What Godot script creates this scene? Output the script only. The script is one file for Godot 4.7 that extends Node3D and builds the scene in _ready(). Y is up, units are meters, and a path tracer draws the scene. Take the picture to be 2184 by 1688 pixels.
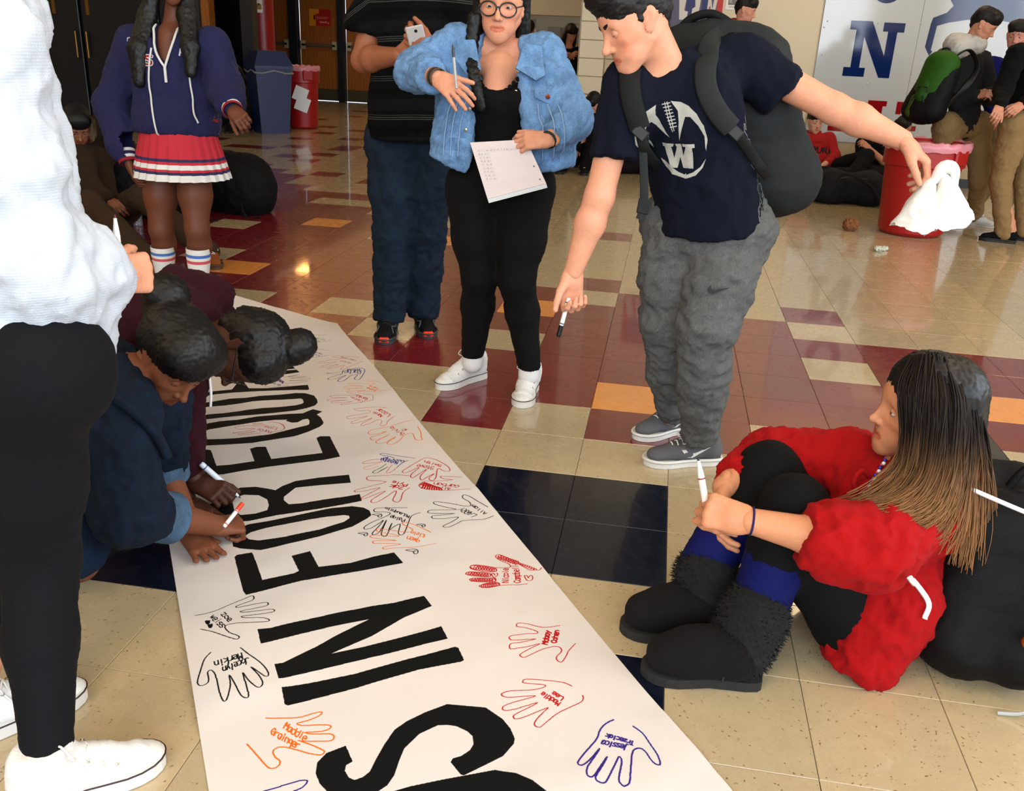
extends Node3D
# A school lobby: students around a long paper banner on a waxed tile floor.

const TILE := 0.3048
var rng := RandomNumberGenerator.new()
var noise := FastNoiseLite.new()
var used_names := {}
var mats := {}

func _ready() -> void:
	rng.seed = 7
	noise.seed = 11
	noise.noise_type = FastNoiseLite.TYPE_SIMPLEX_SMOOTH
	noise.frequency = 1.0
	set_view()
	set_light()
	make_materials()
	build_structure()
	build_floor()
	build_banner()
	build_back_things()
	build_bags()
	build_near_people()
	build_far_people()

func set_view() -> void:
	var cam := Camera3D.new()
	cam.name = "camera"
	add_child(cam)
	cam.basis = Basis(Vector3(0.98529, 0.04355, -0.16521), Vector3(-0.09910, 0.93017, 0.35339), Vector3(0.14130, 0.36453, 0.92041)).orthonormalized()
	cam.basis = Basis.from_euler(Vector3(-0.3731, 0.1523, 0.0468), EULER_ORDER_YXZ)
	cam.position = Vector3(0.492, 1.320, 2.6772)
	cam.fov = 47.61
	cam.near = 0.05
	cam.far = 80.0
	cam.current = true

func set_light() -> void:
	var we := WorldEnvironment.new()
	we.name = "environment"
	var env := Environment.new()
	env.background_mode = Environment.BG_SKY
	var sky := Sky.new()
	var sm := ProceduralSkyMaterial.new()
	sm.sky_top_color = Color(0.62, 0.72, 0.86)
	sm.sky_horizon_color = Color(0.86, 0.90, 0.94)
	sm.ground_bottom_color = Color(0.42, 0.42, 0.40)
	sm.ground_horizon_color = Color(0.72, 0.74, 0.74)
	sm.sky_energy_multiplier = 1.6
	sm.ground_energy_multiplier = 1.0
	sky.sky_material = sm
	env.sky = sky
	env.tonemap_mode = Environment.TONE_MAPPER_LINEAR
	env.tonemap_exposure = 1.0
	env.sdfgi_enabled = true
	env.ssao_enabled = true
	env.ssil_enabled = true
	we.environment = env
	add_child(we)
	# daylight pouring through the two window walls behind and beside the camera
	area_light("window_daylight_rear", Vector3(1.2, 2.75, 6.9), Vector3(0, 0, -1), Vector2(8.4, 3.3), Color(0.92, 0.96, 1.0), 62.0)
	area_light("window_daylight_side", Vector3(6.85, 2.75, 1.4), Vector3(-1, 0, 0), Vector2(7.4, 3.3), Color(0.92, 0.96, 1.0), 46.0)

func area_light(called: String, at: Vector3, towards: Vector3, size: Vector2, col: Color, energy: float) -> void:
	var l := AreaLight3D.new()
	l.name = called
	l.area_size = size
	l.area_normalize_energy = true
	l.light_color = col
	l.light_energy = energy
	l.area_range = 40.0
	l.shadow_enabled = true
	add_child(l)
	l.look_at_from_position(at, at + towards, Vector3.UP if absf(towards.y) < 0.9 else Vector3.FORWARD)

# ---------------------------------------------------------------- naming and tagging
func numbered(called: String) -> String:
	if not used_names.has(called):
		used_names[called] = 0
		return called
	used_names[called] += 1
	return "%s_%03d" % [called, used_names[called]]

func thing(called: String, label: String, category: String, at := Vector3.ZERO, group := "") -> Node3D:
	var o := Node3D.new()
	o.name = numbered(called)
	add_child(o)
	o.position = at
	tag(o, label, category, group)
	return o

func tag(o: Node, label: String, category: String, group := "") -> void:
	o.set_meta("label", label)
	o.set_meta("category", category)
	if group != "":
		o.set_meta("group", group)

func part(called: String, mesh: Mesh, m: Material, parent: Node3D, at := Vector3.ZERO) -> MeshInstance3D:
	var o := MeshInstance3D.new()
	o.name = called
	o.mesh = mesh
	if m:
		o.material_override = m
	o.cast_shadow = GeometryInstance3D.SHADOW_CASTING_SETTING_ON
	parent.add_child(o, true)
	# meshes are written in world metres: undo the parent's offset
	o.position = at
	return o

# a part whose mesh is in world coordinates, under a thing placed anywhere
func wpart(called: String, mesh: Mesh, m: Material, parent: Node3D) -> MeshInstance3D:
	var off := Vector3.ZERO
	var p: Node = parent
	while p is Node3D and p != self:
		off -= (p as Node3D).position
		p = p.get_parent()
	return part(called, mesh, m, parent, off)

func struct(called: String, mesh: Mesh, m: Material, label: String, category := "structure") -> MeshInstance3D:
	var o := part(called, mesh, m, self)
	o.set_meta("kind", "structure")
	o.set_meta("label", label)
	o.set_meta("category", category)
	return o

# ---------------------------------------------------------------- mesh gathering
class MB:
	var v := PackedVector3Array()
	var n := PackedVector3Array()
	var c := PackedColorArray()
	var uv := PackedVector2Array()
	var i := PackedInt32Array()
	var col := Color.WHITE
	func vert(p: Vector3, nn: Vector3, t := Vector2.ZERO) -> int:
		v.append(p); n.append(nn); c.append(col); uv.append(t)
		return v.size() - 1
	# winding is turned so that it agrees with the vertex normals (Godot: clockwise in front)
	func tri(a: int, b: int, d: int) -> void:
		var g := (v[d] - v[a]).cross(v[b] - v[a])
		if g.dot(n[a] + n[b] + n[d]) < 0.0:
			i.append_array(PackedInt32Array([a, d, b]))
		else:
			i.append_array(PackedInt32Array([a, b, d]))
	# four corners of a net cell: split along the diagonal that keeps both halves facing out
	func net(ind: PackedInt32Array, a: int, b: int, d: int, e: int) -> void:
		var x := v[d] - v[a]
		var nn := n[a] + n[d]
		if x.cross(v[b] - v[a]).dot(nn) > 0.0 and (v[e] - v[a]).cross(x).dot(nn) > 0.0:
			ind.append(a); ind.append(b); ind.append(d); ind.append(a); ind.append(d); ind.append(e)
		else:
			ind.append(b); ind.append(d); ind.append(e); ind.append(b); ind.append(e); ind.append(a)
	func quad(a: int, b: int, d: int, e: int) -> void:
		tri(a, b, d); tri(a, d, e)
	func face(p: Array, t := []) -> void: # flat convex polygon, corners counter-clockwise seen from its front
		var g: Vector3 = ((p[1] - p[0]) as Vector3).cross(p[2] - p[0]).normalized()
		var k := v.size()
		for j in p.size():
			vert(p[j], g, t[j] if t.size() > j else Vector2.ZERO)
		for j in range(1, p.size() - 1):
			tri(k, k + j, k + j + 1)
	func box(lo: Vector3, hi: Vector3) -> void:
		obox((lo + hi) / 2, Basis.IDENTITY, (hi - lo) / 2)
	func obox(at: Vector3, b: Basis, h: Vector3) -> void:
		for ax in 3:
			for s in [-1.0, 1.0]:
				var u: Vector3 = b[(ax + 1) % 3] * h[(ax + 1) % 3]
				var w: Vector3 = b[(ax + 2) % 3] * h[(ax + 2) % 3] * s
				var o: Vector3 = at + b[ax] * h[ax] * s
				face([o - u - w, o + u - w, o + u + w, o - u + w], [Vector2(0, 1), Vector2(1, 1), Vector2(1, 0), Vector2(0, 0)])
	# box with bevelled edges
	func bbox(at: Vector3, b: Basis, h: Vector3, r: float) -> void:
		r = minf(r, minf(h.x, minf(h.y, h.z)) * 0.98)
		for ax in 3:
			var a1 := (ax + 1) % 3
			var a2 := (ax + 2) % 3
			for s in [-1.0, 1.0]:
				var o: Vector3 = at + b[ax] * h[ax] * s
				var u: Vector3 = b[a1] * (h[a1] - r)
				var w: Vector3 = b[a2] * (h[a2] - r) * s
				face([o - u - w, o + u - w, o + u + w, o - u + w])
			for s1 in [-1.0, 1.0]:
				for s2 in [-1.0, 1.0]:
					var e: Vector3 = b[ax] * (h[ax] - r)
					var q: Vector3 = at + b[a1] * h[a1] * s1 + b[a2] * (h[a2] - r) * s2
					var q2: Vector3 = at + b[a1] * (h[a1] - r) * s1 + b[a2] * h[a2] * s2
					var nn: Vector3 = b[a1] * s1 + b[a2] * s2
					var p := [q - e, q + e, q2 + e, q2 - e]
					if ((q + e - (q - e)) as Vector3).cross(q2 - (q - e)).dot(nn) < 0:
						p.reverse()
					face(p)
		for sx in [-1.0, 1.0]:
			for sy in [-1.0, 1.0]:
				for sz in [-1.0, 1.0]:
					var p0: Vector3 = at + b.x * h.x * sx + b.y * (h.y - r) * sy + b.z * (h.z - r) * sz
					var p1: Vector3 = at + b.x * (h.x - r) * sx + b.y * h.y * sy + b.z * (h.z - r) * sz
					var p2: Vector3 = at + b.x * (h.x - r) * sx + b.y * (h.y - r) * sy + b.z * h.z * sz
					var nn: Vector3 = b.x * sx + b.y * sy + b.z * sz
					if (p1 - p0).cross(p2 - p0).dot(nn) < 0:
						face([p0, p2, p1])
					else:
						face([p0, p1, p2])
	# tube along points; r is a number or one per point; flat squeezes it along `up`
	func tube(p: Array, r, seg := 8, caps := true, up := Vector3.ZERO, flat := 1.0) -> void:
		var m := p.size()
		var k := v.size()
		var x := Vector3.ZERO
		for j in m:
			var t: Vector3 = ((p[mini(j + 1, m - 1)] as Vector3) - p[maxi(j - 1, 0)]).normalized()
			if up != Vector3.ZERO:
				x = t.cross(up).normalized()
			elif j == 0:
				x = t.cross(Vector3.UP if absf(t.y) < 0.9 else Vector3.RIGHT).normalized()
			else:
				x = (x - t * x.dot(t)).normalized()
			var y := x.cross(t)
			var rr: float = r[j] if r is Array or r is PackedFloat32Array else r
			for s in seg:
				var a := TAU * s / seg
				var d := x * cos(a) + y * sin(a) * flat
				var nn := (x * cos(a) + y * sin(a) / maxf(flat, 0.05)).normalized()
				vert((p[j] as Vector3) + d * rr, nn, Vector2(float(s) / seg, float(j) / maxi(m - 1, 1)))
		for j in m - 1:
			for s in seg:
				var s2 := (s + 1) % seg
				quad(k + j * seg + s, k + j * seg + s2, k + (j + 1) * seg + s2, k + (j + 1) * seg + s)
		if caps:
			for e in [0, m - 1]:
				var t: Vector3 = (p[0] - p[1]) if e == 0 else (p[m - 1] - p[m - 2])
				t = t.normalized()
				var q := v.size()
				for s in seg:
					vert(v[k + e * seg + s], t)
				for s in range(1, seg - 1):
					tri(q, q + s, q + s + 1)
	# turned profile: points (radius, height) around the axis `up` at `at`; smooth
	func lathe(at: Vector3, up: Vector3, prof: Array, seg := 24, ell := 1.0, side := Vector3.ZERO) -> void:
		var y := up.normalized()
		var x := (side if side != Vector3.ZERO else (Vector3.RIGHT if absf(y.x) < 0.9 else Vector3.FORWARD))
		x = (x - y * x.dot(y)).normalized()
		var z := x.cross(y)
		for j in prof.size() - 1:
			var a: Vector2 = prof[j]
			var b: Vector2 = prof[j + 1]
			var e := b - a
			if e.length() < 1e-7:
				continue
			var k := v.size()
			for s in seg + 1:
				var w := TAU * s / seg
				var d := x * cos(w) + z * sin(w) * ell
				var nn := ((x * cos(w) + z * sin(w) / ell) * e.y - y * e.x).normalized()
				vert(at + d * a.x + y * a.y, nn, Vector2(float(s) / seg, float(j) / prof.size()))
				vert(at + d * b.x + y * b.y, nn, Vector2(float(s) / seg, float(j + 1) / prof.size()))
			for s in seg:
				quad(k + s * 2, k + s * 2 + 2, k + s * 2 + 3, k + s * 2 + 1)
	# flat outline (x, y in basis b at `at`) given a thickness along b.z
	func slab(pts: PackedVector2Array, at: Vector3, b: Basis, d: float) -> void:
		var tr := Geometry2D.triangulate_polygon(pts)
		for s in [-1.0, 1.0]:
			var k := v.size()
			for p in pts:
				vert(at + b.x * p.x + b.y * p.y + b.z * d * 0.5 * s, b.z * s, p)
			for j in range(0, tr.size(), 3):
				tri(k + tr[j], k + tr[j + 1], k + tr[j + 2])
		var cw := Geometry2D.is_polygon_clockwise(pts)
		for j in pts.size():
			var p := pts[j]
			var q := pts[(j + 1) % pts.size()]
			var e := (q - p).normalized()
			var o := Vector2(e.y, -e.x) * (-1.0 if cw else 1.0)
			var nn := (b.x * o.x + b.y * o.y).normalized()
			var k := v.size()
			for w in [[p, -0.5], [q, -0.5], [q, 0.5], [p, 0.5]]:
				vert(at + b.x * w[0].x + b.y * w[0].y + b.z * d * w[1], nn)
			quad(k, k + 1, k + 2, k + 3)
	# grid of points, rows of equal length; smooth normals
	func sheet(rows: Array, uv0 := Vector2.ZERO, uv1 := Vector2.ONE, flip := false) -> void:
		var h := rows.size()
		var w: int = rows[0].size()
		var k := v.size()
		for j in h:
			for s in w:
				var du: Vector3 = rows[j][mini(s + 1, w - 1)] - rows[j][maxi(s - 1, 0)]
				var dv: Vector3 = rows[mini(j + 1, h - 1)][s] - rows[maxi(j - 1, 0)][s]
				var nn := du.cross(dv).normalized()
				vert(rows[j][s], -nn if flip else nn, uv0.lerp(uv1, 0.0) + (uv1 - uv0) * Vector2(float(s) / (w - 1), float(j) / (h - 1)))
		for j in h - 1:
			for s in w - 1:
				quad(k + j * w + s, k + j * w + s + 1, k + (j + 1) * w + s + 1, k + (j + 1) * w + s)
	func ball(at: Vector3, r: Vector3, b := Basis.IDENTITY, seg := 12, rings := 8) -> void:
		var k := v.size()
		for j in rings + 1:
			var f := PI * j / rings
			for s in seg + 1:
				var a := TAU * s / seg
				var d := Vector3(sin(f) * cos(a), cos(f), sin(f) * sin(a))
				vert(at + b * (d * r), (b * (d / r)).normalized(), Vector2(float(s) / seg, float(j) / rings))
		for j in rings:
			for s in seg:
				quad(k + j * (seg + 1) + s, k + j * (seg + 1) + s + 1, k + (j + 1) * (seg + 1) + s + 1, k + (j + 1) * (seg + 1) + s)
	func done(colors := false) -> ArrayMesh:
		var a := []
		a.resize(Mesh.ARRAY_MAX)
		a[Mesh.ARRAY_VERTEX] = v
		a[Mesh.ARRAY_NORMAL] = n
		a[Mesh.ARRAY_TEX_UV] = uv
		if colors:
			a[Mesh.ARRAY_COLOR] = c
		a[Mesh.ARRAY_INDEX] = i
		var m := ArrayMesh.new()
		m.add_surface_from_arrays(Mesh.PRIMITIVE_TRIANGLES, a)
		return m

func curve_points(p: Array, per := 6) -> Array: # smooth line through the points
	var out := []
	for j in p.size() - 1:
		var a: Vector3 = p[maxi(j - 1, 0)]
		var b: Vector3 = p[j]
		var c: Vector3 = p[j + 1]
		var d: Vector3 = p[mini(j + 2, p.size() - 1)]
		for s in per:
			out.append(b.cubic_interpolate(c, a, d, float(s) / per))
	out.append(p[p.size() - 1])
	return out

func frame(z: Vector3, up := Vector3.UP) -> Basis: # right-handed basis whose z is given and y near up
	z = z.normalized()
	var x := up.cross(z).normalized()
	return Basis(x, z.cross(x), z)

# ---------------------------------------------------------------- blended bodies
class Bone:
	var a: Vector3
	var b: Vector3
	var ra: float
	var rb: float
	var w := Vector3.ZERO
	var s := 1.0
	var k := 0.02
	var sub := false

# capsule a-b with radii; w,s squeeze it along w by s; k is how far it melts into the rest
func bone(a: Vector3, b: Vector3, ra: float, rb: float, k := 0.02, w := Vector3.ZERO, s := 1.0, sub := false) -> Bone:
	var o := Bone.new()
	o.a = a; o.b = b; o.ra = ra; o.rb = rb; o.k = k; o.w = w.normalized(); o.s = s; o.sub = sub
	return o

# a chain of capsules through points
func chain(p: Array, r: Array, k := 0.02, w := Vector3.ZERO, s := 1.0) -> Array:
	var out := []
	for j in p.size() - 1:
		out.append(bone(p[j], p[j + 1], r[j], r[j + 1], k, w, s))
	return out

# cuts: [point, normal, reach]: what lies beyond the plane within reach is taken away
# folds: [amplitude, Vector3 frequency] noise pushed along the normal
func flesh(bones: Array, h: float, cuts := [], folds := [], into: MB = null) -> MB:
	var lo := Vector3.INF
	var hi := -Vector3.INF
	for o: Bone in bones:
		if o.sub:
			continue
		var r := maxf(o.ra, o.rb) * maxf(1.0, o.s) + 3.0 * h
		var e := Vector3(r, r, r)
		lo = lo.min(o.a - e).min(o.b - e)
		hi = hi.max(o.a + e).max(o.b + e)
	var nx := int(ceil((hi.x - lo.x) / h)) + 1
	var ny := int(ceil((hi.y - lo.y) / h)) + 1
	var nz := int(ceil((hi.z - lo.z) / h)) + 1
	var st := [1, nx, nx * ny]
	var cnt := [nx, ny, nz]
	var d := PackedFloat32Array()
	d.resize(nx * ny * nz)
	d.fill(10.0)
	for o: Bone in bones:
		var ab := o.b - o.a
		var kk := maxf(o.k, 1e-5)
		var inv := 1.0 / o.s - 1.0
		var flat := absf(inv) > 1e-6
		var w := o.w
		var q_ab := ab + w * (ab.dot(w) * inv) if flat else ab
		var l2 := maxf(q_ab.length_squared(), 1e-12)
		var ra := o.ra
		var dr := o.rb - o.ra
		var band := (2.2 * h if o.sub else 3.2 * h) + kk
		var reach := maxf(o.ra, o.rb) * maxf(1.0, o.s) + band
		var ax := 0
		if absf(ab.y) > absf(ab.x): ax = 1
		if absf(ab.z) > absf(ab[ax]): ax = 2
		var a1 := (ax + 1) % 3
		var a2 := (ax + 2) % 3
		var c0 := maxi(0, int(floor((minf(o.a[ax], o.b[ax]) - reach - lo[ax]) / h)))
		var c1 := mini(int(cnt[ax]) - 1, int(ceil((maxf(o.a[ax], o.b[ax]) + reach - lo[ax]) / h)))
		var s0: int = st[ax]
		var s1: int = st[a1]
		var s2: int = st[a2]
		for i0 in range(c0, c1 + 1):
			var x0 := lo[ax] + i0 * h
			var t0 := 0.0
			var t1 := 1.0
			if absf(ab[ax]) > 1e-6:
				t0 = (x0 - reach - o.a[ax]) / ab[ax]
				t1 = (x0 + reach - o.a[ax]) / ab[ax]
				if t0 > t1:
					var tt := t0; t0 = t1; t1 = tt
				t0 = clampf(t0, 0.0, 1.0)
				t1 = clampf(t1, 0.0, 1.0)
			var y0 := o.a[a1] + ab[a1] * t0
			var y1 := o.a[a1] + ab[a1] * t1
			var z0 := o.a[a2] + ab[a2] * t0
			var z1 := o.a[a2] + ab[a2] * t1
			var j0 := maxi(0, int(floor((minf(y0, y1) - reach - lo[a1]) / h)))
			var j1 := mini(int(cnt[a1]) - 1, int(ceil((maxf(y0, y1) + reach - lo[a1]) / h)))
			var k0 := maxi(0, int(floor((minf(z0, z1) - reach - lo[a2]) / h)))
			var k1 := mini(int(cnt[a2]) - 1, int(ceil((maxf(z0, z1) + reach - lo[a2]) / h)))
			var q := Vector3.ZERO
			q[ax] = x0 - o.a[ax]
			for j in range(j0, j1 + 1):
				q[a1] = lo[a1] + j * h - o.a[a1]
				var idx := i0 * s0 + j * s1 + k0 * s2
				q[a2] = lo[a2] + k0 * h - o.a[a2]
				for kq in range(k0, k1 + 1):
					var p := q + w * (q.dot(w) * inv) if flat else q
					var t := clampf(p.dot(q_ab) / l2, 0.0, 1.0)
					var rv := p - q_ab * t
					var e := rv.length() - ra - dr * t
					if flat:
						var nw := rv.dot(w)
						e /= sqrt(1.0 + nw * nw / maxf(rv.length_squared(), 1e-12) * inv * (inv + 2.0))
					if e < band:
						var f := d[idx]
						if o.sub:
							if f < 9.0:
								e = -e
								var g := maxf(kk - absf(f - e), 0.0)
								d[idx] = maxf(f, e) + g * g / kk * 0.25
						else:
							var g := maxf(kk - absf(f - e), 0.0)
							d[idx] = minf(f, e) - g * g / kk * 0.25
					idx += s2
					q[a2] += h
	for cut in cuts:
		var p0: Vector3 = cut[0]
		var nn: Vector3 = (cut[1] as Vector3).normalized()
		var rr: float = cut[2]
		var b0 := ((p0 - Vector3(rr, rr, rr) - lo) / h).floor()
		var b1 := ((p0 + Vector3(rr, rr, rr) - lo) / h).ceil()
		for z in range(maxi(0, int(b0.z)), mini(nz - 1, int(b1.z)) + 1):
			for y in range(maxi(0, int(b0.y)), mini(ny - 1, int(b1.y)) + 1):
				for x in range(maxi(0, int(b0.x)), mini(nx - 1, int(b1.x)) + 1):
					var p := lo + Vector3(x, y, z) * h - p0
					if p.length_squared() < rr * rr:
						var e := p.dot(nn)
						var id := x + nx * y + nx * ny * z
						if d[id] < 9.0:
							d[id] = maxf(d[id], e)
						elif e > 0 and d[id] > 9.0:
							pass
	# one vertex in every cell that the surface crosses
	var m := into if into else MB.new()
	var at := PackedInt32Array()
	at.resize(nx * ny * nz)
	at.fill(-1)
	var nxy := nx * ny
	var lim := 2.7 * h
	for z in nz - 1:
		for y in ny - 1:
			var id := z * nxy + y * nx - 1
			for x in nx - 1:
				id += 1
				var v0 := d[id]
				if v0 > lim or v0 < -lim:
					continue
				var v1 := d[id + 1]
				var v2 := d[id + nx]
				var v3 := d[id + nx + 1]
				var v4 := d[id + nxy]
				var v5 := d[id + nxy + 1]
				var v6 := d[id + nxy + nx]
				var v7 := d[id + nxy + nx + 1]
				var neg := int(v0 < 0) + int(v1 < 0) + int(v2 < 0) + int(v3 < 0) + int(v4 < 0) + int(v5 < 0) + int(v6 < 0) + int(v7 < 0)
				if neg == 0 or neg == 8:
					continue
				v0 = minf(v0, lim); v1 = minf(v1, lim); v2 = minf(v2, lim); v3 = minf(v3, lim)
				v4 = minf(v4, lim); v5 = minf(v5, lim); v6 = minf(v6, lim); v7 = minf(v7, lim)
				var g := Vector3(v1 + v3 + v5 + v7 - v0 - v2 - v4 - v6, v2 + v3 + v6 + v7 - v0 - v1 - v4 - v5, v4 + v5 + v6 + v7 - v0 - v1 - v2 - v3) / (4.0 * h)
				var mid := (v0 + v1 + v2 + v3 + v4 + v5 + v6 + v7) * 0.125
				var gl := maxf(g.length_squared(), 0.05)
				var off := (g * (-mid / gl)).clamp(Vector3(-h, -h, -h) * 0.5, Vector3(h, h, h) * 0.5)
				var p := lo + Vector3(x + 0.5, y + 0.5, z + 0.5) * h + off
				var nn := g.normalized()
				at[id] = m.v.size()
				m.v.append(p); m.n.append(nn); m.c.append(m.col); m.uv.append(Vector2.ZERO)
	var ind := PackedInt32Array()
	for z in range(1, nz - 1):
		for y in range(1, ny - 1):
			var id := z * nxy + y * nx
			for x in range(1, nx - 1):
				id += 1
				var v0 := d[id]
				if v0 > lim or v0 < -lim:
					continue
				var in0 := v0 < 0
				if in0 != (d[id + 1] < 0):
					var a := at[id]; var b := at[id - nx]; var c := at[id - nx - nxy]; var e := at[id - nxy]
					if a >= 0 and b >= 0 and c >= 0 and e >= 0:
						if in0: m.net(ind, a, e, c, b)
						else: m.net(ind, a, b, c, e)
				if in0 != (d[id + nx] < 0):
					var a := at[id]; var b := at[id - nxy]; var c := at[id - 1 - nxy]; var e := at[id - 1]
					if a >= 0 and b >= 0 and c >= 0 and e >= 0:
						if in0: m.net(ind, a, e, c, b)
						else: m.net(ind, a, b, c, e)
				if in0 != (d[id + nxy] < 0):
					var a := at[id]; var b := at[id - 1]; var c := at[id - 1 - nx]; var e := at[id - nx]
					if a >= 0 and b >= 0 and c >= 0 and e >= 0:
						if in0: m.net(ind, a, e, c, b)
						else: m.net(ind, a, b, c, e)
	relax(m, ind)
	if folds.size():
		var first: int = ind[0]
		for q in ind:
			first = mini(first, q)
		wrinkle(m, ind, first, folds)
	m.i.append_array(ind)
	return m

# slides vertices along the surface towards the middle of their neighbours
func relax(m: MB, ind: PackedInt32Array) -> void:
	var base := m.v.size()
	for q in ind:
		if q < base: base = q
	var n := m.v.size() - base
	for turn in 2:
		var acc := PackedVector3Array()
		acc.resize(n)
		var cnt := PackedFloat32Array()
		cnt.resize(n)
		for j in range(0, ind.size(), 3):
			var a := ind[j]; var b := ind[j + 1]; var c := ind[j + 2]
			var s := m.v[a] + m.v[b] + m.v[c]
			acc[a - base] += s; acc[b - base] += s; acc[c - base] += s
			cnt[a - base] += 3.0; cnt[b - base] += 3.0; cnt[c - base] += 3.0
		for j in n:
			if cnt[j] > 0.0:
				var d := acc[j] / cnt[j] - m.v[base + j]
				var nn := m.n[base + j]
				m.v[base + j] += (d - nn * d.dot(nn)) * 0.8

# pushes the vertices from `first` on along their normals by stretched noise and takes the normals anew
func wrinkle(m: MB, ind: PackedInt32Array, first: int, folds: Array) -> void:
	for j in range(first, m.v.size()):
		var p := m.v[j]
		var e := 0.0
		for f in folds:
			var q: Vector3 = p * (f[1] as Vector3)
			if f.size() > 2 and f[2]:
				e += f[0] * (0.5 - absf(noise.get_noise_3dv(q)) * 2.0)
			else:
				e += f[0] * noise.get_noise_3dv(q)
		m.v[j] = p + m.n[j] * e
	var acc := PackedVector3Array()
	acc.resize(m.v.size())
	for j in range(0, ind.size(), 3):
		var a := ind[j]; var b := ind[j + 1]; var c := ind[j + 2]
		var g := (m.v[c] - m.v[a]).cross(m.v[b] - m.v[a])
		acc[a] += g; acc[b] += g; acc[c] += g
	for j in range(first, m.v.size()):
		if acc[j].length_squared() > 1e-20:
			m.n[j] = acc[j].normalized()

# ---------------------------------------------------------------- materials
func tex(img: Image) -> ImageTexture:
	img.generate_mipmaps()
	return ImageTexture.create_from_image(img)

func std(col: Color, rough := 0.8, metal := 0.0) -> StandardMaterial3D:
	var m := StandardMaterial3D.new()
	m.albedo_color = col
	m.roughness = rough
	m.metallic = metal
	return m

func grey_image(size: int, f: Callable) -> Image:
	var im := Image.create(size, size, false, Image.FORMAT_RGB8)
	for y in size:
		for x in size:
			var g: float = f.call(x, y)
			im.set_pixel(x, y, Color(g, g, g))
	return im

# noise that repeats at the image's edge
func wrap_noise(x: float, y: float, size: float, cells: float) -> float:
	var a := TAU * x / size
	var b := TAU * y / size
	var r := cells / TAU
	return noise.get_noise_3d(cos(a) * r + 31.7, sin(a) * r + cos(b) * r, sin(b) * r * 1.3 + 7.1)

func cloth(col: Color, kind := "knit", rough := 0.9, scale := 1.0) -> StandardMaterial3D:
	var m := std(col, rough)
	m.uv1_triplanar = true
	m.metallic_specular = 0.3
	match kind:
		"knit":
			m.heightmap_enabled = true
			m.heightmap_texture = mats.weave
			m.heightmap_scale = 0.05
			m.uv1_scale = Vector3.ONE * 18.0 * scale
		"fleece":
			m.heightmap_enabled = true
			m.heightmap_texture = mats.fuzz
			m.heightmap_scale = 0.12
			m.uv1_scale = Vector3.ONE * 6.0 * scale
			m.rim_enabled = true
			m.rim = 0.25
			m.rim_tint = 0.8
			m.albedo_texture = mats.heather_soft
		"denim":
			m.albedo_texture = mats.denim
			m.heightmap_enabled = true
			m.heightmap_texture = mats.weave
			m.heightmap_scale = 0.05
			m.uv1_scale = Vector3.ONE * 4.0 * scale
		"heather":
			m.albedo_texture = mats.heather
			m.heightmap_enabled = true
			m.heightmap_texture = mats.fuzz
			m.heightmap_scale = 0.06
			m.uv1_scale = Vector3.ONE * 7.0 * scale
		"nylon":
			m.heightmap_enabled = true
			m.heightmap_texture = mats.weave
			m.heightmap_scale = 0.04
			m.uv1_scale = Vector3.ONE * 26.0 * scale
	return m

func skin(col: Color) -> StandardMaterial3D:
	var m := std(col, 0.52)
	m.uv1_triplanar = true
	m.albedo_texture = mats.skin_tex
	m.uv1_scale = Vector3.ONE * 5.0
	m.metallic_specular = 0.35
	return m

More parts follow.
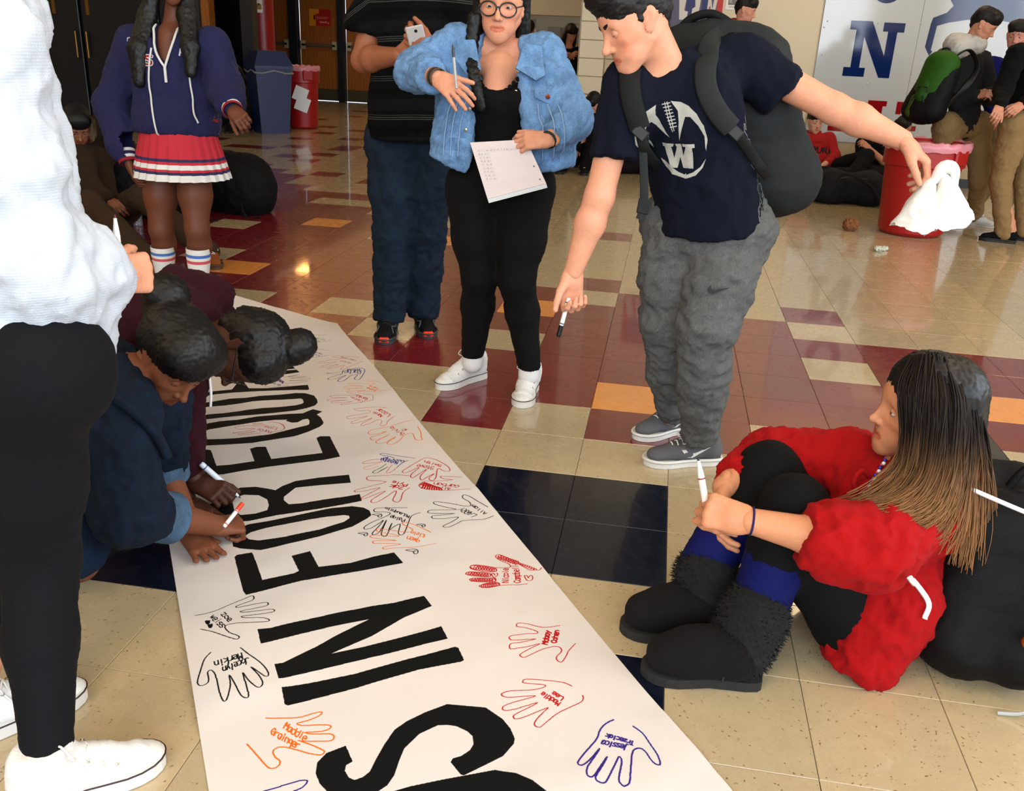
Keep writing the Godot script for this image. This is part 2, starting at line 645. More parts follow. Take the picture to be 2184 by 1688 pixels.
func make_materials() -> void:
	mats.weave = tex(grey_image(64, func(x, y): return 0.5 + 0.25 * sin(x * TAU / 8.0 + (4.0 if (y / 4) % 2 else 0.0)) + 0.25 * sin(y * TAU / 8.0)))
	mats.fuzz = tex(grey_image(128, func(x, y): return clampf(0.5 + 0.5 * wrap_noise(x, y, 128, 20) + 0.35 * wrap_noise(x, y, 128, 52), 0, 1)))
	mats.heather_soft = tex(grey_image(128, func(x, y): return clampf(0.94 + 0.1 * wrap_noise(x, y, 128, 30), 0, 1)))
	mats.heather = tex(grey_image(128, func(x, y): return clampf(0.88 + 0.22 * wrap_noise(x, y * 0.4, 128, 40) + 0.1 * wrap_noise(x, y, 128, 9), 0, 1)))
	mats.denim = tex(grey_image(256, func(x, y): return clampf(0.84 + 0.10 * sin((x + y) * TAU / 8.0) * 0.5 + 0.30 * wrap_noise(x, y * 0.5, 256, 6) + 0.16 * wrap_noise(x, y, 256, 40), 0, 1)))
	mats.skin_tex = tex(grey_image(128, func(x, y): return clampf(0.95 + 0.06 * wrap_noise(x, y, 128, 8) + 0.05 * wrap_noise(x, y, 128, 30), 0, 1)))
	mats.paint = std(Color(0.80, 0.745, 0.63), 0.55)
	mats.paint.uv1_triplanar = true
	mats.paint.uv1_world_triplanar = true
	mats.paint.heightmap_enabled = true
	mats.paint.heightmap_texture = mats.fuzz
	mats.paint.heightmap_scale = 0.08
	mats.paint.uv1_scale = Vector3.ONE * 2.0
	mats.paint_low = std(Color(0.70, 0.62, 0.48), 0.5)
	mats.paint_low.uv1_triplanar = true
	mats.paint_low.heightmap_enabled = true
	mats.paint_low.heightmap_texture = mats.fuzz
	mats.paint_low.heightmap_scale = 0.08
	mats.ceiling = std(Color(0.86, 0.85, 0.81), 0.9)
	mats.navy_steel = std(Color(0.045, 0.065, 0.10), 0.38)
	mats.dark_frame = std(Color(0.05, 0.075, 0.10), 0.42)
	mats.brass = std(Color(0.55, 0.40, 0.16), 0.35, 0.8)
	mats.steel = std(Color(0.62, 0.58, 0.50), 0.32, 0.85)
	mats.red_paint = std(Color(0.50, 0.045, 0.06), 0.35)
	mats.kick = std(Color(0.30, 0.28, 0.20), 0.45, 0.3)
	mats.white = std(Color(0.86, 0.86, 0.85), 0.6)
	mats.black = std(Color(0.012, 0.012, 0.014), 0.6)
	mats.wood = std(Color(1, 1, 1), 0.42)
	var wim := Image.create(256, 256, false, Image.FORMAT_RGB8)
	for y in 256:
		for x in 256:
			var g := 0.5 + 0.5 * sin(x * 0.30 + 5.0 * wrap_noise(x, y * 0.12, 256, 5) + 1.4 * wrap_noise(x, y * 0.3, 256, 18))
			wim.set_pixel(x, y, Color(0.62, 0.36, 0.11).lerp(Color(0.52, 0.28, 0.075), g * 0.6 + 0.2 * wrap_noise(x, y, 256, 60)))
	mats.wood.albedo_texture = tex(wim)
	mats.wood.uv1_triplanar = true
	mats.wood.uv1_scale = Vector3(1.2, 1.2, 1.2)
	mats.glass = std(Color(0.9, 0.95, 0.95, 0.06), 0.03)
	mats.glass.transparency = BaseMaterial3D.TRANSPARENCY_ALPHA

# ---------------------------------------------------------------- room shell
func slab_box(lo: Vector3, hi: Vector3) -> ArrayMesh:
	var m := MB.new()
	m.box(lo, hi)
	return m.done()

func build_structure() -> void:
	var H := 4.6
	# right-hand back wall with a lower painted band
	struct("wall_back", slab_box(Vector3(-0.62, 0.44, -8.85), Vector3(7.2, H, -8.6)), mats.paint, "cream painted wall behind the seated students", "wall")
	struct("trim_1", slab_box(Vector3(-0.62, 0, -8.85), Vector3(7.2, 0.44, -8.585)), mats.paint_low, "tan lower band of the cream wall", "wall band")
	struct("baseboard_back", slab_box(Vector3(-0.3, 0, -8.62), Vector3(7.0, 0.10, -8.575)), mats.dark_frame, "dark rubber baseboard under the cream wall", "baseboard")
	# block pilaster at the corner of the hall, its blocks told apart
	var pil := struct("trim_2", slab_box(Vector3(-0.64, 0, -8.64), Vector3(-0.02, H, -8.575)), mats.paint_low, "painted concrete block pilaster at the hall corner", "pilaster")
	var blk := MB.new()
	blk.bbox(Vector3.ZERO, Basis.IDENTITY, Vector3(0.147, 0.097, 0.02), 0.006)
	var blk_mesh := blk.done()
	for k in 22:
		for s in 2:
			var o := part("block", blk_mesh, mats.paint if s == 0 else mats.paint_low, pil, Vector3(-0.48 + s * 0.305, 0.105 + k * 0.2, -8.565))
			o.rotation.y = 0.0
	struct("wall_hall_return", slab_box(Vector3(-0.62, 0, -13.7), Vector3(-0.42, H, -8.85)), mats.paint, "return wall at the side of the hall", "wall")
	# trophy wall at the end of the hall
	struct("wall_trophy", slab_box(Vector3(-2.4, 1.80, -13.8), Vector3(-0.42, H, -13.5)), mats.paint, "cream wall above the trophy case", "wall")
	struct("wall_trophy_low", slab_box(Vector3(-2.4, 0, -13.8), Vector3(-0.42, 0.35, -13.5)), mats.paint_low, "low wall under the trophy case", "wall")
	struct("wall_trophy_back", slab_box(Vector3(-2.4, 0.3, -14.2), Vector3(-0.42, 1.9, -14.1)), std(Color(0.62, 0.58, 0.50), 0.7), "pale back panel of the trophy case", "wall")
	struct("wall_hall_left", slab_box(Vector3(-2.6, 0, -17.0), Vector3(-2.4, H, -13.5)), mats.paint, "wall beside the trophy hall", "wall")
	# far wall with the timber doors
	struct("wall_far", slab_box(Vector3(-10.2, 2.25, -17.05), Vector3(-2.4, H, -16.8)), mats.paint, "cream wall over the timber doors", "wall")
	struct("wall_far_side", slab_box(Vector3(-5.42, 0, -17.05), Vector3(-2.4, 2.25, -16.8)), mats.paint, "cream wall beside the timber doors", "wall")
	struct("wall_far_corner", slab_box(Vector3(-10.2, 0, -17.05), Vector3(-8.75, 2.25, -16.8)), mats.paint, "cream wall left of the timber doors", "wall")
	# left back wall with the navy doors and the unlit doorway
	var navy_wall := std(Color(0.030, 0.045, 0.07), 0.45)
	struct("wall_left_back", slab_box(Vector3(-14.0, 0, -10.75), Vector3(-9.62, H, -10.5)), navy_wall, "dark navy wall in the left background", "wall")
	struct("wall_left_back_top", slab_box(Vector3(-9.62, 2.35, -10.75), Vector3(-5.55, H, -10.5)), navy_wall, "dark navy wall over the left doors", "wall")
	struct("wall_left_back_pier", slab_box(Vector3(-7.0, 0, -10.75), Vector3(-6.32, 2.35, -10.5)), navy_wall, "dark navy pier between the left doors", "wall")
	var dg := MB.new()
	dg.face([Vector3(-5.6, 0, -10.55), Vector3(-9.9, 0, -16.9), Vector3(-9.9, H, -16.9), Vector3(-5.6, H, -10.55)])
	dg.face([Vector3(-5.75, 0, -10.55), Vector3(-5.75, H, -10.55), Vector3(-10.05, H, -16.9), Vector3(-10.05, 0, -16.9)])
	struct("wall_left_slant", dg.done(), navy_wall, "slanted wall of the unlit side room", "wall")
	struct("wall_side_room", slab_box(Vector3(-10.4, 0, -16.9), Vector3(-10.2, H, -10.7)), mats.paint, "unlit wall inside the side room", "wall")
	struct("ceiling_side_room", slab_box(Vector3(-10.4, 2.5, -16.9), Vector3(-5.8, 2.6, -10.7)), mats.ceiling, "unlit ceiling inside the side room", "ceiling")
	for k in 2: # light wood and navy jambs of the doorway
		struct("trim_%d" % (3 + k), slab_box(Vector3([-6.32, -5.72][k], 0, -10.62), Vector3([-6.20, -5.54][k], 2.35, -10.44)), [mats.wood, mats.dark_frame][k], ["light wood jamb of the unlit doorway", "navy steel jamb of the unlit doorway"][k], "door jamb")
	navy_doors()
	timber_doors()
	# side, rear and ceiling close the room; windows behind and to the right of the camera
	struct("wall_left", slab_box(Vector3(-14.2, 0, -10.75), Vector3(-14.0, H, 7.2)), mats.paint, "cream left wall outside the frame", "wall")
	struct("ceiling", slab_box(Vector3(-14.2, H, -17.1), Vector3(7.3, H + 0.2, 7.3)), mats.ceiling, "white ceiling", "ceiling")
	window_wall("rear", Vector3(-14.0, 0, 7.0), Vector3(1, 0, 0), Vector3(0, 0, 1), 21.0, 11.0, 8.4, 4, 1)
	window_wall("right", Vector3(7.0, 0, -8.6), Vector3(0, 0, 1), Vector3(1, 0, 0), 15.6, 6.3, 7.4, 4, 2)
	wall_sign()
	pennant()
	light_box()

func window_wall(side: String, at: Vector3, along: Vector3, out: Vector3, length: float, w0: float, wlen: float, panes: int, number: int) -> void:
	var H := 4.6
	var parts := [[0.0, w0, 0.0, H], [w0 + wlen, length, 0.0, H], [w0, w0 + wlen, 0.0, 1.05], [w0, w0 + wlen, 4.45, H]]
	var m := MB.new()
	for p in parts:
		var a: Vector3 = at + along * p[0] + Vector3.UP * p[2]
		var b: Vector3 = at + along * p[1] + Vector3.UP * p[3] + out * 0.25
		m.box(a.min(b), a.max(b))
	struct("wall_" + side, m.done(), mats.paint, "cream %s wall around the tall windows" % side, "wall")
	var fr := MB.new()
	for k in panes + 1:
		var c := at + along * (w0 + wlen * k / panes) + out * 0.12
		fr.box(c - along * 0.045 - out * 0.06 + Vector3.UP * 1.05, c + along * 0.045 + out * 0.06 + Vector3.UP * 4.45)
	for y in [1.05, 2.2, 4.4]:
		var c: Vector3 = at + along * (w0 + wlen / 2) + out * 0.12 + Vector3.UP * float(y)
		fr.box(c - along * wlen / 2 - out * 0.06, c + along * wlen / 2 + out * 0.06 + Vector3.UP * 0.07)
	var w := struct("window_%d" % number, fr.done(), mats.dark_frame, "tall dark framed window on the %s wall" % side, "window")
	for k in panes:
		var c0 := at + along * (w0 + wlen * k / panes) + out * 0.12 + Vector3.UP * 1.05
		var c1 := c0 + along * wlen / panes + Vector3.UP * 3.4 + out * 0.01
		part("pane", slab_box(c0.min(c1), c0.max(c1)), mats.glass, w)

func navy_doors() -> void:
	var d := struct("door_1", slab_box(Vector3(-9.62, 0, -10.70), Vector3(-7.0, 2.35, -10.62)), mats.dark_frame, "dark navy double doors in the left background", "door")
	for k in 2:
		var m := MB.new()
		m.bbox(Vector3(-8.96 + k * 1.29, 1.16, -10.57), Basis.IDENTITY, Vector3(0.62, 1.15, 0.025), 0.008)
		var leaf := part("leaf", m.done(), mats.navy_steel, d)
		var h := MB.new()
		h.tube([Vector3(-8.40 + k * 0.18, 0.85, -10.50), Vector3(-8.40 + k * 0.18, 1.22, -10.50)], 0.016, 8)
		part("pull_handle", h.done(), mats.brass, leaf)
		var g := MB.new()
		g.box(Vector3(-8.75 + k * 0.55, 1.45, -10.545), Vector3(-8.70 + k * 0.55, 2.2, -10.53))
		part("brass_strip", g.done(), mats.brass, leaf)

func timber_doors() -> void:
	var xs := [-8.75, -7.61, -7.42, -6.54, -6.40, -5.52]
	for k in 3:
		var x0: float = xs[k * 2]
		var x1: float = xs[k * 2 + 1]
		var m := MB.new()
		m.bbox(Vector3((x0 + x1) / 2, 1.12, -16.86), Basis.IDENTITY, Vector3((x1 - x0) / 2 - 0.005, 1.11, 0.03), 0.006)
		var d := struct("door_%d" % (k + 2), m.done(), mats.wood, ["honey timber door behind the red column", "honey timber door with a red and yellow sticker", "honey timber door behind the man with the phone"][k], "door")
		var kp := MB.new()
		kp.box(Vector3(x0 + 0.01, 0.01, -16.83), Vector3(x1 - 0.01, 0.25, -16.815))
		part("kick_plate", kp.done(), mats.kick, d)
		var pb := MB.new()
		pb.bbox(Vector3((x0 + x1) / 2, 1.12, -16.74), Basis.IDENTITY, Vector3((x1 - x0) / 2 - 0.06, 0.03, 0.025), 0.01)
		part("push_bar", pb.done(), mats.steel, d)
		for e in [x0 + 0.09, x1 - 0.09]:
			var eb := MB.new()
			eb.bbox(Vector3(e, 1.12, -16.77), Basis.IDENTITY, Vector3(0.05, 0.09, 0.055), 0.012)
			part("bar_bracket", eb.done(), std(Color(0.66, 0.60, 0.48), 0.5), d)
	for k in 2:
		var x0: float = xs[k * 2 + 1]
		var x1: float = xs[k * 2 + 2]
		var po := MB.new()
		po.bbox(Vector3((x0 + x1) / 2, 1.12, -16.75), Basis.IDENTITY, Vector3((x1 - x0) / 2, 1.12, 0.09), 0.01)
		struct("trim_%d" % (5 + k), po.done(), mats.dark_frame, ["dark steel door post beside the red column", "dark steel door post beside the sticker"][k], "door post")
	struct("trim_7", slab_box(Vector3(-8.75, 2.22, -16.9), Vector3(-5.42, 2.32, -16.72)), mats.dark_frame, "dark steel door head over the timber doors", "door head")
	# printed sticker on the middle door
	var im := Image.create(128, 96, false, Image.FORMAT_RGB8)
	im.fill(Color(0.70, 0.08, 0.05))
	im.fill_rect(Rect2i(0, 0, 38, 96), Color(0.85, 0.55, 0.06))
	im.fill_rect(Rect2i(38, 0, 20, 26), Color(0.85, 0.55, 0.06))
	im.fill_rect(Rect2i(26, 34, 10, 26), Color(0.25, 0.06, 0.03))
	for r in [[38, 44, 72, 3], [44, 52, 60, 3], [62, 70, 26, 8], [94, 66, 10, 12], [108, 74, 8, 8]]:
		for x in range(r[0], r[0] + r[2], 5):
			im.fill_rect(Rect2i(x, r[1], 3, r[3]), Color(0.95, 0.75, 0.62))
	var sm := std(Color.WHITE, 0.4)
	sm.albedo_texture = tex(im)
	var s := MB.new()
	s.face([Vector3(-7.20, 1.50, -16.822), Vector3(-6.72, 1.50, -16.822), Vector3(-6.72, 1.83, -16.822), Vector3(-7.20, 1.83, -16.822)], [Vector2(0, 1), Vector2(1, 1), Vector2(1, 0), Vector2(0, 0)])
	var st := part("door_sticker", s.done(), sm, self)
	tag(st, "red and yellow printed notice stuck on timber door", "sticker")
	# round red column with a taped flyer
	var c := thing("red_column", "round glossy red column before the timber doors", "column", Vector3(-6.555, 0, -13.0))
	var cm := MB.new()
	cm.lathe(Vector3.ZERO, Vector3.UP, [Vector2(0.235, 0.0), Vector2(0.235, 0.12), Vector2(0.215, 0.13), Vector2(0.215, 4.6)], 40)
	part("shaft", cm.done(), mats.red_paint, c)
	var fl := Image.create(128, 180, false, Image.FORMAT_RGB8)
	fl.fill(Color(0.88, 0.88, 0.86))
	for y in range(8, 66, 1):
		for x in range(36, 92):
			if Vector2(x - 64, y - 36).length() < 26:
				fl.set_pixel(x, y, Color(0.45, 0.47, 0.47) if (x + y * 2) % 9 < 5 else Color(0.62, 0.62, 0.60))
	fl.fill_rect(Rect2i(8, 118, 62, 44), Color(0.22, 0.30, 0.34))
	fl.fill_rect(Rect2i(8, 118, 62, 14), Color(0.40, 0.50, 0.56))
	fl.fill_rect(Rect2i(80, 126, 42, 34), Color(0.60, 0.48, 0.28))
	fl.fill_rect(Rect2i(92, 120, 16, 14), Color(0.30, 0.26, 0.20))
	var fm := std(Color.WHITE, 0.7)
	fm.albedo_texture = tex(fl)
	var rows := []
	for j in 3:
		var row := []
		for k in 9:
			var a := deg_to_rad(58.0 + 70.0 * (1.0 - k / 8.0))
			row.append(Vector3(cos(a) * 0.219, 1.63 + j * 0.22, sin(a) * 0.219))
		rows.append(row)
	rows.reverse()
	var fmb := MB.new()
	fmb.sheet(rows, Vector2(0, 0), Vector2(1, 1), true)
	var f := part("flyer", fmb.done(), fm, self, Vector3(-6.555, 0, -13.0))
	tag(f, "white flyer with a grey disc taped on the red column", "flyer")

func light_box() -> void:
	# lit box over the timber doors: its warm light and its glow come from the same place
	var t := thing("ceiling_light", "warm lit panel light mounted above the timber doors", "light", Vector3(-8.15, 3.45, -16.7))
	var m := MB.new()
	m.bbox(Vector3.ZERO, Basis.IDENTITY, Vector3(0.86, 0.40, 0.06), 0.02)
	part("housing", m.done(), mats.dark_frame, t)
	var g := std(Color(0.9, 0.7, 0.45), 0.6)
	g.emission_enabled = true
	g.emission = Color(1.0, 0.66, 0.32)
	g.emission_energy_multiplier = 9.0
	var e := MB.new()
	for k in 3:
		e.box(Vector3(-0.80 + k * 0.54, -0.34, 0.058), Vector3(-0.80 + k * 0.54 + 0.50, 0.34, 0.066))
	part("diffuser", e.done(), g, t)
	area_light("panel_glow", Vector3(-8.15, 3.45, -16.6), Vector3(0.15, -0.35, 1), Vector2(1.6, 0.68), Color(1.0, 0.70, 0.40), 10.0)
	# square troffers in the lobby ceiling
	var gm := std(Color(0.9, 0.9, 0.86), 0.7)
	gm.emission_enabled = true
	gm.emission = Color(1.0, 0.90, 0.74)
	gm.emission_energy_multiplier = 2.2
	var spots := [Vector3(-9.0, 4.6, -3.0), Vector3(-9.0, 4.6, 2.0), Vector3(-4.5, 4.6, 1.0), Vector3(5.0, 4.6, -3.0), Vector3(4.5, 4.6, 1.0), Vector3(0.5, 4.6, 2.5), Vector3(-2.0, 4.6, 4.0), Vector3(-7.0, 4.6, -13.5), Vector3(-4.0, 4.6, -12.5), Vector3(2.6, 4.6, -6.8)]
	var near := ["by the left wall, farther from the windows", "by the left wall, nearer the windows", "left of the banner", "over the right wall's far end", "over the seated girl", "above the camera", "behind the blouse wearer", "over the timber doors", "in front of the trophy hall", "over the red bin"]
	for k in spots.size():
		var p: Vector3 = spots[k]
		var lt := thing("ceiling_troffer", "square ceiling light panel " + near[k], "light", p, "ceiling light panels")
		var hs := MB.new()
		hs.bbox(Vector3(0, -0.02, 0), Basis.IDENTITY, Vector3(0.62, 0.03, 0.62), 0.01)
		part("frame", hs.done(), mats.white, lt)
		var dm := MB.new()
		dm.box(Vector3(-0.58, -0.06, -0.58), Vector3(0.58, -0.051, 0.58))
		part("diffuser", dm.done(), gm, lt)
		area_light("troffer_glow", p + Vector3(0, -0.075, 0), Vector3.DOWN, Vector2(1.16, 1.16), Color(1.0, 0.86, 0.66), 5.0)

func v2(a: Array) -> PackedVector2Array:
	var p := PackedVector2Array()
	for j in range(0, a.size(), 2):
		p.append(Vector2(a[j], a[j + 1]))
	return p

func wall_sign() -> void:
	var t := thing("wall_sign", "large glossy white wall sign with blue and red block letters", "sign", Vector3(2.06, 0.43, -8.6))
	var gloss := std(Color(0.70, 0.72, 0.73), 0.09)
	gloss.metallic_specular = 0.55
	for k in 3: # three butted sheets
		var m := MB.new()
		m.bbox(Vector3(2.06 + [0.52, 1.72, 3.20][k], 1.73, -8.585), Basis.IDENTITY, Vector3([0.519, 0.679, 0.799][k], 1.30, 0.014), 0.003)
		wpart("sheet", m.done(), gloss, t)
	var blue := std(Color(0.045, 0.13, 0.33), 0.09)
	var red := std(Color(0.52, 0.035, 0.06), 0.09)
	var shapes := [
		["letter_n", blue, [2.368, 1.729, 2.598, 1.729, 2.780, 1.377, 2.778, 1.630, 2.723, 1.630, 2.721, 1.722, 2.946, 1.722, 2.946, 1.627, 2.876, 1.627, 2.876, 1.148, 2.760, 1.148, 2.536, 1.567, 2.536, 1.245, 2.600, 1.245, 2.600, 1.150, 2.368, 1.150, 2.368, 1.245, 2.441, 1.245, 2.441, 1.637, 2.372, 1.637]],
		["emblem_outline", blue, [3.351, 2.326, 3.363, 1.97, 3.404, 1.915, 3.35, 1.846, 3.219, 1.788, 3.207, 1.725, 3.193, 1.491, 3.253, 1.401, 3.279, 1.446, 3.261, 1.46, 3.275, 1.709, 3.39, 1.747, 3.579, 1.783, 3.919, 1.787, 4.04, 1.768, 4.40, 1.784, 4.40, 2.354]],
		["letter_i", red, [2.303, 0.604, 2.357, 0.604, 2.361, 0.757, 2.316, 0.757, 2.318, 0.850, 2.472, 0.850, 2.472, 0.757, 2.431, 0.757, 2.431, 0.606, 2.477, 0.606, 2.477, 0.549, 2.305, 0.549]],
		["letter_i", red, [2.700, 0.904, 2.905, 0.904, 2.905, 0.847, 2.865, 0.847, 2.867, 0.638, 2.914, 0.638, 2.914, 0.583, 2.706, 0.583, 2.706, 0.638, 2.758, 0.638, 2.754, 0.848, 2.701, 0.848]],
		["letter_t", red, [3.014, 0.905, 3.305, 0.905, 3.308, 0.769, 3.260, 0.769, 3.253, 0.85, 3.206, 0.85, 3.212, 0.651, 3.266, 0.651, 3.266, 0.596, 3.113, 0.596, 3.113, 0.650, 3.150, 0.650, 3.142, 0.85, 3.083, 0.85, 3.071, 0.77, 3.015, 0.77]],
	]
	for s in shapes:
		var m := MB.new()
		m.slab(v2(s[2]), Vector3(0, 0, -8.5695), Basis.IDENTITY, 0.002)
		wpart(s[0], m.done(), s[1], t)
	# the ring of the letter above, only its foot in view
	var ring := PackedVector2Array()
	for j in 33:
		var a := -PI / 2 + TAU * j / 32 + 0.001
		ring.append(Vector2(2.70 + cos(a) * 0.22, 2.20 + sin(a) * 0.285))
	for j in 33:
		var a := -PI / 2 + TAU * (32 - j) / 32 + 0.001
		ring.append(Vector2(2.70 + cos(a) * 0.11, 2.20 + sin(a) * 0.17))
	var rm := MB.new()
	for j in 32:
		rm.face([Vector3(ring[j].x, ring[j].y, -8.569), Vector3(ring[j + 1].x, ring[j + 1].y, -8.569), Vector3(ring[64 - j].x, ring[64 - j].y, -8.569), Vector3(ring[65 - j].x, ring[65 - j].y, -8.569)])
	wpart("letter_o", rm.done(), blue, t)
	for p in [[2.117, 1.711], [2.09, 1.647], [2.114, 1.359], [2.113, 1.084], [2.657, 1.081], [2.654, 1.708], [3.105, 1.72], [3.108, 1.2]]:
		var b := MB.new()
		b.lathe(Vector3(p[0], p[1], -8.571), Vector3(0, 0, 1), [Vector2(0.009, 0), Vector2(0.008, 0.003), Vector2(0, 0.005)], 10)
		wpart("screw", b.done(), mats.steel, t)

func pennant() -> void:
	# printed red and blue wall banner, most of it above the frame
	var im := Image.create(512, 400, false, Image.FORMAT_RGB8)
	im.fill(Color(0.62, 0.12, 0.12))
	im.fill_rect(Rect2i(40, 0, 430, 400), Color(0.33, 0.31, 0.40))
	im.fill_rect(Rect2i(250, 0, 60, 400), Color(0.14, 0.17, 0.38))
	im.fill_rect(Rect2i(360, 0, 44, 400), Color(0.13, 0.17, 0.37))
	im.fill_rect(Rect2i(468, 0, 44, 400), Color(0.68, 0.15, 0.15))
	var w := Color(0.78, 0.75, 0.71)
	var r := Color(0.66, 0.22, 0.19)
	var fills := [
		[w, [4, 360, 40, 200, 96, 200, 60, 360]], [r, [62, 330, 92, 200, 130, 200, 88, 340]],
		[w, [84, 345, 110, 200, 138, 200, 118, 345]], [w, [196, 200, 250, 200, 240, 275, 268, 280, 262, 330, 210, 330]],
		[w, [310, 200, 352, 200, 340, 345, 292, 345, 296, 262, 318, 250]], [w, [404, 200, 424, 200, 440, 262, 446, 200, 470, 200, 448, 345, 424, 345, 408, 280, 398, 345]],
		[r, [414, 250, 424, 240, 428, 290]]]
	for f in fills:
		fill_poly(im, v2(f[1]), f[0])
	var m := std(Color.WHITE, 0.6)
	m.albedo_texture = tex(im)
	var t := MB.new()
	var rows := []
	for j in 2:
		var row := []
		for k in 13:
			row.append(Vector3(0.16 + 0.80 * k / 12.0, 2.25 - 0.71 * j, -8.592 + 0.004 * sin(k * 1.9)))
		rows.append(row)
	t.sheet(rows, Vector2.ZERO, Vector2.ONE, true)
	var o := part("pennant", t.done(), m, self)
	tag(o, "red and slate pennant with white outlined letters on cream wall", "pennant")
	var fim := Image.create(64, 96, false, Image.FORMAT_RGB8)
	fim.fill(Color(0.86, 0.85, 0.82))
	fim.fill_rect(Rect2i(14, 48, 40, 30), Color(0.42, 0.42, 0.43))
	fim.fill_rect(Rect2i(20, 54, 12, 16), Color(0.62, 0.60, 0.58))
	fim.fill_rect(Rect2i(18, 84, 30, 3), Color(0.6, 0.6, 0.62))
	var fm := std(Color.WHITE, 0.7)
	fm.albedo_texture = tex(fim)
	var f := MB.new()
	f.face([Vector3(0.985, 1.79, -8.594), Vector3(1.12, 1.79, -8.594), Vector3(1.12, 2.05, -8.594), Vector3(0.985, 2.05, -8.594)], [Vector2(0, 1), Vector2(1, 1), Vector2(1, 0), Vector2(0, 0)])
	var fo := part("notice_sheet", f.done(), fm, self)
	tag(fo, "small white notice with a grey photo beside the pennant", "notice")

# ---------------------------------------------------------------- floor of vinyl tiles
var tile_known := {
	"n": [[0, -1], [1, -1], [0, -2], [1, -2], [-3, -3], [-4, -3], [-3, -2], [-4, -2], [0, -4], [1, -4], [0, -5], [1, -5], [5, 2], [5, 1], [-7, 5], [-8, 5], [-7, 4], [-8, 4]],
	"y": [[1, 2], [6, 3], [-1, 6], [-7, 12], [-7, 7], [-12, 18], [-10, 14], [-4, 9], [-4, 11], [-13, 15]],
	"b": [[0, 1], [3, 1], [4, 1], [-2, 1], [-3, 1], [-2, 2], [-3, 2], [-3, 4], [-1, 4], [4, 4], [-4, 5], [-6, 5], [0, 7], [-8, 8], [-9, 11], [-11, 16], [-6, 14], [-5, 11], [-4, 13], [-8, 15], [-7, 15], [-6, 15], [-9, 17], [-10, 18], [-10, 19], [6, 1], [7, 1], [8, 1], [-2, 9], [-1, 8]],
	"m": [[-1, 1], [1, 1], [2, 1], [4, 7], [0, 8], [0, 13], [-8, 16], [-7, 16], [-10, 20], [-12, 23], [-12, 25], [-8, 19], [-11, 30], [-13, 24], [-15, 26], [-14, 27], [-15, 30], [-13, 31], [-16, 36], [-18, 40], [-14, 38], [-17, 43], [-12, 28], [-6, 2]],
}

func tile_kind(u: int, v: int, known: Dictionary) -> String:
	var key := Vector2i(u, v)
	if known.has(key):
		return known[key]
	if v < 1 or (u < -1 and v < 3):
		return "b"
	var top := 5
	if u < 4: top = 6
	if u == 1: top = 7
	if u < -1: top = 8 - (u + 2) if u > -3 else [11, 12, 13, 13, 14, 14, 16, 17, 19, 20, 21, 22, 23, 24][clampi(-u - 3, 0, 13)]
	if u == -1: top = 7
	if v <= top:
		return "m"
	if u < -3 and v > 16 and posmod(u * 7 + v * 13 + u * v, 19) == 0:
		return "m"
	return "b"

func tile_material(base: Color, spot: Color, spots: int, gloss: float, seed_: int) -> StandardMaterial3D:
	var r := RandomNumberGenerator.new()
	r.seed = seed_
	var im := Image.create(256, 256, false, Image.FORMAT_RGB8)
	for y in 256:
		for x in 256:
			var g := 0.03 * noise.get_noise_3d(x * 0.016, y * 0.016, seed_) + 0.035 * noise.get_noise_3d(x * 0.11, y * 0.11, seed_ + 9.0) + r.randf_range(-0.012, 0.012)
			im.set_pixel(x, y, Color(base.r * (1 + g), base.g * (1 + g), base.b * (1 + g)))
	for k in spots:
		var p := Vector2(r.randf() * 256, r.randf() * 256)
		var d := Vector2.from_angle(r.randf_range(0.2, 1.2)) * r.randf_range(0.5, 4.0)
		var c := base.lerp(spot, r.randf_range(0.25, 0.9))
		var w := r.randf_range(0.6, 1.5)
		for s in 5:
			var q := p + d * (s / 4.0 - 0.5)
			im.fill_rect(Rect2i(int(q.x - w / 2), int(q.y - w / 2), int(w + 1), int(w + 1)).intersection(Rect2i(0, 0, 256, 256)), c)
	var m := std(Color.WHITE, gloss)
	m.albedo_texture = tex(im)
	m.metallic_specular = 0.5
	m.roughness_texture = mats.scuff
	m.roughness_texture_channel = BaseMaterial3D.TEXTURE_CHANNEL_RED
	m.clearcoat_enabled = true
	m.clearcoat = 0.55
	m.clearcoat_roughness = 0.05
	return m

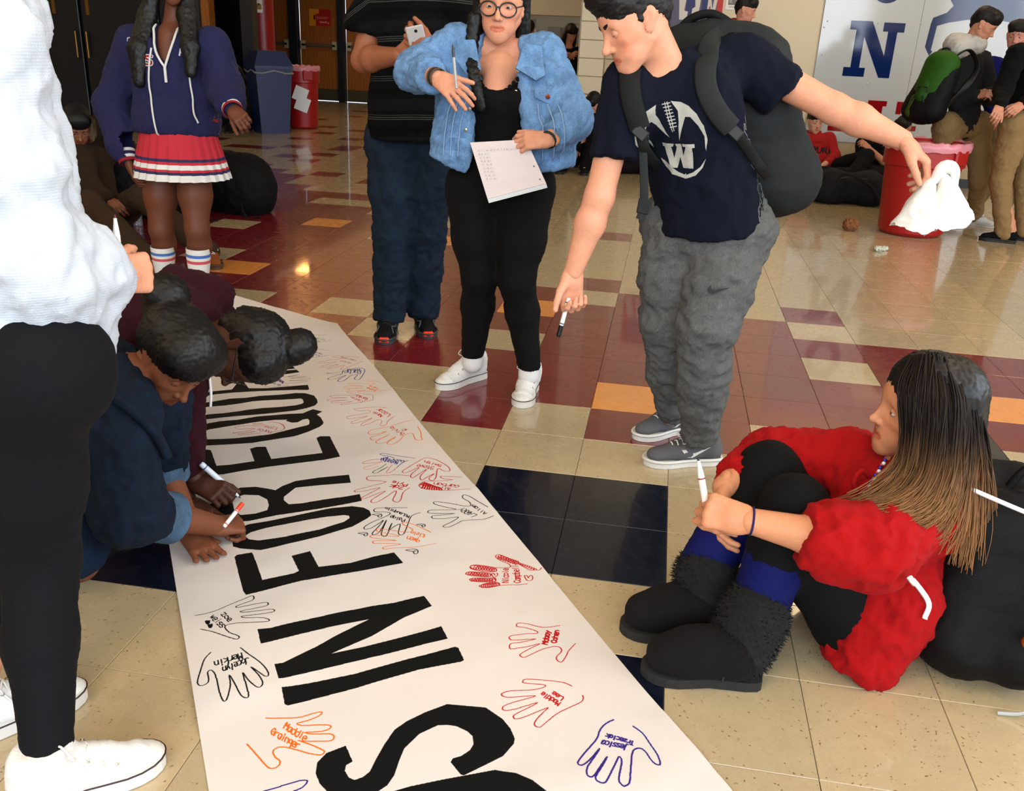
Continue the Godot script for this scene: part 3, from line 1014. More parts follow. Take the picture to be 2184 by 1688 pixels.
func build_floor() -> void:
	mats.scuff = tex(grey_image(128, func(x, y): return clampf(0.72 + 0.35 * wrap_noise(x, y, 128, 5) + 0.15 * wrap_noise(x, y, 128, 30), 0.2, 1)))
	var tm := {
		"b": [tile_material(Color(0.665, 0.59, 0.455), Color(0.33, 0.25, 0.15), 150, 0.34, 1), tile_material(Color(0.645, 0.575, 0.445), Color(0.34, 0.26, 0.16), 110, 0.34, 2), tile_material(Color(0.68, 0.60, 0.46), Color(0.36, 0.27, 0.16), 130, 0.34, 3)],
		"m": [tile_material(Color(0.405, 0.075, 0.095), Color(0.30, 0.05, 0.07), 60, 0.34, 4), tile_material(Color(0.42, 0.082, 0.102), Color(0.48, 0.16, 0.17), 60, 0.34, 5)],
		"n": [tile_material(Color(0.020, 0.045, 0.105), Color(0.07, 0.10, 0.17), 40, 0.34, 6)],
		"y": [tile_material(Color(0.84, 0.53, 0.235), Color(0.70, 0.42, 0.18), 50, 0.34, 7)],
	}
	var known := {}
	for k in tile_known:
		for p in tile_known[k]:
			known[Vector2i(p[0], p[1])] = k
	var sub := MB.new()
	sub.box(Vector3(-14.2, -0.25, -17.1), Vector3(7.3, -0.004, 7.3))
	var fl := struct("floor", sub.done(), std(Color(0.09, 0.075, 0.055), 0.9), "waxed floor of cream, maroon, navy and tan vinyl tiles", "floor")
	# one bevelled tile, shared
	var mb := MB.new()
	var a := TILE / 2 - 0.0006
	var e := TILE / 2 - 0.0016
	var t := 0.0
	var y1 := -0.0012
	mb.face([Vector3(-e, t, e), Vector3(e, t, e), Vector3(e, t, -e), Vector3(-e, t, -e)], [Vector2(0, 1), Vector2(1, 1), Vector2(1, 0), Vector2(0, 0)])
	for k in 4:
		var b := Basis(Vector3.UP, k * PI / 2)
		mb.face([b * Vector3(-a, y1, a), b * Vector3(a, y1, a), b * Vector3(e, t, e), b * Vector3(-e, t, e)])
		mb.face([b * Vector3(-a, -0.004, a), b * Vector3(a, -0.004, a), b * Vector3(a, y1, a), b * Vector3(-a, y1, a)])
	var tile := mb.done()
	# which tiles show largest in the photograph
	var cam: Camera3D = get_node("camera")
	var inv := cam.transform.affine_inverse()
	var list := []
	for v in range(-14, 56):
		for u in range(-46, 23):
			var p := Vector3((u + 0.5) * TILE, 0, -(v + 0.5) * TILE)
			if p.x < -14 or p.x > 7 or p.z < -17 or p.z > 7:
				continue
			var q := inv * p
			var score := 0.0
			if q.z < -0.5:
				var s := Vector2(q.x, q.y) / -q.z / tan(deg_to_rad(47.61 / 2))
				if absf(s.x) < 1.38 and absf(s.y) < 1.1:
					score = 1.0 / (q.z * q.z) * (1.0 / -q.z)
			list.append([score, u, v])
	list.sort_custom(func(x, y): return x[0] > y[0] or (x[0] == y[0] and (x[1] * 1000 + x[2] < y[1] * 1000 + y[2])))
	var rest := {}
	for k in list.size():
		var u: int = list[k][1]
		var v: int = list[k][2]
		var kind := tile_kind(u, v, known)
		var variant: int = posmod(u * 5 + v * 3, tm[kind].size())
		var p := Vector3((u + 0.5) * TILE, 0, -(v + 0.5) * TILE)
		var turn := posmod(u * 3 + v * 7 + u * v, 4) * PI / 2
		if k < 300:
			var o := part("tile", tile, tm[kind][variant], fl, p)
			o.rotation.y = turn
		else:
			var key := kind + str(variant)
			if not rest.has(key):
				rest[key] = MB.new()
				rest[key].col = Color(1, 1, 1)
			var b := Basis(Vector3.UP, turn)
			rest[key].face([p + b * Vector3(-a, 0, a), p + b * Vector3(a, 0, a), p + b * Vector3(a, 0, -a), p + b * Vector3(-a, 0, -a)], [Vector2(0, 1), Vector2(1, 1), Vector2(1, 0), Vector2(0, 0)])
	var am := ArrayMesh.new()
	for key in rest:
		var one: ArrayMesh = rest[key].done()
		am.add_surface_from_arrays(Mesh.PRIMITIVE_TRIANGLES, one.surface_get_arrays(0))
		am.surface_set_material(am.get_surface_count() - 1, tm[key[0]][int(key.substr(1))])
	var far := part("far_tiles", am, null, fl)
	far.set_meta("kind", "stuff")

# ---------------------------------------------------------------- banner drawing: millimetres along and across the paper
const LETTERS := [
	[0, 3501, 193, 3475, 202, 3457, 224, 3451, 264, 3497, 266, 3502, 252, 3515, 246, 3535, 249, 3545, 257, 3544, 273, 3535, 290, 3508, 310, 3477, 335, 3443, 367, 3428, 398, 3416, 443, 3409, 494, 3448, 567, 3493, 587, 3524, 591, 3554, 588, 3567, 580, 3590, 546, 3598, 509, 3609, 456, 3605, 451, 3568, 444, 3560, 451, 3560, 469, 3551, 492, 3538, 504, 3517, 510, 3500, 505, 3478, 489, 3468, 473, 3462, 454, 3472, 411, 3500, 370, 3528, 351, 3559, 332, 3580, 311, 3588, 291, 3591, 257, 3580, 225, 3558, 204, 3530, 194],
	[0, 3604, 289, 3598, 321, 3598, 351, 3604, 411, 3611, 465, 3618, 517, 3642, 551, 3673, 572, 3707, 585, 3755, 578, 3672, 270],
	[0, 3236, 177, 3239, 200, 3246, 338, 3237, 466, 3233, 577, 3238, 583, 3285, 580, 3288, 572, 3280, 474, 3291, 326, 3294, 209, 3294, 180, 3288, 174],
	[0, 3156, 176, 3207, 176, 3209, 186, 3206, 292, 3204, 403, 3198, 517, 3198, 572, 3146, 574, 3150, 533, 3156, 454, 3162, 378, 3162, 302, 3129, 406, 3085, 499, 3062, 579, 3016, 574, 3021, 495, 3017, 437, 3016, 340, 3018, 265, 3023, 191, 3017, 161, 3073, 160, 3073, 182, 3067, 255, 3065, 329, 3065, 418, 3106, 319, 3125, 279, 3146, 225, 3158, 195],
	[0, 2669, 156, 2659, 163, 2661, 202, 2673, 204, 2808, 206, 2805, 288, 2798, 302, 2720, 298, 2710, 350, 2796, 354, 2799, 379, 2806, 439, 2796, 505, 2794, 562, 2852, 570, 2853, 561, 2853, 454, 2850, 368, 2847, 300, 2856, 196, 2858, 158, 2840, 154, 2769, 154],
	[0, 2608, 160, 2628, 177, 2657, 226, 2656, 271, 2642, 389, 2618, 490, 2585, 543, 2570, 560, 2539, 563, 2514, 552, 2492, 522, 2483, 464, 2489, 373, 2497, 276, 2497, 219, 2511, 185, 2553, 165],
	[1, 2560, 198, 2586, 206, 2603, 230, 2611, 302, 2605, 397, 2582, 475, 2564, 497, 2549, 498, 2539, 485, 2533, 437, 2535, 340, 2537, 259, 2546, 216],
	[0, 2422, 564, 2469, 558, 2475, 426, 2470, 304, 2478, 222, 2470, 186, 2438, 153, 2391, 137, 2349, 142, 2311, 159, 2276, 192, 2260, 230, 2269, 274, 2292, 305, 2311, 327, 2290, 352, 2269, 397, 2269, 471, 2279, 566, 2336, 558, 2321, 460, 2314, 388, 2363, 343, 2384, 339, 2415, 348, 2423, 387, 2421, 463, 2422, 532],
	[1, 2350, 193, 2321, 206, 2310, 232, 2328, 274, 2363, 293, 2401, 292, 2430, 282, 2440, 247, 2435, 205, 2405, 192],
	[0, 1960, 160, 1969, 175, 2089, 178, 2092, 222, 2084, 299, 1989, 299, 1981, 322, 1988, 352, 2084, 353, 2087, 433, 2091, 523, 1964, 530, 1956, 545, 1966, 577, 2137, 572, 2145, 517, 2142, 422, 2139, 329, 2144, 260, 2154, 192, 2149, 131, 2037, 125],
	[0, 1776, 117, 1737, 192, 1733, 232, 1736, 294, 1722, 363, 1731, 458, 1746, 527, 1726, 555, 1716, 571, 1750, 599, 1772, 573, 1803, 581, 1849, 581, 1865, 575, 1886, 557, 1912, 513, 1934, 458, 1940, 400, 1947, 313, 1939, 242, 1926, 171, 1913, 116, 1862, 86, 1813, 90],
	[1, 1833, 131, 1790, 188, 1781, 263, 1774, 360, 1775, 416, 1787, 463, 1795, 455, 1818, 473, 1821, 493, 1803, 515, 1802, 534, 1821, 536, 1850, 529, 1857, 520, 1875, 449, 1893, 383, 1895, 321, 1892, 261, 1874, 179, 1859, 133],
	[0, 1647, 141, 1650, 205, 1655, 254, 1644, 333, 1639, 400, 1649, 465, 1651, 519, 1644, 545, 1631, 554, 1600, 556, 1587, 551, 1584, 518, 1568, 452, 1558, 373, 1568, 318, 1570, 265, 1566, 216, 1577, 148, 1518, 148, 1518, 221, 1508, 299, 1516, 352, 1510, 407, 1523, 488, 1524, 544, 1540, 580, 1576, 606, 1624, 607, 1654, 602, 1680, 587, 1698, 550, 1707, 508, 1704, 429, 1701, 351, 1701, 274, 1698, 199, 1695, 137],
	[0, 1406, 164, 1403, 258, 1405, 318, 1330, 351, 1295, 378, 1265, 426, 1263, 476, 1249, 553, 1250, 601, 1288, 607, 1292, 572, 1301, 484, 1325, 391, 1338, 375, 1408, 382, 1433, 448, 1442, 531, 1452, 607, 1501, 602, 1509, 595, 1492, 550, 1470, 469, 1452, 389, 1443, 321, 1440, 254, 1460, 159],
	[0, 1255, 361, 1210, 455, 1200, 547, 1105, 552, 1081, 571, 1097, 590, 1235, 598, 1236, 540, 1250, 449, 1277, 375],
]
const STROKES := [
	[0, 3, 2904, 32, 2905, 57, 2899, 87, 2886, 117, 2874, 152, 2867, 169, 2874, 174, 2888, 169, 2897, 138, 2902, 127, 2908, 133, 2908, 166, 2911, 195, 2917, 202, 2927, 196, 2927, 163, 2927, 134, 2935, 144, 2942, 176, 2947, 204, 2957, 211, 2962, 202, 2957, 166, 2950, 134, 2962, 143, 2976, 177, 2990, 192, 2996, 187, 2987, 154, 2975, 120, 2973, 99, 2981, 91, 3005, 98, 3023, 113, 3032, 117, 3038, 111, 3028, 99, 3008, 80, 2988, 62, 2968, 38],
	[0, 3, 3066, 50, 3086, 34, 3122, 22, 3156, 12, 3170, 13, 3175, 20, 3169, 32, 3154, 35, 3135, 35, 3129, 43, 3149, 50, 3202, 51, 3235, 54, 3240, 60, 3222, 68, 3191, 76, 3159, 78, 3194, 85, 3231, 91, 3245, 100, 3240, 107, 3208, 107, 3161, 106, 3189, 113, 3217, 125, 3223, 134, 3210, 141, 3181, 137, 3148, 126, 3171, 139, 3190, 149, 3189, 157, 3166, 156, 3134, 145, 3104, 129, 3072, 114],
	[2, 4, 3316, 130, 3331, 170, 3338, 194, 3337, 216, 3337, 237, 3343, 240, 3350, 226, 3354, 203, 3354, 186, 3364, 195, 3373, 224, 3382, 245, 3390, 248, 3395, 235, 3391, 214, 3386, 196, 3396, 210, 3406, 239, 3416, 248, 3427, 240, 3419, 214, 3408, 186, 3404, 180, 3425, 201, 3446, 218, 3453, 220, 3458, 212, 3447, 193, 3427, 170, 3412, 151, 3408, 137, 3415, 127, 3431, 128, 3446, 135, 3457, 130, 3460, 119, 3452, 110, 3422, 99, 3377, 83],
	[3, 3.5, 3510, 92, 3510, 122, 3509, 154, 3512, 170, 3518, 173, 3528, 161, 3531, 144],
	[1, 3, 2999, 912, 3006, 904, 3003, 893, 3001, 881, 2991, 873, 2971, 865, 2950, 861, 2927, 845, 2908, 836, 2900, 827, 2905, 817, 2917, 817, 2935, 825, 2948, 834, 2959, 837, 2969, 834, 2969, 825, 2963, 808, 2954, 791, 2937, 767, 2927, 745, 2930, 733, 2941, 731, 2954, 745, 2968, 765, 2974, 791],
	[1, 4, 2932, 732, 2928, 741, 2940, 765, 2958, 789, 2969, 793, 2974, 787, 2965, 761, 2947, 738, 2934, 732],
	[1, 4, 2957, 709, 2952, 721, 2963, 746, 2977, 769, 2986, 769, 2990, 762, 2978, 735, 2965, 714, 2957, 709],
	[1, 4, 2984, 710, 2983, 723, 2992, 750, 3002, 773, 3010, 774, 3018, 765, 3006, 738, 2994, 713, 2985, 710],
	[1, 4, 3020, 723, 3017, 738, 3019, 764, 3027, 774, 3035, 774, 3039, 766, 3036, 741, 3027, 726, 3020, 723],
	[1, 3, 2939, 745, 2945, 743, 2947, 740, 2944, 738, 2938, 740, 2933, 745, 2932, 749, 2936, 752, 2943, 751, 2948, 749, 2950, 746, 2947, 744, 2942, 746, 2937, 751, 2936, 755, 2940, 758, 2946, 757, 2952, 755, 2954, 752, 2951, 751, 2945, 752, 2940, 757, 2939, 761, 2943, 764, 2950, 764, 2956, 761, 2958, 758, 2955, 757, 2949, 759, 2944, 763, 2943, 767, 2947, 770, 2954, 770, 2959, 767, 2961, 764, 2958, 763, 2953, 765, 2948, 769, 2947, 774, 2951, 776, 2957, 776, 2963, 773, 2965, 770, 2962, 769, 2956, 771, 2951, 775, 2950, 780, 2954, 782, 2961, 782, 2967, 779, 2969, 776, 2966, 775, 2960, 777, 2955, 781, 2954, 786, 2958, 788, 2965, 788, 2971, 785, 2972, 782, 2969, 781, 2964, 783, 2959, 787, 2958, 792, 2962, 794, 2968, 794],
	[1, 3, 2960, 720, 2965, 718, 2967, 715, 2964, 714, 2959, 716, 2955, 720, 2954, 724, 2958, 726, 2963, 726, 2968, 724, 2970, 721, 2967, 720, 2962, 722, 2958, 726, 2957, 730, 2961, 733, 2966, 732, 2971, 730, 2973, 728, 2970, 727, 2965, 728, 2961, 732, 2960, 736, 2964, 739, 2970, 739, 2975, 736, 2976, 734, 2974, 733, 2969, 735, 2964, 738, 2963, 743, 2967, 745, 2973, 745, 2978, 743, 2979, 740, 2977, 739, 2972, 741, 2967, 745, 2967, 749, 2970, 751, 2976, 751, 2981, 749, 2982, 746, 2980, 745, 2975, 747, 2970, 751, 2970, 755, 2973, 758, 2979, 757, 2984, 755, 2985, 752, 2983, 752, 2978, 753, 2974, 757, 2973, 761, 2976, 764, 2982, 764, 2987, 761, 2988, 759, 2986, 758, 2981, 760, 2977, 763, 2976, 768, 2979, 770, 2985, 770],
	[1, 3, 2988, 719, 2993, 717, 2994, 715, 2992, 714, 2987, 715, 2984, 719, 2983, 722, 2986, 725, 2991, 725, 2995, 723, 2997, 720, 2994, 720, 2990, 721, 2986, 725, 2985, 728, 2988, 731, 2993, 731, 2998, 729, 2999, 726, 2997, 725, 2992, 727, 2989, 731, 2988, 734, 2991, 737, 2996, 736, 3000, 734, 3002, 732, 2999, 731, 2995, 733, 2991, 736, 2990, 740, 2993, 742, 2999, 742, 3003, 740, 3004, 738, 3002, 737, 2998, 739, 2994, 742, 2993, 746, 2996, 748, 3001, 748, 3006, 746, 3007, 744, 3005, 743, 3000, 745, 2996, 748, 2996, 752, 2999, 754, 3004, 754, 3008, 752, 3009, 750, 3007, 749, 3003, 751, 2999, 754, 2998, 758, 3001, 760, 3006, 760, 3011, 758, 3012, 756, 3010, 755, 3005, 757, 3001, 760, 3001, 764, 3004, 766, 3009, 766, 3013, 764, 3015, 762, 3012, 761, 3008, 763, 3004, 766, 3003, 770, 3006, 772, 3011, 772],
	[1, 3, 3024, 733, 3029, 731, 3031, 728, 3028, 727, 3022, 729, 3017, 732, 3016, 736, 3019, 739, 3025, 738, 3030, 736, 3032, 733, 3029, 732, 3023, 734, 3018, 737, 3017, 741, 3021, 744, 3026, 743, 3031, 741, 3033, 738, 3030, 737, 3024, 738, 3020, 742, 3018, 746, 3022, 748, 3027, 748, 3032, 745, 3034, 743, 3031, 742, 3025, 743, 3021, 747, 3020, 751, 3023, 753, 3029, 753, 3034, 750, 3035, 747, 3032, 746, 3027, 748, 3022, 752, 3021, 756, 3024, 758, 3030, 758, 3035, 755, 3036, 752, 3033, 751, 3028, 753, 3023, 757, 3022, 761, 3025, 763, 3031, 763, 3036, 760, 3037, 757, 3034, 756, 3029, 758, 3024, 762, 3023, 766, 3026, 768, 3032, 768, 3037, 765, 3038, 762, 3035, 761, 3030, 763, 3025, 767, 3024, 771, 3027, 773, 3033, 772],
	[1, 3, 2910, 826, 2918, 823, 2921, 820, 2918, 819, 2911, 822, 2905, 827, 2903, 831, 2908, 832, 2916, 831, 2924, 827, 2927, 824, 2924, 824, 2917, 827, 2911, 831, 2909, 835, 2914, 837, 2922, 836, 2930, 832, 2933, 829, 2930, 829, 2923, 831, 2917, 836, 2915, 840, 2920, 842, 2928, 840, 2936, 837, 2939, 834, 2936, 833, 2929, 836, 2923, 841, 2921, 845, 2926, 846, 2934, 845, 2942, 841, 2945, 838, 2942, 838, 2935, 841, 2929, 845, 2928, 849, 2932, 851, 2940, 850, 2948, 846, 2951, 843, 2948, 842, 2941, 845, 2935, 850, 2934, 854, 2938, 856, 2946, 854, 2954, 851, 2957, 848, 2954, 847, 2947, 850, 2941, 854, 2940, 859, 2944, 860, 2952, 859, 2960, 855, 2963, 852, 2960, 852, 2953, 854, 2947, 859, 2946, 863, 2950, 865, 2958, 863],
	[1, 3, 2958, 863, 2962, 861, 2963, 859, 2961, 858, 2959, 859, 2957, 862, 2957, 865, 2960, 867, 2964, 867, 2967, 866, 2968, 864, 2967, 862, 2965, 863, 2963, 866, 2963, 869, 2966, 871, 2970, 871, 2973, 870, 2974, 868, 2973, 867, 2970, 868, 2968, 870, 2969, 873, 2971, 875, 2975, 876, 2978, 874, 2979, 872, 2978, 871, 2976, 872, 2974, 874, 2974, 878, 2977, 880, 2981, 880, 2984, 878, 2985, 876, 2984, 875, 2981, 876, 2980, 879, 2980, 882, 2982, 884, 2986, 884, 2989, 882, 2990, 880, 2989, 879, 2987, 880, 2985, 883, 2985, 886, 2988, 888, 2992, 888, 2995, 886, 2996, 884, 2995, 883, 2992, 884, 2991, 887, 2991, 890, 2994, 892, 2997, 892, 3000, 891, 3001, 889, 3000, 888, 2998, 888, 2996, 891, 2996, 894, 2999, 896, 3003, 896],
	[1, 3, 3039, 772, 3044, 794, 3053, 822, 3055, 845],
	[1, 3, 3032, 858, 3021, 859, 3019, 853, 3032, 850, 3043, 852, 3043, 864, 3029, 872, 3022, 869, 3032, 858],
	[1, 3, 2991, 780, 2980, 780, 2980, 775, 2991, 772, 2999, 774, 2994, 785, 2985, 789, 2982, 786],
	[1, 3, 3243, 846, 3241, 824, 3235, 803, 3221, 785, 3210, 772, 3202, 756, 3203, 749, 3209, 745, 3214, 747, 3223, 762, 3238, 777, 3248, 783, 3253, 780, 3251, 771, 3246, 754, 3243, 732, 3241, 720, 3244, 711, 3250, 708, 3257, 711, 3262, 726, 3266, 745, 3272, 767, 3272, 748, 3272, 725, 3269, 706, 3274, 698, 3283, 695, 3287, 698, 3289, 716, 3291, 733, 3291, 769, 3297, 749, 3305, 723, 3311, 709, 3317, 707, 3324, 713, 3321, 729, 3312, 765, 3311, 790, 3313, 800, 3319, 807, 3329, 808, 3338, 801, 3345, 789, 3355, 781, 3365, 782, 3369, 789, 3353, 808, 3339, 821, 3320, 849],
	[1, 3, 3452, 771, 3438, 762, 3426, 746, 3412, 721, 3399, 695, 3395, 682, 3399, 676, 3405, 676, 3416, 696, 3425, 713, 3431, 717, 3434, 708, 3433, 686, 3426, 662, 3418, 634, 3419, 620, 3422, 614, 3431, 617, 3438, 630, 3444, 654, 3452, 681, 3454, 670, 3454, 639, 3456, 612, 3461, 600, 3469, 599, 3473, 607, 3475, 626, 3474, 650, 3474, 677, 3481, 653, 3486, 631, 3491, 614, 3497, 610, 3503, 613, 3504, 630, 3500, 660, 3496, 691, 3505, 676, 3519, 654, 3530, 643, 3538, 643, 3543, 650, 3535, 668, 3520, 700, 3512, 734, 3506, 765, 3497, 776, 3488, 779],
	[3, 4.5, 3580, 804, 3582, 790, 3589, 773, 3600, 759, 3612, 749, 3624, 734, 3635, 716, 3649, 693, 3660, 678, 3667, 674, 3673, 678, 3670, 691, 3660, 710, 3645, 734, 3662, 713, 3678, 691, 3690, 680, 3702, 676, 3708, 680, 3706, 689, 3693, 707, 3671, 737, 3691, 714, 3709, 691, 3719, 686, 3728, 692, 3729, 701, 3713, 721, 3688, 749, 3679, 759, 3685, 761, 3701, 752, 3732, 728, 3744, 726, 3752, 729, 3749, 741, 3735, 752, 3708, 770, 3681, 789, 3672, 801, 3675, 813, 3689, 816, 3708, 814, 3723, 815, 3730, 823, 3719, 829, 3700, 834, 3669, 837, 3638, 839, 3613, 832],
	[0, 2.5, 2642, 902, 2605, 889, 2569, 878, 2549, 867, 2548, 856, 2565, 851, 2589, 860, 2610, 859, 2618, 849, 2607, 832, 2586, 808, 2564, 778, 2557, 759, 2570, 757, 2592, 776, 2622, 807, 2620, 790, 2606, 751, 2601, 730, 2608, 722, 2617, 725, 2631, 754, 2646, 793, 2643, 764, 2636, 731, 2641, 723, 2652, 725, 2664, 755, 2670, 796, 2691, 767, 2703, 739, 2711, 735, 2717, 750, 2705, 781, 2696, 801, 2703, 835, 2708, 863, 2697, 897],
	[0, 2.5, 2562, 672, 2550, 634, 2536, 600, 2533, 582, 2542, 575, 2554, 576, 2562, 595, 2572, 611, 2581, 614, 2590, 603, 2599, 582, 2612, 550, 2626, 528, 2637, 519, 2646, 522, 2644, 539, 2627, 565, 2612, 584, 2644, 560, 2669, 537, 2679, 532, 2684, 537, 2671, 557, 2615, 592, 2657, 570, 2687, 556, 2702, 559, 2697, 570, 2638, 602, 2675, 581, 2659, 602, 2650, 623, 2681, 610, 2699, 603, 2712, 606, 2706, 617, 2679, 633, 2647, 650, 2619, 666, 2609, 681, 2606, 699],
	[2, 3, 2729, 691, 2694, 675, 2665, 658, 2644, 639, 2647, 630, 2660, 632, 2678, 642, 2694, 647, 2703, 641, 2702, 630, 2688, 604, 2667, 576, 2657, 556, 2663, 548, 2675, 555, 2696, 581, 2711, 598, 2716, 594, 2700, 562, 2686, 534, 2688, 524, 2698, 526, 2715, 551, 2736, 586, 2727, 559, 2717, 530, 2722, 521, 2732, 526, 2741, 555, 2758, 592, 2759, 572, 2757, 550, 2761, 539, 2769, 542, 2772, 568, 2782, 609, 2787, 642, 2787, 686],
	[0, 2.5, 2566, 563, 2566, 576, 2571, 586, 2582, 588, 2590, 582, 2589, 576, 2578, 577, 2577, 584, 2578, 577, 2566, 563],
	[0, 2.5, 2660, 496, 2660, 509, 2665, 519, 2674, 520, 2682, 515, 2681, 510, 2671, 510, 2670, 516, 2671, 510, 2660, 496],
	[0, 2.5, 2669, 667, 2669, 679, 2674, 688, 2682, 689, 2689, 684, 2689, 679, 2679, 680, 2678, 685, 2679, 680, 2669, 667],
	[0, 2.5, 2792, 595, 2792, 611, 2798, 624, 2810, 625, 2819, 619, 2818, 612, 2806, 613, 2804, 621, 2806, 613, 2792, 595],
	[1, 2.5, 2360, 746, 2340, 711, 2328, 670, 2314, 633, 2313, 618, 2327, 611, 2342, 617, 2357, 641, 2369, 658, 2375, 660, 2379, 645, 2383, 609, 2389, 569, 2395, 553, 2405, 560, 2408, 592, 2407, 632, 2429, 596, 2447, 564, 2457, 560, 2457, 576, 2444, 609, 2436, 641, 2456, 613, 2474, 587, 2488, 582, 2494, 595, 2477, 627, 2445, 668, 2454, 671, 2493, 649, 2508, 647, 2519, 656, 2505, 670, 2461, 691, 2439, 719],
	[1, 2.5, 2357, 885, 2323, 885, 2271, 868, 2242, 839, 2264, 801, 2293, 760, 2313, 736, 2328, 733, 2329, 748, 2310, 781, 2308, 793, 2342, 760, 2364, 746, 2377, 749, 2363, 769, 2330, 812, 2367, 781, 2390, 770, 2405, 772, 2393, 788, 2370, 824, 2392, 802, 2407, 795, 2418, 803, 2398, 821, 2336, 849, 2360, 863, 2365, 878, 2357, 885],
	[1, 2.5, 2421, 899, 2405, 866, 2394, 841, 2403, 836, 2414, 842, 2430, 867, 2428, 839, 2421, 802, 2415, 778, 2428, 756, 2441, 751, 2464, 762, 2489, 804, 2508, 849, 2516, 895],
	[1, 7, 2434, 756, 2423, 775, 2456, 754],
	[1, 7, 2438, 762, 2429, 779, 2460, 761],
	[1, 7, 2443, 769, 2435, 784, 2465, 768],
	[1, 7, 2447, 775, 2441, 788, 2469, 774],
	[1, 7, 2451, 781, 2447, 792, 2473, 781],
	[1, 7, 2456, 788, 2453, 796, 2477, 788],
	[1, 7, 2460, 794, 2459, 800, 2481, 795],
	[1, 7, 2465, 800, 2465, 805, 2485, 802],
	[1, 7, 2469, 806, 2471, 809, 2489, 809],
	[4, 2.5, 2231, 804, 2208, 776, 2178, 736, 2161, 713, 2164, 704, 2173, 704, 2193, 731, 2206, 738],
	[1, 2, 2203, 696, 2198, 660, 2206, 633, 2215, 632, 2220, 661, 2221, 693],
	[2, 2, 2224, 692, 2234, 657, 2242, 629, 2248, 622, 2258, 627, 2257, 651, 2249, 672],
	[5, 2.5, 2241, 701, 2265, 675, 2280, 647, 2291, 642, 2297, 653, 2282, 673, 2267, 698],
	[0, 2, 2267, 698, 2285, 672, 2297, 653],
	[1, 2, 2256, 718, 2284, 696, 2307, 682, 2311, 691, 2298, 710, 2277, 730],
	[4, 2.5, 2277, 730, 2256, 750, 2240, 777],
	[2, 2.5, 1975, 897, 2017, 894, 2056, 885, 2068, 880, 2088, 878, 2094, 866, 2084, 855, 2054, 858, 2030, 860, 2028, 842, 2042, 821, 2070, 802, 2093, 773, 2094, 754, 2080, 752, 2056, 770, 2040, 794, 2065, 767, 2078, 736, 2072, 718, 2056, 719, 2037, 743, 2014, 778, 2037, 743, 2044, 714, 2025, 707, 2014, 714, 2003, 744, 1982, 778, 1995, 741, 1990, 715, 1975, 712, 1956, 730, 1950, 765, 1944, 801, 1924, 852, 1912, 897],
	[1, 2, 1774, 839, 1756, 800, 1752, 757, 1753, 723, 1763, 718, 1777, 736, 1780, 764, 1792, 771, 1807, 759, 1812, 727, 1820, 682, 1833, 669, 1845, 676, 1843, 704, 1836, 747, 1858, 706, 1874, 677, 1886, 678, 1881, 708, 1858, 759, 1883, 727, 1902, 706, 1913, 708, 1899, 740, 1877, 775, 1881, 788, 1901, 783, 1920, 772, 1932, 776, 1924, 795, 1895, 809, 1861, 843],
	[1, 2, 1692, 808, 1642, 820, 1620, 792, 1588, 756, 1578, 737, 1583, 733, 1608, 753, 1627, 773, 1617, 733, 1601, 677, 1606, 662, 1619, 667, 1640, 721, 1632, 670, 1636, 643, 1650, 648, 1664, 718, 1660, 669, 1667, 652, 1677, 657, 1682, 729, 1690, 700, 1698, 681, 1704, 688, 1699, 742, 1692, 808],
	[2, 2, 1519, 893, 1479, 862, 1469, 849, 1483, 844, 1506, 861, 1524, 860, 1516, 836, 1490, 781, 1493, 761, 1512, 772, 1536, 812, 1516, 759, 1524, 737, 1542, 746, 1556, 807, 1550, 759, 1558, 742, 1573, 763, 1580, 813, 1589, 773, 1604, 889],
	[4, 2.5, 1317, 851, 1332, 865, 1363, 865, 1437, 829, 1459, 812, 1451, 800, 1433, 803, 1406, 821, 1396, 818, 1399, 798, 1444, 761, 1459, 739, 1447, 729, 1425, 744, 1391, 777, 1414, 740, 1424, 713, 1420, 699, 1406, 699, 1387, 728, 1374, 763, 1361, 734, 1349, 712, 1342, 710, 1343, 738, 1343, 770, 1326, 807, 1317, 851],
	[1, 2, 1184, 889, 1158, 849, 1128, 806, 1127, 786, 1135, 779, 1155, 803, 1172, 832, 1176, 791, 1177, 728, 1188, 707, 1202, 720, 1209, 783, 1224, 747, 1244, 704, 1256, 707, 1241, 782, 1266, 741, 1277, 725, 1286, 733, 1266, 789, 1265, 802, 1298, 781, 1313, 773, 1317, 786, 1289, 816, 1241, 891],
	[4, 1.6, 1101, 776, 1111, 733, 1112, 700, 1119, 646, 1110, 640, 1097, 693, 1087, 650, 1072, 607, 1065, 612, 1066, 680, 1049, 624, 1035, 601, 1030, 608, 1043, 688, 1020, 640, 1004, 617, 997, 628, 1023, 679, 1035, 710],
	[5, 1.6, 814, 828, 792, 762, 773, 702, 786, 698, 811, 733, 831, 752, 851, 739, 835, 683, 833, 646, 843, 642, 861, 692, 860, 740, 874, 675, 888, 637, 899, 643, 884, 732, 911, 685, 929, 661, 941, 665, 937, 697, 914, 736, 952, 711, 971, 705, 980, 722, 1008, 750, 1038, 785],
	[5, 1.6, 957, 727, 922, 744, 909, 778, 895, 830],
	[3, 2, 1369, 447, 1403, 447, 1426, 466, 1435, 535],
	[3, 1.8, 1321, 464, 1318, 496, 1327, 553, 1318, 599, 1326, 550, 1339, 580, 1350, 622, 1349, 555, 1371, 624, 1386, 624, 1373, 547, 1401, 609, 1413, 603, 1403, 524],
	[1, 2, 1792, 372, 1788, 337, 1803, 375, 1813, 364, 1796, 321, 1793, 281, 1809, 277, 1819, 298, 1829, 341, 1841, 304, 1842, 267, 1849, 268, 1852, 337, 1858, 307, 1859, 280, 1869, 286, 1870, 352],
	[1, 3, 1786, 396, 1802, 424, 1827, 438, 1855, 439, 1873, 424, 1877, 386],
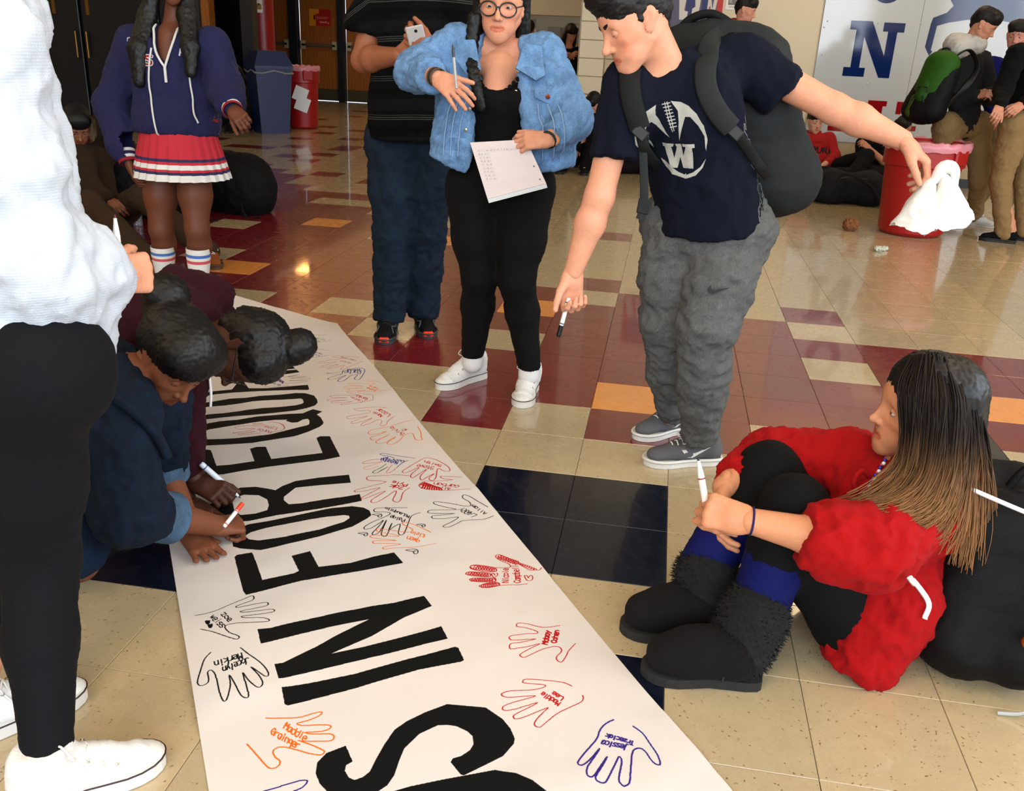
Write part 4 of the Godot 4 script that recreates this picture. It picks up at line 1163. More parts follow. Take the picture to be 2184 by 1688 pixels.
	[0, 9, 2939, 54, 2951, 56, 2941, 59],
	[0, 9, 2958, 58, 2968, 60, 2958, 63],
]
const NAMES := [
	["zoe", 0, 3, 2922, 89, 2964, 103, 2911, 101],
	["weiss", 0, 3, 2924, 63, 2982, 83, 2914, 77],
	["Jocelyn", 0, 3.5, 3112, 126, 3127, 67, 3133, 125],
	["Merkin", 0, 3.5, 3091, 114, 3102, 52, 3112, 114],
	["Maddie", 2, 4, 3357, 157, 3411, 191, 3343, 167],
	["Grainger", 2, 4, 3364, 130, 3427, 174, 3348, 139],
	["Nicole", 1, 4, 3036, 799, 2972, 825, 3030, 784],
	["Campbell", 1, 4, 3047, 829, 2967, 857, 3041, 813],
	["Mdaay", 1, 5, 3301, 783, 3255, 814, 3293, 774],
	["Cohen", 1, 5, 3303, 806, 3261, 835, 3296, 796],
	["Maddie", 1, 4, 3492, 724, 3446, 703, 3499, 713],
	["Lee", 1, 4, 3480, 737, 3453, 726, 3487, 727],
	["jessica", 3, 4.5, 3659, 794, 3626, 752, 3669, 783],
	["Trzeciak", 3, 4.5, 3653, 811, 3612, 769, 3661, 803],
	["LARRY", 0, 2.5, 2677, 853, 2618, 831, 2685, 833],
	["Allam", 0, 2.5, 2676, 886, 2611, 865, 2685, 875],
	["Paige", 0, 2.5, 2629, 646, 2590, 613, 2644, 637],
	["McLaughlin", 0, 2.5, 2613, 664, 2536, 614, 2625, 657],
	["gwen", 2, 3, 2755, 651, 2722, 624, 2773, 638],
	["Klein", 2, 3, 2733, 672, 2699, 642, 2748, 663],
	["Ali", 1, 2.5, 2486, 840, 2463, 816, 2500, 831],
	["Garban", 1, 2.5, 2478, 873, 2429, 804, 2494, 862],
	["Steve", 1, 2.5, 2319, 844, 2279, 798, 2341, 831],
	["Smith", 1, 2.5, 2316, 872, 2260, 830, 2329, 862],
	["Zak", 1, 4.5, 2425, 708, 2398, 670, 2442, 696],
	["Pyle", 1, 4.5, 2416, 722, 2375, 685, 2429, 712],
	["Natasha", 4, 3, 2239, 744, 2196, 698, 2259, 733],
	["George", 4, 3, 2238, 767, 2189, 708, 2253, 759],
	["Sylvia", 1, 2.5, 2025, 834, 1946, 810, 2039, 818],
	["R.", 1, 2.5, 1992, 857, 1965, 840, 1999, 840],
	["Aaron", 1, 2.5, 1845, 805, 1798, 785, 1861, 792],
	["Lazar", 1, 2.5, 1843, 834, 1765, 809, 1862, 818],
	["Lauren", 1, 2.2, 1688, 770, 1625, 741, 1705, 758],
	["Gorski", 1, 2.5, 1668, 796, 1614, 766, 1688, 783],
	["Tara", 2, 2.5, 1575, 866, 1531, 841, 1589, 858],
	["Kate", 2, 2.5, 1591, 849, 1546, 825, 1606, 841],
	["Rachel", 4, 2.5, 1350, 854, 1326, 775, 1393, 838],
	["Kessler", 4, 2.5, 1332, 854, 1315, 797, 1356, 844],
	["Gabriela", 1, 2.2, 1219, 867, 1142, 819, 1237, 859],
	["Shea", 1, 2.2, 1241, 840, 1195, 803, 1259, 832],
	["Alex", 4, 1.8, 1096, 735, 1063, 714, 1110, 729],
	["Handy", 4, 1.8, 1074, 750, 1033, 724, 1088, 744],
	["Amy", 5, 1.8, 887, 783, 867, 753, 908, 776],
	["Erdman", 5, 1.8, 874, 805, 823, 752, 889, 800],
	["Angela", 3, 2.5, 1376, 526, 1329, 504, 1403, 516],
	["Crimmi", 3, 2.5, 1409, 507, 1344, 467, 1426, 500],
	["Mandy", 1, 2.2, 1866, 393, 1831, 350, 1884, 386],
	["Ejster", 1, 2.2, 1844, 416, 1810, 374, 1862, 409],
]

# ---------------------------------------------------------------- drawing into images
func fill_poly(im: Image, p: PackedVector2Array, c: Color) -> void:
	var lo := p[0].y
	var hi := p[0].y
	for q in p:
		lo = minf(lo, q.y); hi = maxf(hi, q.y)
	for y in range(maxi(0, int(floor(lo))), mini(im.get_height() - 1, int(ceil(hi))) + 1):
		var xs := []
		var yy := y + 0.5
		for j in p.size():
			var a := p[j]
			var b := p[(j + 1) % p.size()]
			if (a.y <= yy) != (b.y <= yy):
				xs.append(a.x + (yy - a.y) / (b.y - a.y) * (b.x - a.x))
		xs.sort()
		for j in range(0, xs.size() - 1, 2):
			var x0 := clampi(int(round(xs[j])), 0, im.get_width())
			var x1 := clampi(int(round(xs[j + 1])), 0, im.get_width())
			if x1 > x0:
				im.fill_rect(Rect2i(x0, y, x1 - x0, 1), c)

func draw_line2(im: Image, p: PackedVector2Array, w: float, c: Color) -> void:
	var r := w / 2.0
	for j in p.size() - 1:
		var d := p[j + 1] - p[j]
		var n := maxi(1, int(d.length() / maxf(0.7, r * 0.6)))
		for s in n + 1:
			var q := p[j] + d * (float(s) / n)
			for dy in range(int(-r - 0.5), int(r + 1.5)):
				var h := r * r - dy * dy
				if h >= 0:
					var e := sqrt(h)
					im.fill_rect(Rect2i(int(round(q.x - e)), int(round(q.y)) + dy, maxi(1, int(round(2 * e))), 1), c)

func smooth2(p: PackedVector2Array, per := 4) -> PackedVector2Array:
	var out := PackedVector2Array()
	for j in p.size() - 1:
		for s in per:
			out.append(p[j].cubic_interpolate(p[j + 1], p[maxi(j - 1, 0)], p[mini(j + 2, p.size() - 1)], float(s) / per))
	out.append(p[p.size() - 1])
	return out

# handwriting: each glyph a few strokes on a 4 by 6 grid, digits are x,y pairs
var GLYPHS := {
	"a": "44 14 02 10 30 44 40", "b": "06 00 30 42 24 03", "c": "44 14 02 10 40", "d": "46 40 10 02 14 44", "e": "02 42 34 14 02 10 40", "f": "46 26 20,04 34",
	"g": "44 14 02 21 42 44 4-2", "h": "06 00,03 24 43 40", "i": "24 20,26 25", "j": "34 3-1 1-1,36 35", "k": "06 00,44 02 40", "l": "26 20", "m": "04 00,03 14 23 20,23 34 43 40",
	"n": "04 00,03 24 43 40", "o": "24 03 01 20 41 43 24", "p": "04 0-2,04 34 42 30 00", "r": "04 00,02 24 44", "s": "44 14 03 32 41 30 00", "t": "26 21 30 40,04 44", "u": "04 01 20 41 44 40",
	"v": "04 20 44", "w": "04 10 23 30 44", "y": "04 21,44 1-2", "z": "04 44 00 40", ".": "10 11",
	"A": "00 26 40,12 32", "C": "45 26 04 02 20 41", "E": "46 06 00 40,03 33", "G": "45 26 04 02 20 41 43 23", "H": "06 00,46 40,03 43", "J": "46 41 20 01", "K": "06 00,46 03 40", "L": "06 00 40",
	"M": "00 06 23 46 40", "N": "00 06 40 46", "P": "00 06 36 44 33 03", "R": "00 06 36 44 33 03 40", "S": "45 26 04 43 41 20 01", "T": "06 46,26 20", "Y": "06 23 46,23 20", "Z": "06 46 00 40"}

func write_word(im: Image, word: String, from: Vector2, to: Vector2, top: Vector2, w: float, c: Color) -> void:
	var adv := (to - from) / word.length()
	var up := (top - from) / 6.0
	for k in word.length():
		var g: String = GLYPHS.get(word[k], "04 00 40 44")
		for s in g.split(","):
			var pts := PackedVector2Array()
			for pair in s.split(" "):
				pts.append(from + adv * (k + 0.1 + 0.2 * float(pair.substr(0, 1))) + up * float(pair.substr(1)))
			draw_line2(im, smooth2(pts, 3), w, c)

func paper_height(s: float, t: float) -> float:
	# gentle buckles across the paper; the far end lifts off its roll
	var h := 0.004 + 0.0045 * sin(s * 5.2 + t * 2.1 + 1.6 * noise.get_noise_2d(s * 1.3, t * 1.1)) + 0.006 * maxf(0.0, noise.get_noise_2d(s * 2.6 + 9.0, t * 1.7 + s))
	h += 0.003 * sin(s * 17.0 + t * 3.0) * maxf(0.0, noise.get_noise_2d(s * 1.9 + 40.0, t * 2.0))
	if s < -1.55:
		h += 0.10 * pow((-1.55 - s) / 0.7, 2.0)
	return maxf(h, 0.0015)

func build_banner() -> void:
	var inks := [Color(0.03, 0.03, 0.035), Color(0.66, 0.06, 0.06), Color(0.86, 0.36, 0.06), Color(0.17, 0.11, 0.42), Color(0.05, 0.13, 0.42), Color(0.07, 0.28, 0.08)]
	var black := Color(0.022, 0.024, 0.026)
	var paper := Color(0.80, 0.765, 0.735)
	var d := Vector3(0.5513, 0, 0.8343)
	var n := Vector3(0.8343, 0, -0.5513)
	var b := thing("paper_banner", "long white paper banner on the floor with painted black letters", "banner", Vector3(-0.41, 0, 0.18))
	for half in 2:
		var im := Image.create(2048, 918, false, Image.FORMAT_RGB8)
		im.fill(paper)
		var off := Vector2(-2048.0 * half, 0)
		for l in LETTERS:
			var p := v2(l.slice(1))
			for j in p.size():
				p[j] += off
			fill_poly(im, p, paper if l[0] else black)
		for s in STROKES:
			var p := v2(s.slice(2))
			for j in p.size():
				p[j] += off
			draw_line2(im, smooth2(p, 3), maxf(1.6, s[1] * 0.8), inks[s[0]])
		for w in NAMES:
			write_word(im, w[0], Vector2(w[3], w[4]) + off, Vector2(w[5], w[6]) + off, Vector2(w[7], w[8]) + off, maxf(1.6, w[2] * 0.8), inks[w[1]])
		var m := std(Color.WHITE, 0.62)
		m.albedo_texture = tex(im)
		m.metallic_specular = 0.3
		m.heightmap_enabled = true
		m.heightmap_texture = mats.fuzz
		
		m.heightmap_enabled = false
		var rows := []
		for j in 41:
			var row := []
			for k in 93:
				var s := -2.35 + 2.048 * half + 2.048 * k / 92.0
				var t := -1.012 + 0.918 * j / 40.0
				# the far end was torn aslant
				var s2 := maxf(s, -2.28 + 0.58 * clampf((t + 0.70) / 0.6, 0.0, 1.0))
				row.append(d * s2 + n * t + Vector3.UP * paper_height(s2, t))
			rows.append(row)
		var mb := MB.new()
		mb.sheet(rows, Vector2.ZERO, Vector2.ONE, true)
		for j in mb.n.size():
			if mb.n[j].y < 0:
				mb.n[j] = -mb.n[j]
			if mb.n[j].length_squared() < 0.5:
				mb.n[j] = Vector3.UP
		var old := mb.i
		mb.i = PackedInt32Array()
		for j in range(0, old.size(), 3):
			mb.tri(old[j], old[j + 1], old[j + 2])
		wpart("paper", mb.done(), m, b)

# ---------------------------------------------------------------- heads, hands, hair
# head of a person: centre at eye level between the ears, b.z looks out of the face, b.y is the crown
func head_flesh(mb: MB, at: Vector3, b: Basis, s: float, neck_to: Vector3, o := {}) -> void:
	var h: float = o.get("h", 0.0045)
	var B := func(p: Vector3) -> Vector3: return at + b * (p * s)
	var q := []
	var wid: float = o.get("wide", 1.0)
	var jaw: float = o.get("jaw", 1.0)
	var nose: float = o.get("nose", 1.0)
	q.append(bone(B.call(Vector3(0, 0.036, -0.030)), B.call(Vector3(0, 0.036, 0.008)), 0.079 * s * wid, 0.076 * s * wid, 0.03, b.x, 0.93))
	q.append(bone(B.call(Vector3(0, 0.0, 0.018)), B.call(Vector3(0, -0.05, 0.030)), 0.064 * s * wid, 0.050 * s * wid, 0.03))
	for e in [-1.0, 1.0]:
		q.append(bone(B.call(Vector3(e * 0.052 * wid, -0.045, -0.004)), B.call(Vector3(e * 0.014, -0.098, 0.062)), 0.018 * s, 0.016 * s * jaw, 0.03))
		q.append(bone(B.call(Vector3(e * 0.042 * wid, -0.022, 0.052)), B.call(Vector3(e * 0.050 * wid, -0.010, 0.030)), 0.020 * s, 0.018 * s, 0.02))
		q.append(bone(B.call(Vector3(e * 0.030, -0.060, 0.050)), B.call(Vector3(e * 0.030, -0.060, 0.050)), 0.022 * s, 0.022 * s, 0.02))
	q.append(bone(B.call(Vector3(-0.034, 0.024, 0.066)), B.call(Vector3(0.034, 0.024, 0.066)), 0.015 * s, 0.015 * s, 0.02))
	q.append(bone(B.call(Vector3(0, 0.050, 0.050)), B.call(Vector3(0, 0.060, 0.040)), 0.036 * s, 0.034 * s, 0.02))
	q.append(bone(B.call(Vector3(0, -0.104, 0.067)), B.call(Vector3(0, -0.098, 0.066)), 0.015 * s * jaw, 0.017 * s * jaw, 0.015))
	q.append(bone(B.call(Vector3(0, -0.026, 0.048)), B.call(Vector3(0, -0.066, 0.052)), 0.036 * s, 0.032 * s, 0.025))
	# neck
	q.append(bone(B.call(Vector3(0, -0.04, -0.034)), neck_to, 0.047 * s * o.get("neck", 1.0), 0.052 * s * o.get("neck", 1.0), 0.03))
	for e in [-1.0, 1.0]: # eye sockets
		q.append(bone(B.call(Vector3(e * 0.032, 0.004, 0.097)), B.call(Vector3(e * 0.034, 0.003, 0.094)), 0.017 * s, 0.016 * s, 0.014, Vector3.ZERO, 1.0, true))
	q.append(bone(B.call(Vector3(0, 0.012, 0.080)), B.call(Vector3(0, -0.030, 0.102 + 0.006 * (nose - 1.0))), 0.0075 * s, 0.0085 * s * nose, 0.012))
	q.append(bone(B.call(Vector3(0, -0.033, 0.100)), B.call(Vector3(0, -0.033, 0.104 + 0.008 * (nose - 1.0))), 0.010 * s * nose, 0.0095 * s * nose, 0.008))
	for e in [-1.0, 1.0]:
		q.append(bone(B.call(Vector3(e * 0.011 * nose, -0.036, 0.090)), B.call(Vector3(e * 0.012 * nose, -0.036, 0.086)), 0.0075 * s, 0.007 * s, 0.006))
		# lips
		q.append(bone(B.call(Vector3(e * 0.005, -0.0625, 0.0835)), B.call(Vector3(e * 0.023, -0.067, 0.073)), 0.0055 * s, 0.003 * s, 0.004))
		q.append(bone(B.call(Vector3(0, -0.0740, 0.0815)), B.call(Vector3(e * 0.020, -0.069, 0.073)), 0.0062 * s, 0.003 * s, 0.004))
		# ears
		if o.get("ears", true):
			q.append(bone(B.call(Vector3(e * 0.078 * wid, 0.014, -0.016)), B.call(Vector3(e * 0.074 * wid, -0.022, -0.006)), 0.021 * s, 0.012 * s, 0.005, (b * Vector3(e, 0, 0.35)), 0.40))
			q.append(bone(B.call(Vector3(e * 0.095 * wid, 0.012, -0.006)), B.call(Vector3(e * 0.091 * wid, -0.008, -0.002)), 0.0125 * s, 0.010 * s, 0.005, Vector3.ZERO, 1.0, true))
	q.append(bone(B.call(Vector3(-0.019, -0.0682, 0.0875)), B.call(Vector3(0.019, -0.0682, 0.0875)), 0.0018 * s, 0.0018 * s, 0.004, Vector3.ZERO, 1.0, true))
	for x in o.get("more", []):
		q.append(x)
	var first := mb.v.size()
	flesh(q, h * s, o.get("cuts", []), [], mb)
	var lip: Color = o.get("lip", Color(0.78, 0.42, 0.38))
	var flush: Color = o.get("flush", Color.WHITE)
	var inv := b.inverse()
	for j in range(first, mb.v.size()):
		var p: Vector3 = inv * (mb.v[j] - at) / s
		var g := Vector2(p.x / 0.027, (p.y + 0.068) / 0.0115)
		if p.z > 0.068 and g.length() < 1.0:
			mb.c[j] = lip
		elif p.z > 0.02 and flush != Color.WHITE:
			var f := Vector3(absf(p.x) - 0.042, p.y + 0.035, p.z - 0.06).length()
			mb.c[j] = flush.lerp(Color.WHITE, clampf(f / 0.045 + 0.2 * noise.get_noise_3dv(p * 60.0), 0.0, 1.0))
	if o.get("lids", true):
		var open: float = o.get("open", 16.0)
		for e in [-1.0, 1.0]:
			for lid in 2:
				var rows := []
				var hi := 88.0 if lid == 0 else -24.0
				var lo := open if lid == 0 else -80.0
				for j in 7:
					var row := []
					for k in 13:
						var az := deg_to_rad(-88.0 + 176.0 * k / 12.0)
						var mid := cos(az)
						var el := deg_to_rad(lerpf(hi, lerpf(-6.0, lo, mid) if lid == 0 else lo, j / 6.0)) if lid == 0 else deg_to_rad(lerpf(lerpf(-6.0, hi, mid), lo, j / 6.0))
						var dir := Vector3(sin(az) * cos(el), sin(el), cos(az) * cos(el))
						row.append(B.call(Vector3(e * 0.032, 0.003, 0.0685) + dir * Vector3(0.0150, 0.0142, 0.0138)))
					rows.append(row)
				mb.sheet(rows)
				# normals outwards from the eye
				var c0: Vector3 = B.call(Vector3(e * 0.032, 0.003, 0.0685))
				for j in range(mb.v.size() - 91, mb.v.size()):
					mb.n[j] = (mb.v[j] - c0).normalized()
				for j in range(mb.i.size() - 432, mb.i.size(), 3):
					var g: Vector3 = (mb.v[mb.i[j + 2]] - mb.v[mb.i[j]]).cross(mb.v[mb.i[j + 1]] - mb.v[mb.i[j]])
					if g.dot(mb.n[mb.i[j]]) < 0:
						var t := mb.i[j + 1]
						mb.i[j + 1] = mb.i[j + 2]
						mb.i[j + 2] = t

# eyeballs and brows as parts of a person
func face_parts(parent: Node3D, at: Vector3, b: Basis, s: float, o := {}) -> void:
	var look: Vector3 = o.get("look", Vector3(0, -0.15, 1)).normalized()
	var em := std(Color.WHITE, 0.15)
	em.vertex_color_use_as_albedo = true
	for e in [-1.0, 1.0]:
		var e_mb := MB.new()
		var c := at + b * (Vector3(e * 0.032, 0.003, 0.0685) * s)
		var fb := frame(b * look, b.y)
		e_mb.col = Color(0.62, 0.60, 0.58)
		e_mb.ball(c, Vector3.ONE * 0.0128 * s, b, 14, 10)
		e_mb.col = o.get("iris", Color(0.02, 0.012, 0.008))
		e_mb.lathe(c, fb.z, [Vector2(0.0062 * s, 0.0114 * s), Vector2(0.0045 * s, 0.0126 * s), Vector2(0.0, 0.0130 * s)], 14)
		wpart("eye", e_mb.done(true), em, parent)
	for e in [-1.0, 1.0]:
		var br := MB.new()
		var pts := []
		var rr := []
		for k in 7:
			var f := k / 6.0
			var lift: float = o.get("brow", 0.0)
			pts.append(at + b * (Vector3(e * lerpf(0.013, 0.052, f), 0.026 + lift + 0.006 * sin(f * PI * 0.8), lerpf(0.0880, 0.0640, f * f)) * s))
			rr.append((0.0042 * (1.0 - 0.65 * f) + 0.0005) * s * o.get("brow_thick", 1.0))
		br.tube(pts, rr, 6, true, b.z, 0.7)
		wpart("eyebrow", br.done(), o.get("hair", mats.hair_black), parent)

# hand bones: wrist, direction of the fingers, normal of the back of the hand, side +1 if the thumb lies along dir x back
# curl: five numbers 0 straight .. 1 closed (thumb first)
func hand_bones(w: Vector3, dir: Vector3, back: Vector3, side: float, curl: Array, s := 1.0, spread := 1.0) -> Array:
	var f := dir.normalized()
	var n := (back - f * back.dot(f)).normalized()
	var t := f.cross(n) * side # towards the thumb
	var out := []
	var base := []
	for k in 4:
		var x := (0.5 - k / 3.0 + 0.0) * 0.058
		base.append(w + f * (0.088 - 0.004 * absf(k - 1.2)) * s + t * x * s)
	var wr := w + f * 0.012 * s
	for k in 4:
		out.append(bone(wr + t * (0.5 - k / 3.0) * 0.034 * s, base[k], 0.0165 * s, 0.0115 * s, 0.012, n, 0.85))
	out.append(bone(w - f * 0.02 * s, w + f * 0.03 * s, 0.026 * s, 0.026 * s, 0.015, n, 0.72))
	var lens := [[0.040, 0.026, 0.021], [0.044, 0.029, 0.022], [0.041, 0.027, 0.021], [0.032, 0.020, 0.019]]
	for k in 4:
		var c: float = curl[k + 1]
		var d := (f + t * (0.16 - 0.11 * k) * spread).normalized()
		var p: Vector3 = base[k]
		var ang := 0.0
		var r := [0.0100, 0.0092, 0.0084, 0.0070]
		if k == 3: r = [0.0088, 0.0080, 0.0072, 0.0062]
		for j in 3:
			ang += [0.10 + c * 1.30, 0.10 + c * 1.55, 0.06 + c * 1.0][j]
			var dd := (d * cos(ang) - n * sin(ang)).normalized()
			var e: Vector3 = p + dd * lens[k][j] * s
			out.append(bone(p, e, r[j] * s, r[j + 1] * s, 0.0035))
			p = e
	# thumb from the side of the palm
	var c0: float = curl[0]
	var p0 := w + f * 0.024 * s + t * 0.020 * s - n * 0.004 * s
	var d0 := (f * 0.72 + t * (0.75 - 0.75 * c0) - n * (0.25 + 0.55 * c0)).normalized()
	var p1 := p0 + d0 * 0.044 * s
	var d1 := (d0 + f * 0.25 - t * 0.55 * c0 - n * 0.15 * c0).normalized()
	var p2 := p1 + d1 * 0.034 * s
	var d2 := (d1 - t * 0.45 * c0).normalized()
	var p3 := p2 + d2 * 0.026 * s
	out.append(bone(p0, p1, 0.0165 * s, 0.0125 * s, 0.012))
	out.append(bone(p1, p2, 0.0115 * s, 0.0102 * s, 0.004))
	out.append(bone(p2, p3, 0.0100 * s, 0.0082 * s, 0.004))
	return out

# a mass of hair from capsules, combed along `dir`
func hair_mass(bones: Array, h: float, cuts: Array, dir: Vector3, amp := 0.004) -> MB:
	var m := flesh(bones, h, cuts)
	var f := Vector3(150, 150, 150) - dir.normalized().abs() * 132.0
	wrinkle(m, m.i, 0, [[amp, f], [amp * 0.8, f * 2.1]])
	return m

# strands: thin flat tubes along guide curves; colours run from root to tip
func strands(guides: Array, count: int, spread: float, r: float, root: Color, tip: Color, seed_: int, turn := 0.55) -> MB:
	var g := RandomNumberGenerator.new()
	g.seed = seed_
	var m := MB.new()
	for k in count:
		var i0 := g.randi() % guides.size()
		var a: Array = guides[i0]
		var c: Array = guides[(i0 + 1) % guides.size()] if i0 + 1 < guides.size() else guides[i0]
		var f := g.randf()
		var off := Vector3(g.randf_range(-1, 1), g.randf_range(-1, 1), g.randf_range(-1, 1)) * spread
		var len := g.randf_range(0.82, 1.0)
		var pts := []
		for j in a.size():
			pts.append((a[j] as Vector3).lerp(c[j], f) + off * (0.35 + 0.65 * j / (a.size() - 1.0)) + Vector3(g.randf_range(-1, 1), g.randf_range(-1, 1), g.randf_range(-1, 1)) * spread * 0.25)
		pts = curve_points(pts, 4)
		pts = pts.slice(0, int(pts.size() * len))
		var tint := g.randf_range(0.75, 1.3)
		var k0 := m.v.size()
		var rr := []
		for j in pts.size():
			rr.append(r * (1.0 - 0.7 * j / (pts.size() - 1.0)))
		m.tube(pts, rr, 5, false)
		for j in pts.size():
			var u := float(j) / (pts.size() - 1.0)
			var cc := root.lerp(tip, smoothstep(turn - 0.25, turn + 0.3, u)) * tint
			for s in 5:
				m.c[k0 + j * 5 + s] = Color(cc.r, cc.g, cc.b)
	return m

func hair_mat(col: Color, rough := 0.42) -> StandardMaterial3D:
	var m := std(col, rough)
	m.metallic_specular = 0.4
	return m

func tint_mat(rough := 0.8) -> StandardMaterial3D:
	var m := std(Color.WHITE, rough)
	m.vertex_color_use_as_albedo = true
	return m

func person(label: String, at: Vector3, group := "") -> Node3D:
	return thing("person", label, "person", at, group)

# ---------------------------------------------------------------- joints of the people near the camera, in metres
var BOY := {"ank1": Vector3(0.702, 0.108, -0.170), "ank2": Vector3(0.610, 0.081, -0.400), "knee1": Vector3(0.676, 0.515, -0.100), "knee2": Vector3(0.561, 0.489, -0.260), "hip1": Vector3(0.722, 0.792, -0.220), "hip2": Vector3(0.562, 0.788, -0.260), "pelvis": Vector3(0.637, 0.830, -0.220), "belly": Vector3(0.613, 0.964, -0.180), "chest": Vector3(0.529, 1.142, -0.120), "shL": Vector3(0.696, 1.304, -0.220), "shR": Vector3(0.360, 1.220, -0.060), "slL": Vector3(0.792, 1.237, -0.210), "slR": Vector3(0.355, 1.041, -0.020), "elL": Vector3(0.966, 1.185, -0.200), "wrL": Vector3(1.171, 1.109, -0.200), "elR": Vector3(0.313, 0.913, 0.000), "wrR": Vector3(0.253, 0.688, 0.020), "neck": Vector3(0.477, 1.250, -0.100), "head": Vector3(0.370, 1.387, -0.010), "nose": Vector3(0.270, 1.335, 0.040), "hem": Vector3(0.648, 0.856, -0.200), "logoC": Vector3(0.502, 1.086, 0.020), "logoT": Vector3(0.478, 1.183, 0.020), "toe1": Vector3(0.525, 0.000, -0.147), "heel1": Vector3(0.753, 0.000, -0.227), "toe2": Vector3(0.484, 0.000, -0.346), "heel2": Vector3(0.646, 0.000, -0.479)}
var GIRL := {"ankR": Vector3(-0.199, 0.119, -0.720), "ankL": Vector3(0.043, 0.114, -0.660), "kneeR": Vector3(-0.170, 0.477, -0.660), "kneeL": Vector3(-0.018, 0.477, -0.640), "hipR": Vector3(-0.209, 0.753, -0.720), "hipL": Vector3(-0.017, 0.767, -0.720), "waist": Vector3(-0.122, 0.984, -0.720), "ribs": Vector3(-0.121, 1.100, -0.720), "shR": Vector3(-0.294, 1.310, -0.740), "shL": Vector3(0.028, 1.292, -0.720), "elR": Vector3(-0.414, 1.218, -0.620), "wrR": Vector3(-0.300, 1.204, -0.470), "elL": Vector3(0.153, 1.078, -0.660), "wrL": Vector3(0.087, 1.017, -0.520), "neck": Vector3(-0.125, 1.277, -0.740), "head": Vector3(-0.128, 1.444, -0.700), "hemR": Vector3(-0.329, 0.947, -0.620), "hemL": Vector3(0.100, 0.936, -0.660), "n1": Vector3(-0.185, 0.992, -0.500), "n2": Vector3(0.009, 1.012, -0.520), "n3": Vector3(0.096, 0.875, -0.460), "n4": Vector3(-0.105, 0.811, -0.440), "pen0": Vector3(-0.236, 1.310, -0.420), "pen1": Vector3(-0.215, 1.173, -0.400), "toeR": Vector3(-0.325, 0.000, -0.633), "heelR": Vector3(-0.178, 0.000, -0.848), "toeL": Vector3(0.036, 0.000, -0.527), "heelL": Vector3(0.038, 0.000, -0.835)}
var MAN := {"ankR": Vector3(-0.730, 0.095, -1.320), "ankL": Vector3(-0.593, 0.099, -1.420), "kneeR": Vector3(-0.708, 0.491, -1.300), "kneeL": Vector3(-0.560, 0.502, -1.360), "hipR": Vector3(-0.724, 0.851, -1.360), "hipL": Vector3(-0.540, 0.860, -1.380), "waist": Vector3(-0.629, 0.958, -1.360), "chest": Vector3(-0.613, 1.329, -1.360), "shR": Vector3(-0.796, 1.462, -1.380), "shL": Vector3(-0.425, 1.484, -1.380), "slR": Vector3(-0.849, 1.338, -1.360), "elR": Vector3(-0.850, 1.227, -1.340), "wrR": Vector3(-0.635, 1.256, -1.150), "elL": Vector3(-0.350, 1.228, -1.300), "wrL": Vector3(-0.479, 1.287, -1.120), "neck": Vector3(-0.619, 1.543, -1.400), "phone": Vector3(-0.539, 1.314, -1.090), "hem": Vector3(-0.633, 0.917, -1.360), "toeR": Vector3(-0.700, 0.000, -1.116), "heelR": Vector3(-0.768, 0.000, -1.459), "toeL": Vector3(-0.526, 0.000, -1.266), "heelL": Vector3(-0.633, 0.000, -1.545)}
var CHEER := {"ankL": Vector3(-1.810, 0.032, -1.520), "ankR": Vector3(-2.053, -0.000, -1.560), "kneeL": Vector3(-1.799, 0.379, -1.520), "kneeR": Vector3(-2.020, 0.355, -1.560), "hipL": Vector3(-1.832, 0.703, -1.600), "hipR": Vector3(-2.010, 0.692, -1.600), "waist": Vector3(-1.912, 0.834, -1.600), "chest": Vector3(-1.902, 1.109, -1.600), "shL": Vector3(-1.679, 1.256, -1.600), "shR": Vector3(-2.096, 1.249, -1.600), "elL": Vector3(-1.629, 1.069, -1.580), "wrL": Vector3(-1.517, 0.983, -1.420), "elR": Vector3(-2.246, 0.948, -1.620), "wrR": Vector3(-2.135, 0.692, -1.520), "neck": Vector3(-1.890, 1.331, -1.620), "head": Vector3(-1.849, 1.540, -1.600), "hem": Vector3(-1.905, 0.834, -1.600), "skirtT": Vector3(-1.899, 0.835, -1.600), "skirtB": Vector3(-1.899, 0.629, -1.600)}
var WHITE := {"ank1": Vector3(-0.526, 0.017, 1.520), "knee1": Vector3(-0.566, 0.387, 1.400), "hip1": Vector3(-0.497, 0.730, 1.420), "hip2": Vector3(-0.706, 0.642, 1.250), "knee2": Vector3(-0.721, 0.313, 1.280), "ank2": Vector3(-0.716, 0.002, 1.330), "waist": Vector3(-0.539, 0.779, 1.380), "chest": Vector3(-0.507, 1.127, 1.400), "shN": Vector3(-0.444, 1.292, 1.420), "elN": Vector3(-0.473, 0.980, 1.420), "wrN": Vector3(-0.461, 0.903, 1.250), "handN": Vector3(-0.451, 0.892, 1.220), "mk0": Vector3(-0.458, 1.005, 1.220), "mk1": Vector3(-0.449, 0.927, 1.240), "hemR": Vector3(-0.463, 0.787, 1.300), "toe1": Vector3(-0.344, 0.010, 1.438), "heel1": Vector3(-0.472, 0.000, 1.560), "toe2": Vector3(-0.600, 0.010, 1.302), "heel2": Vector3(-0.682, 0.000, 1.499)}
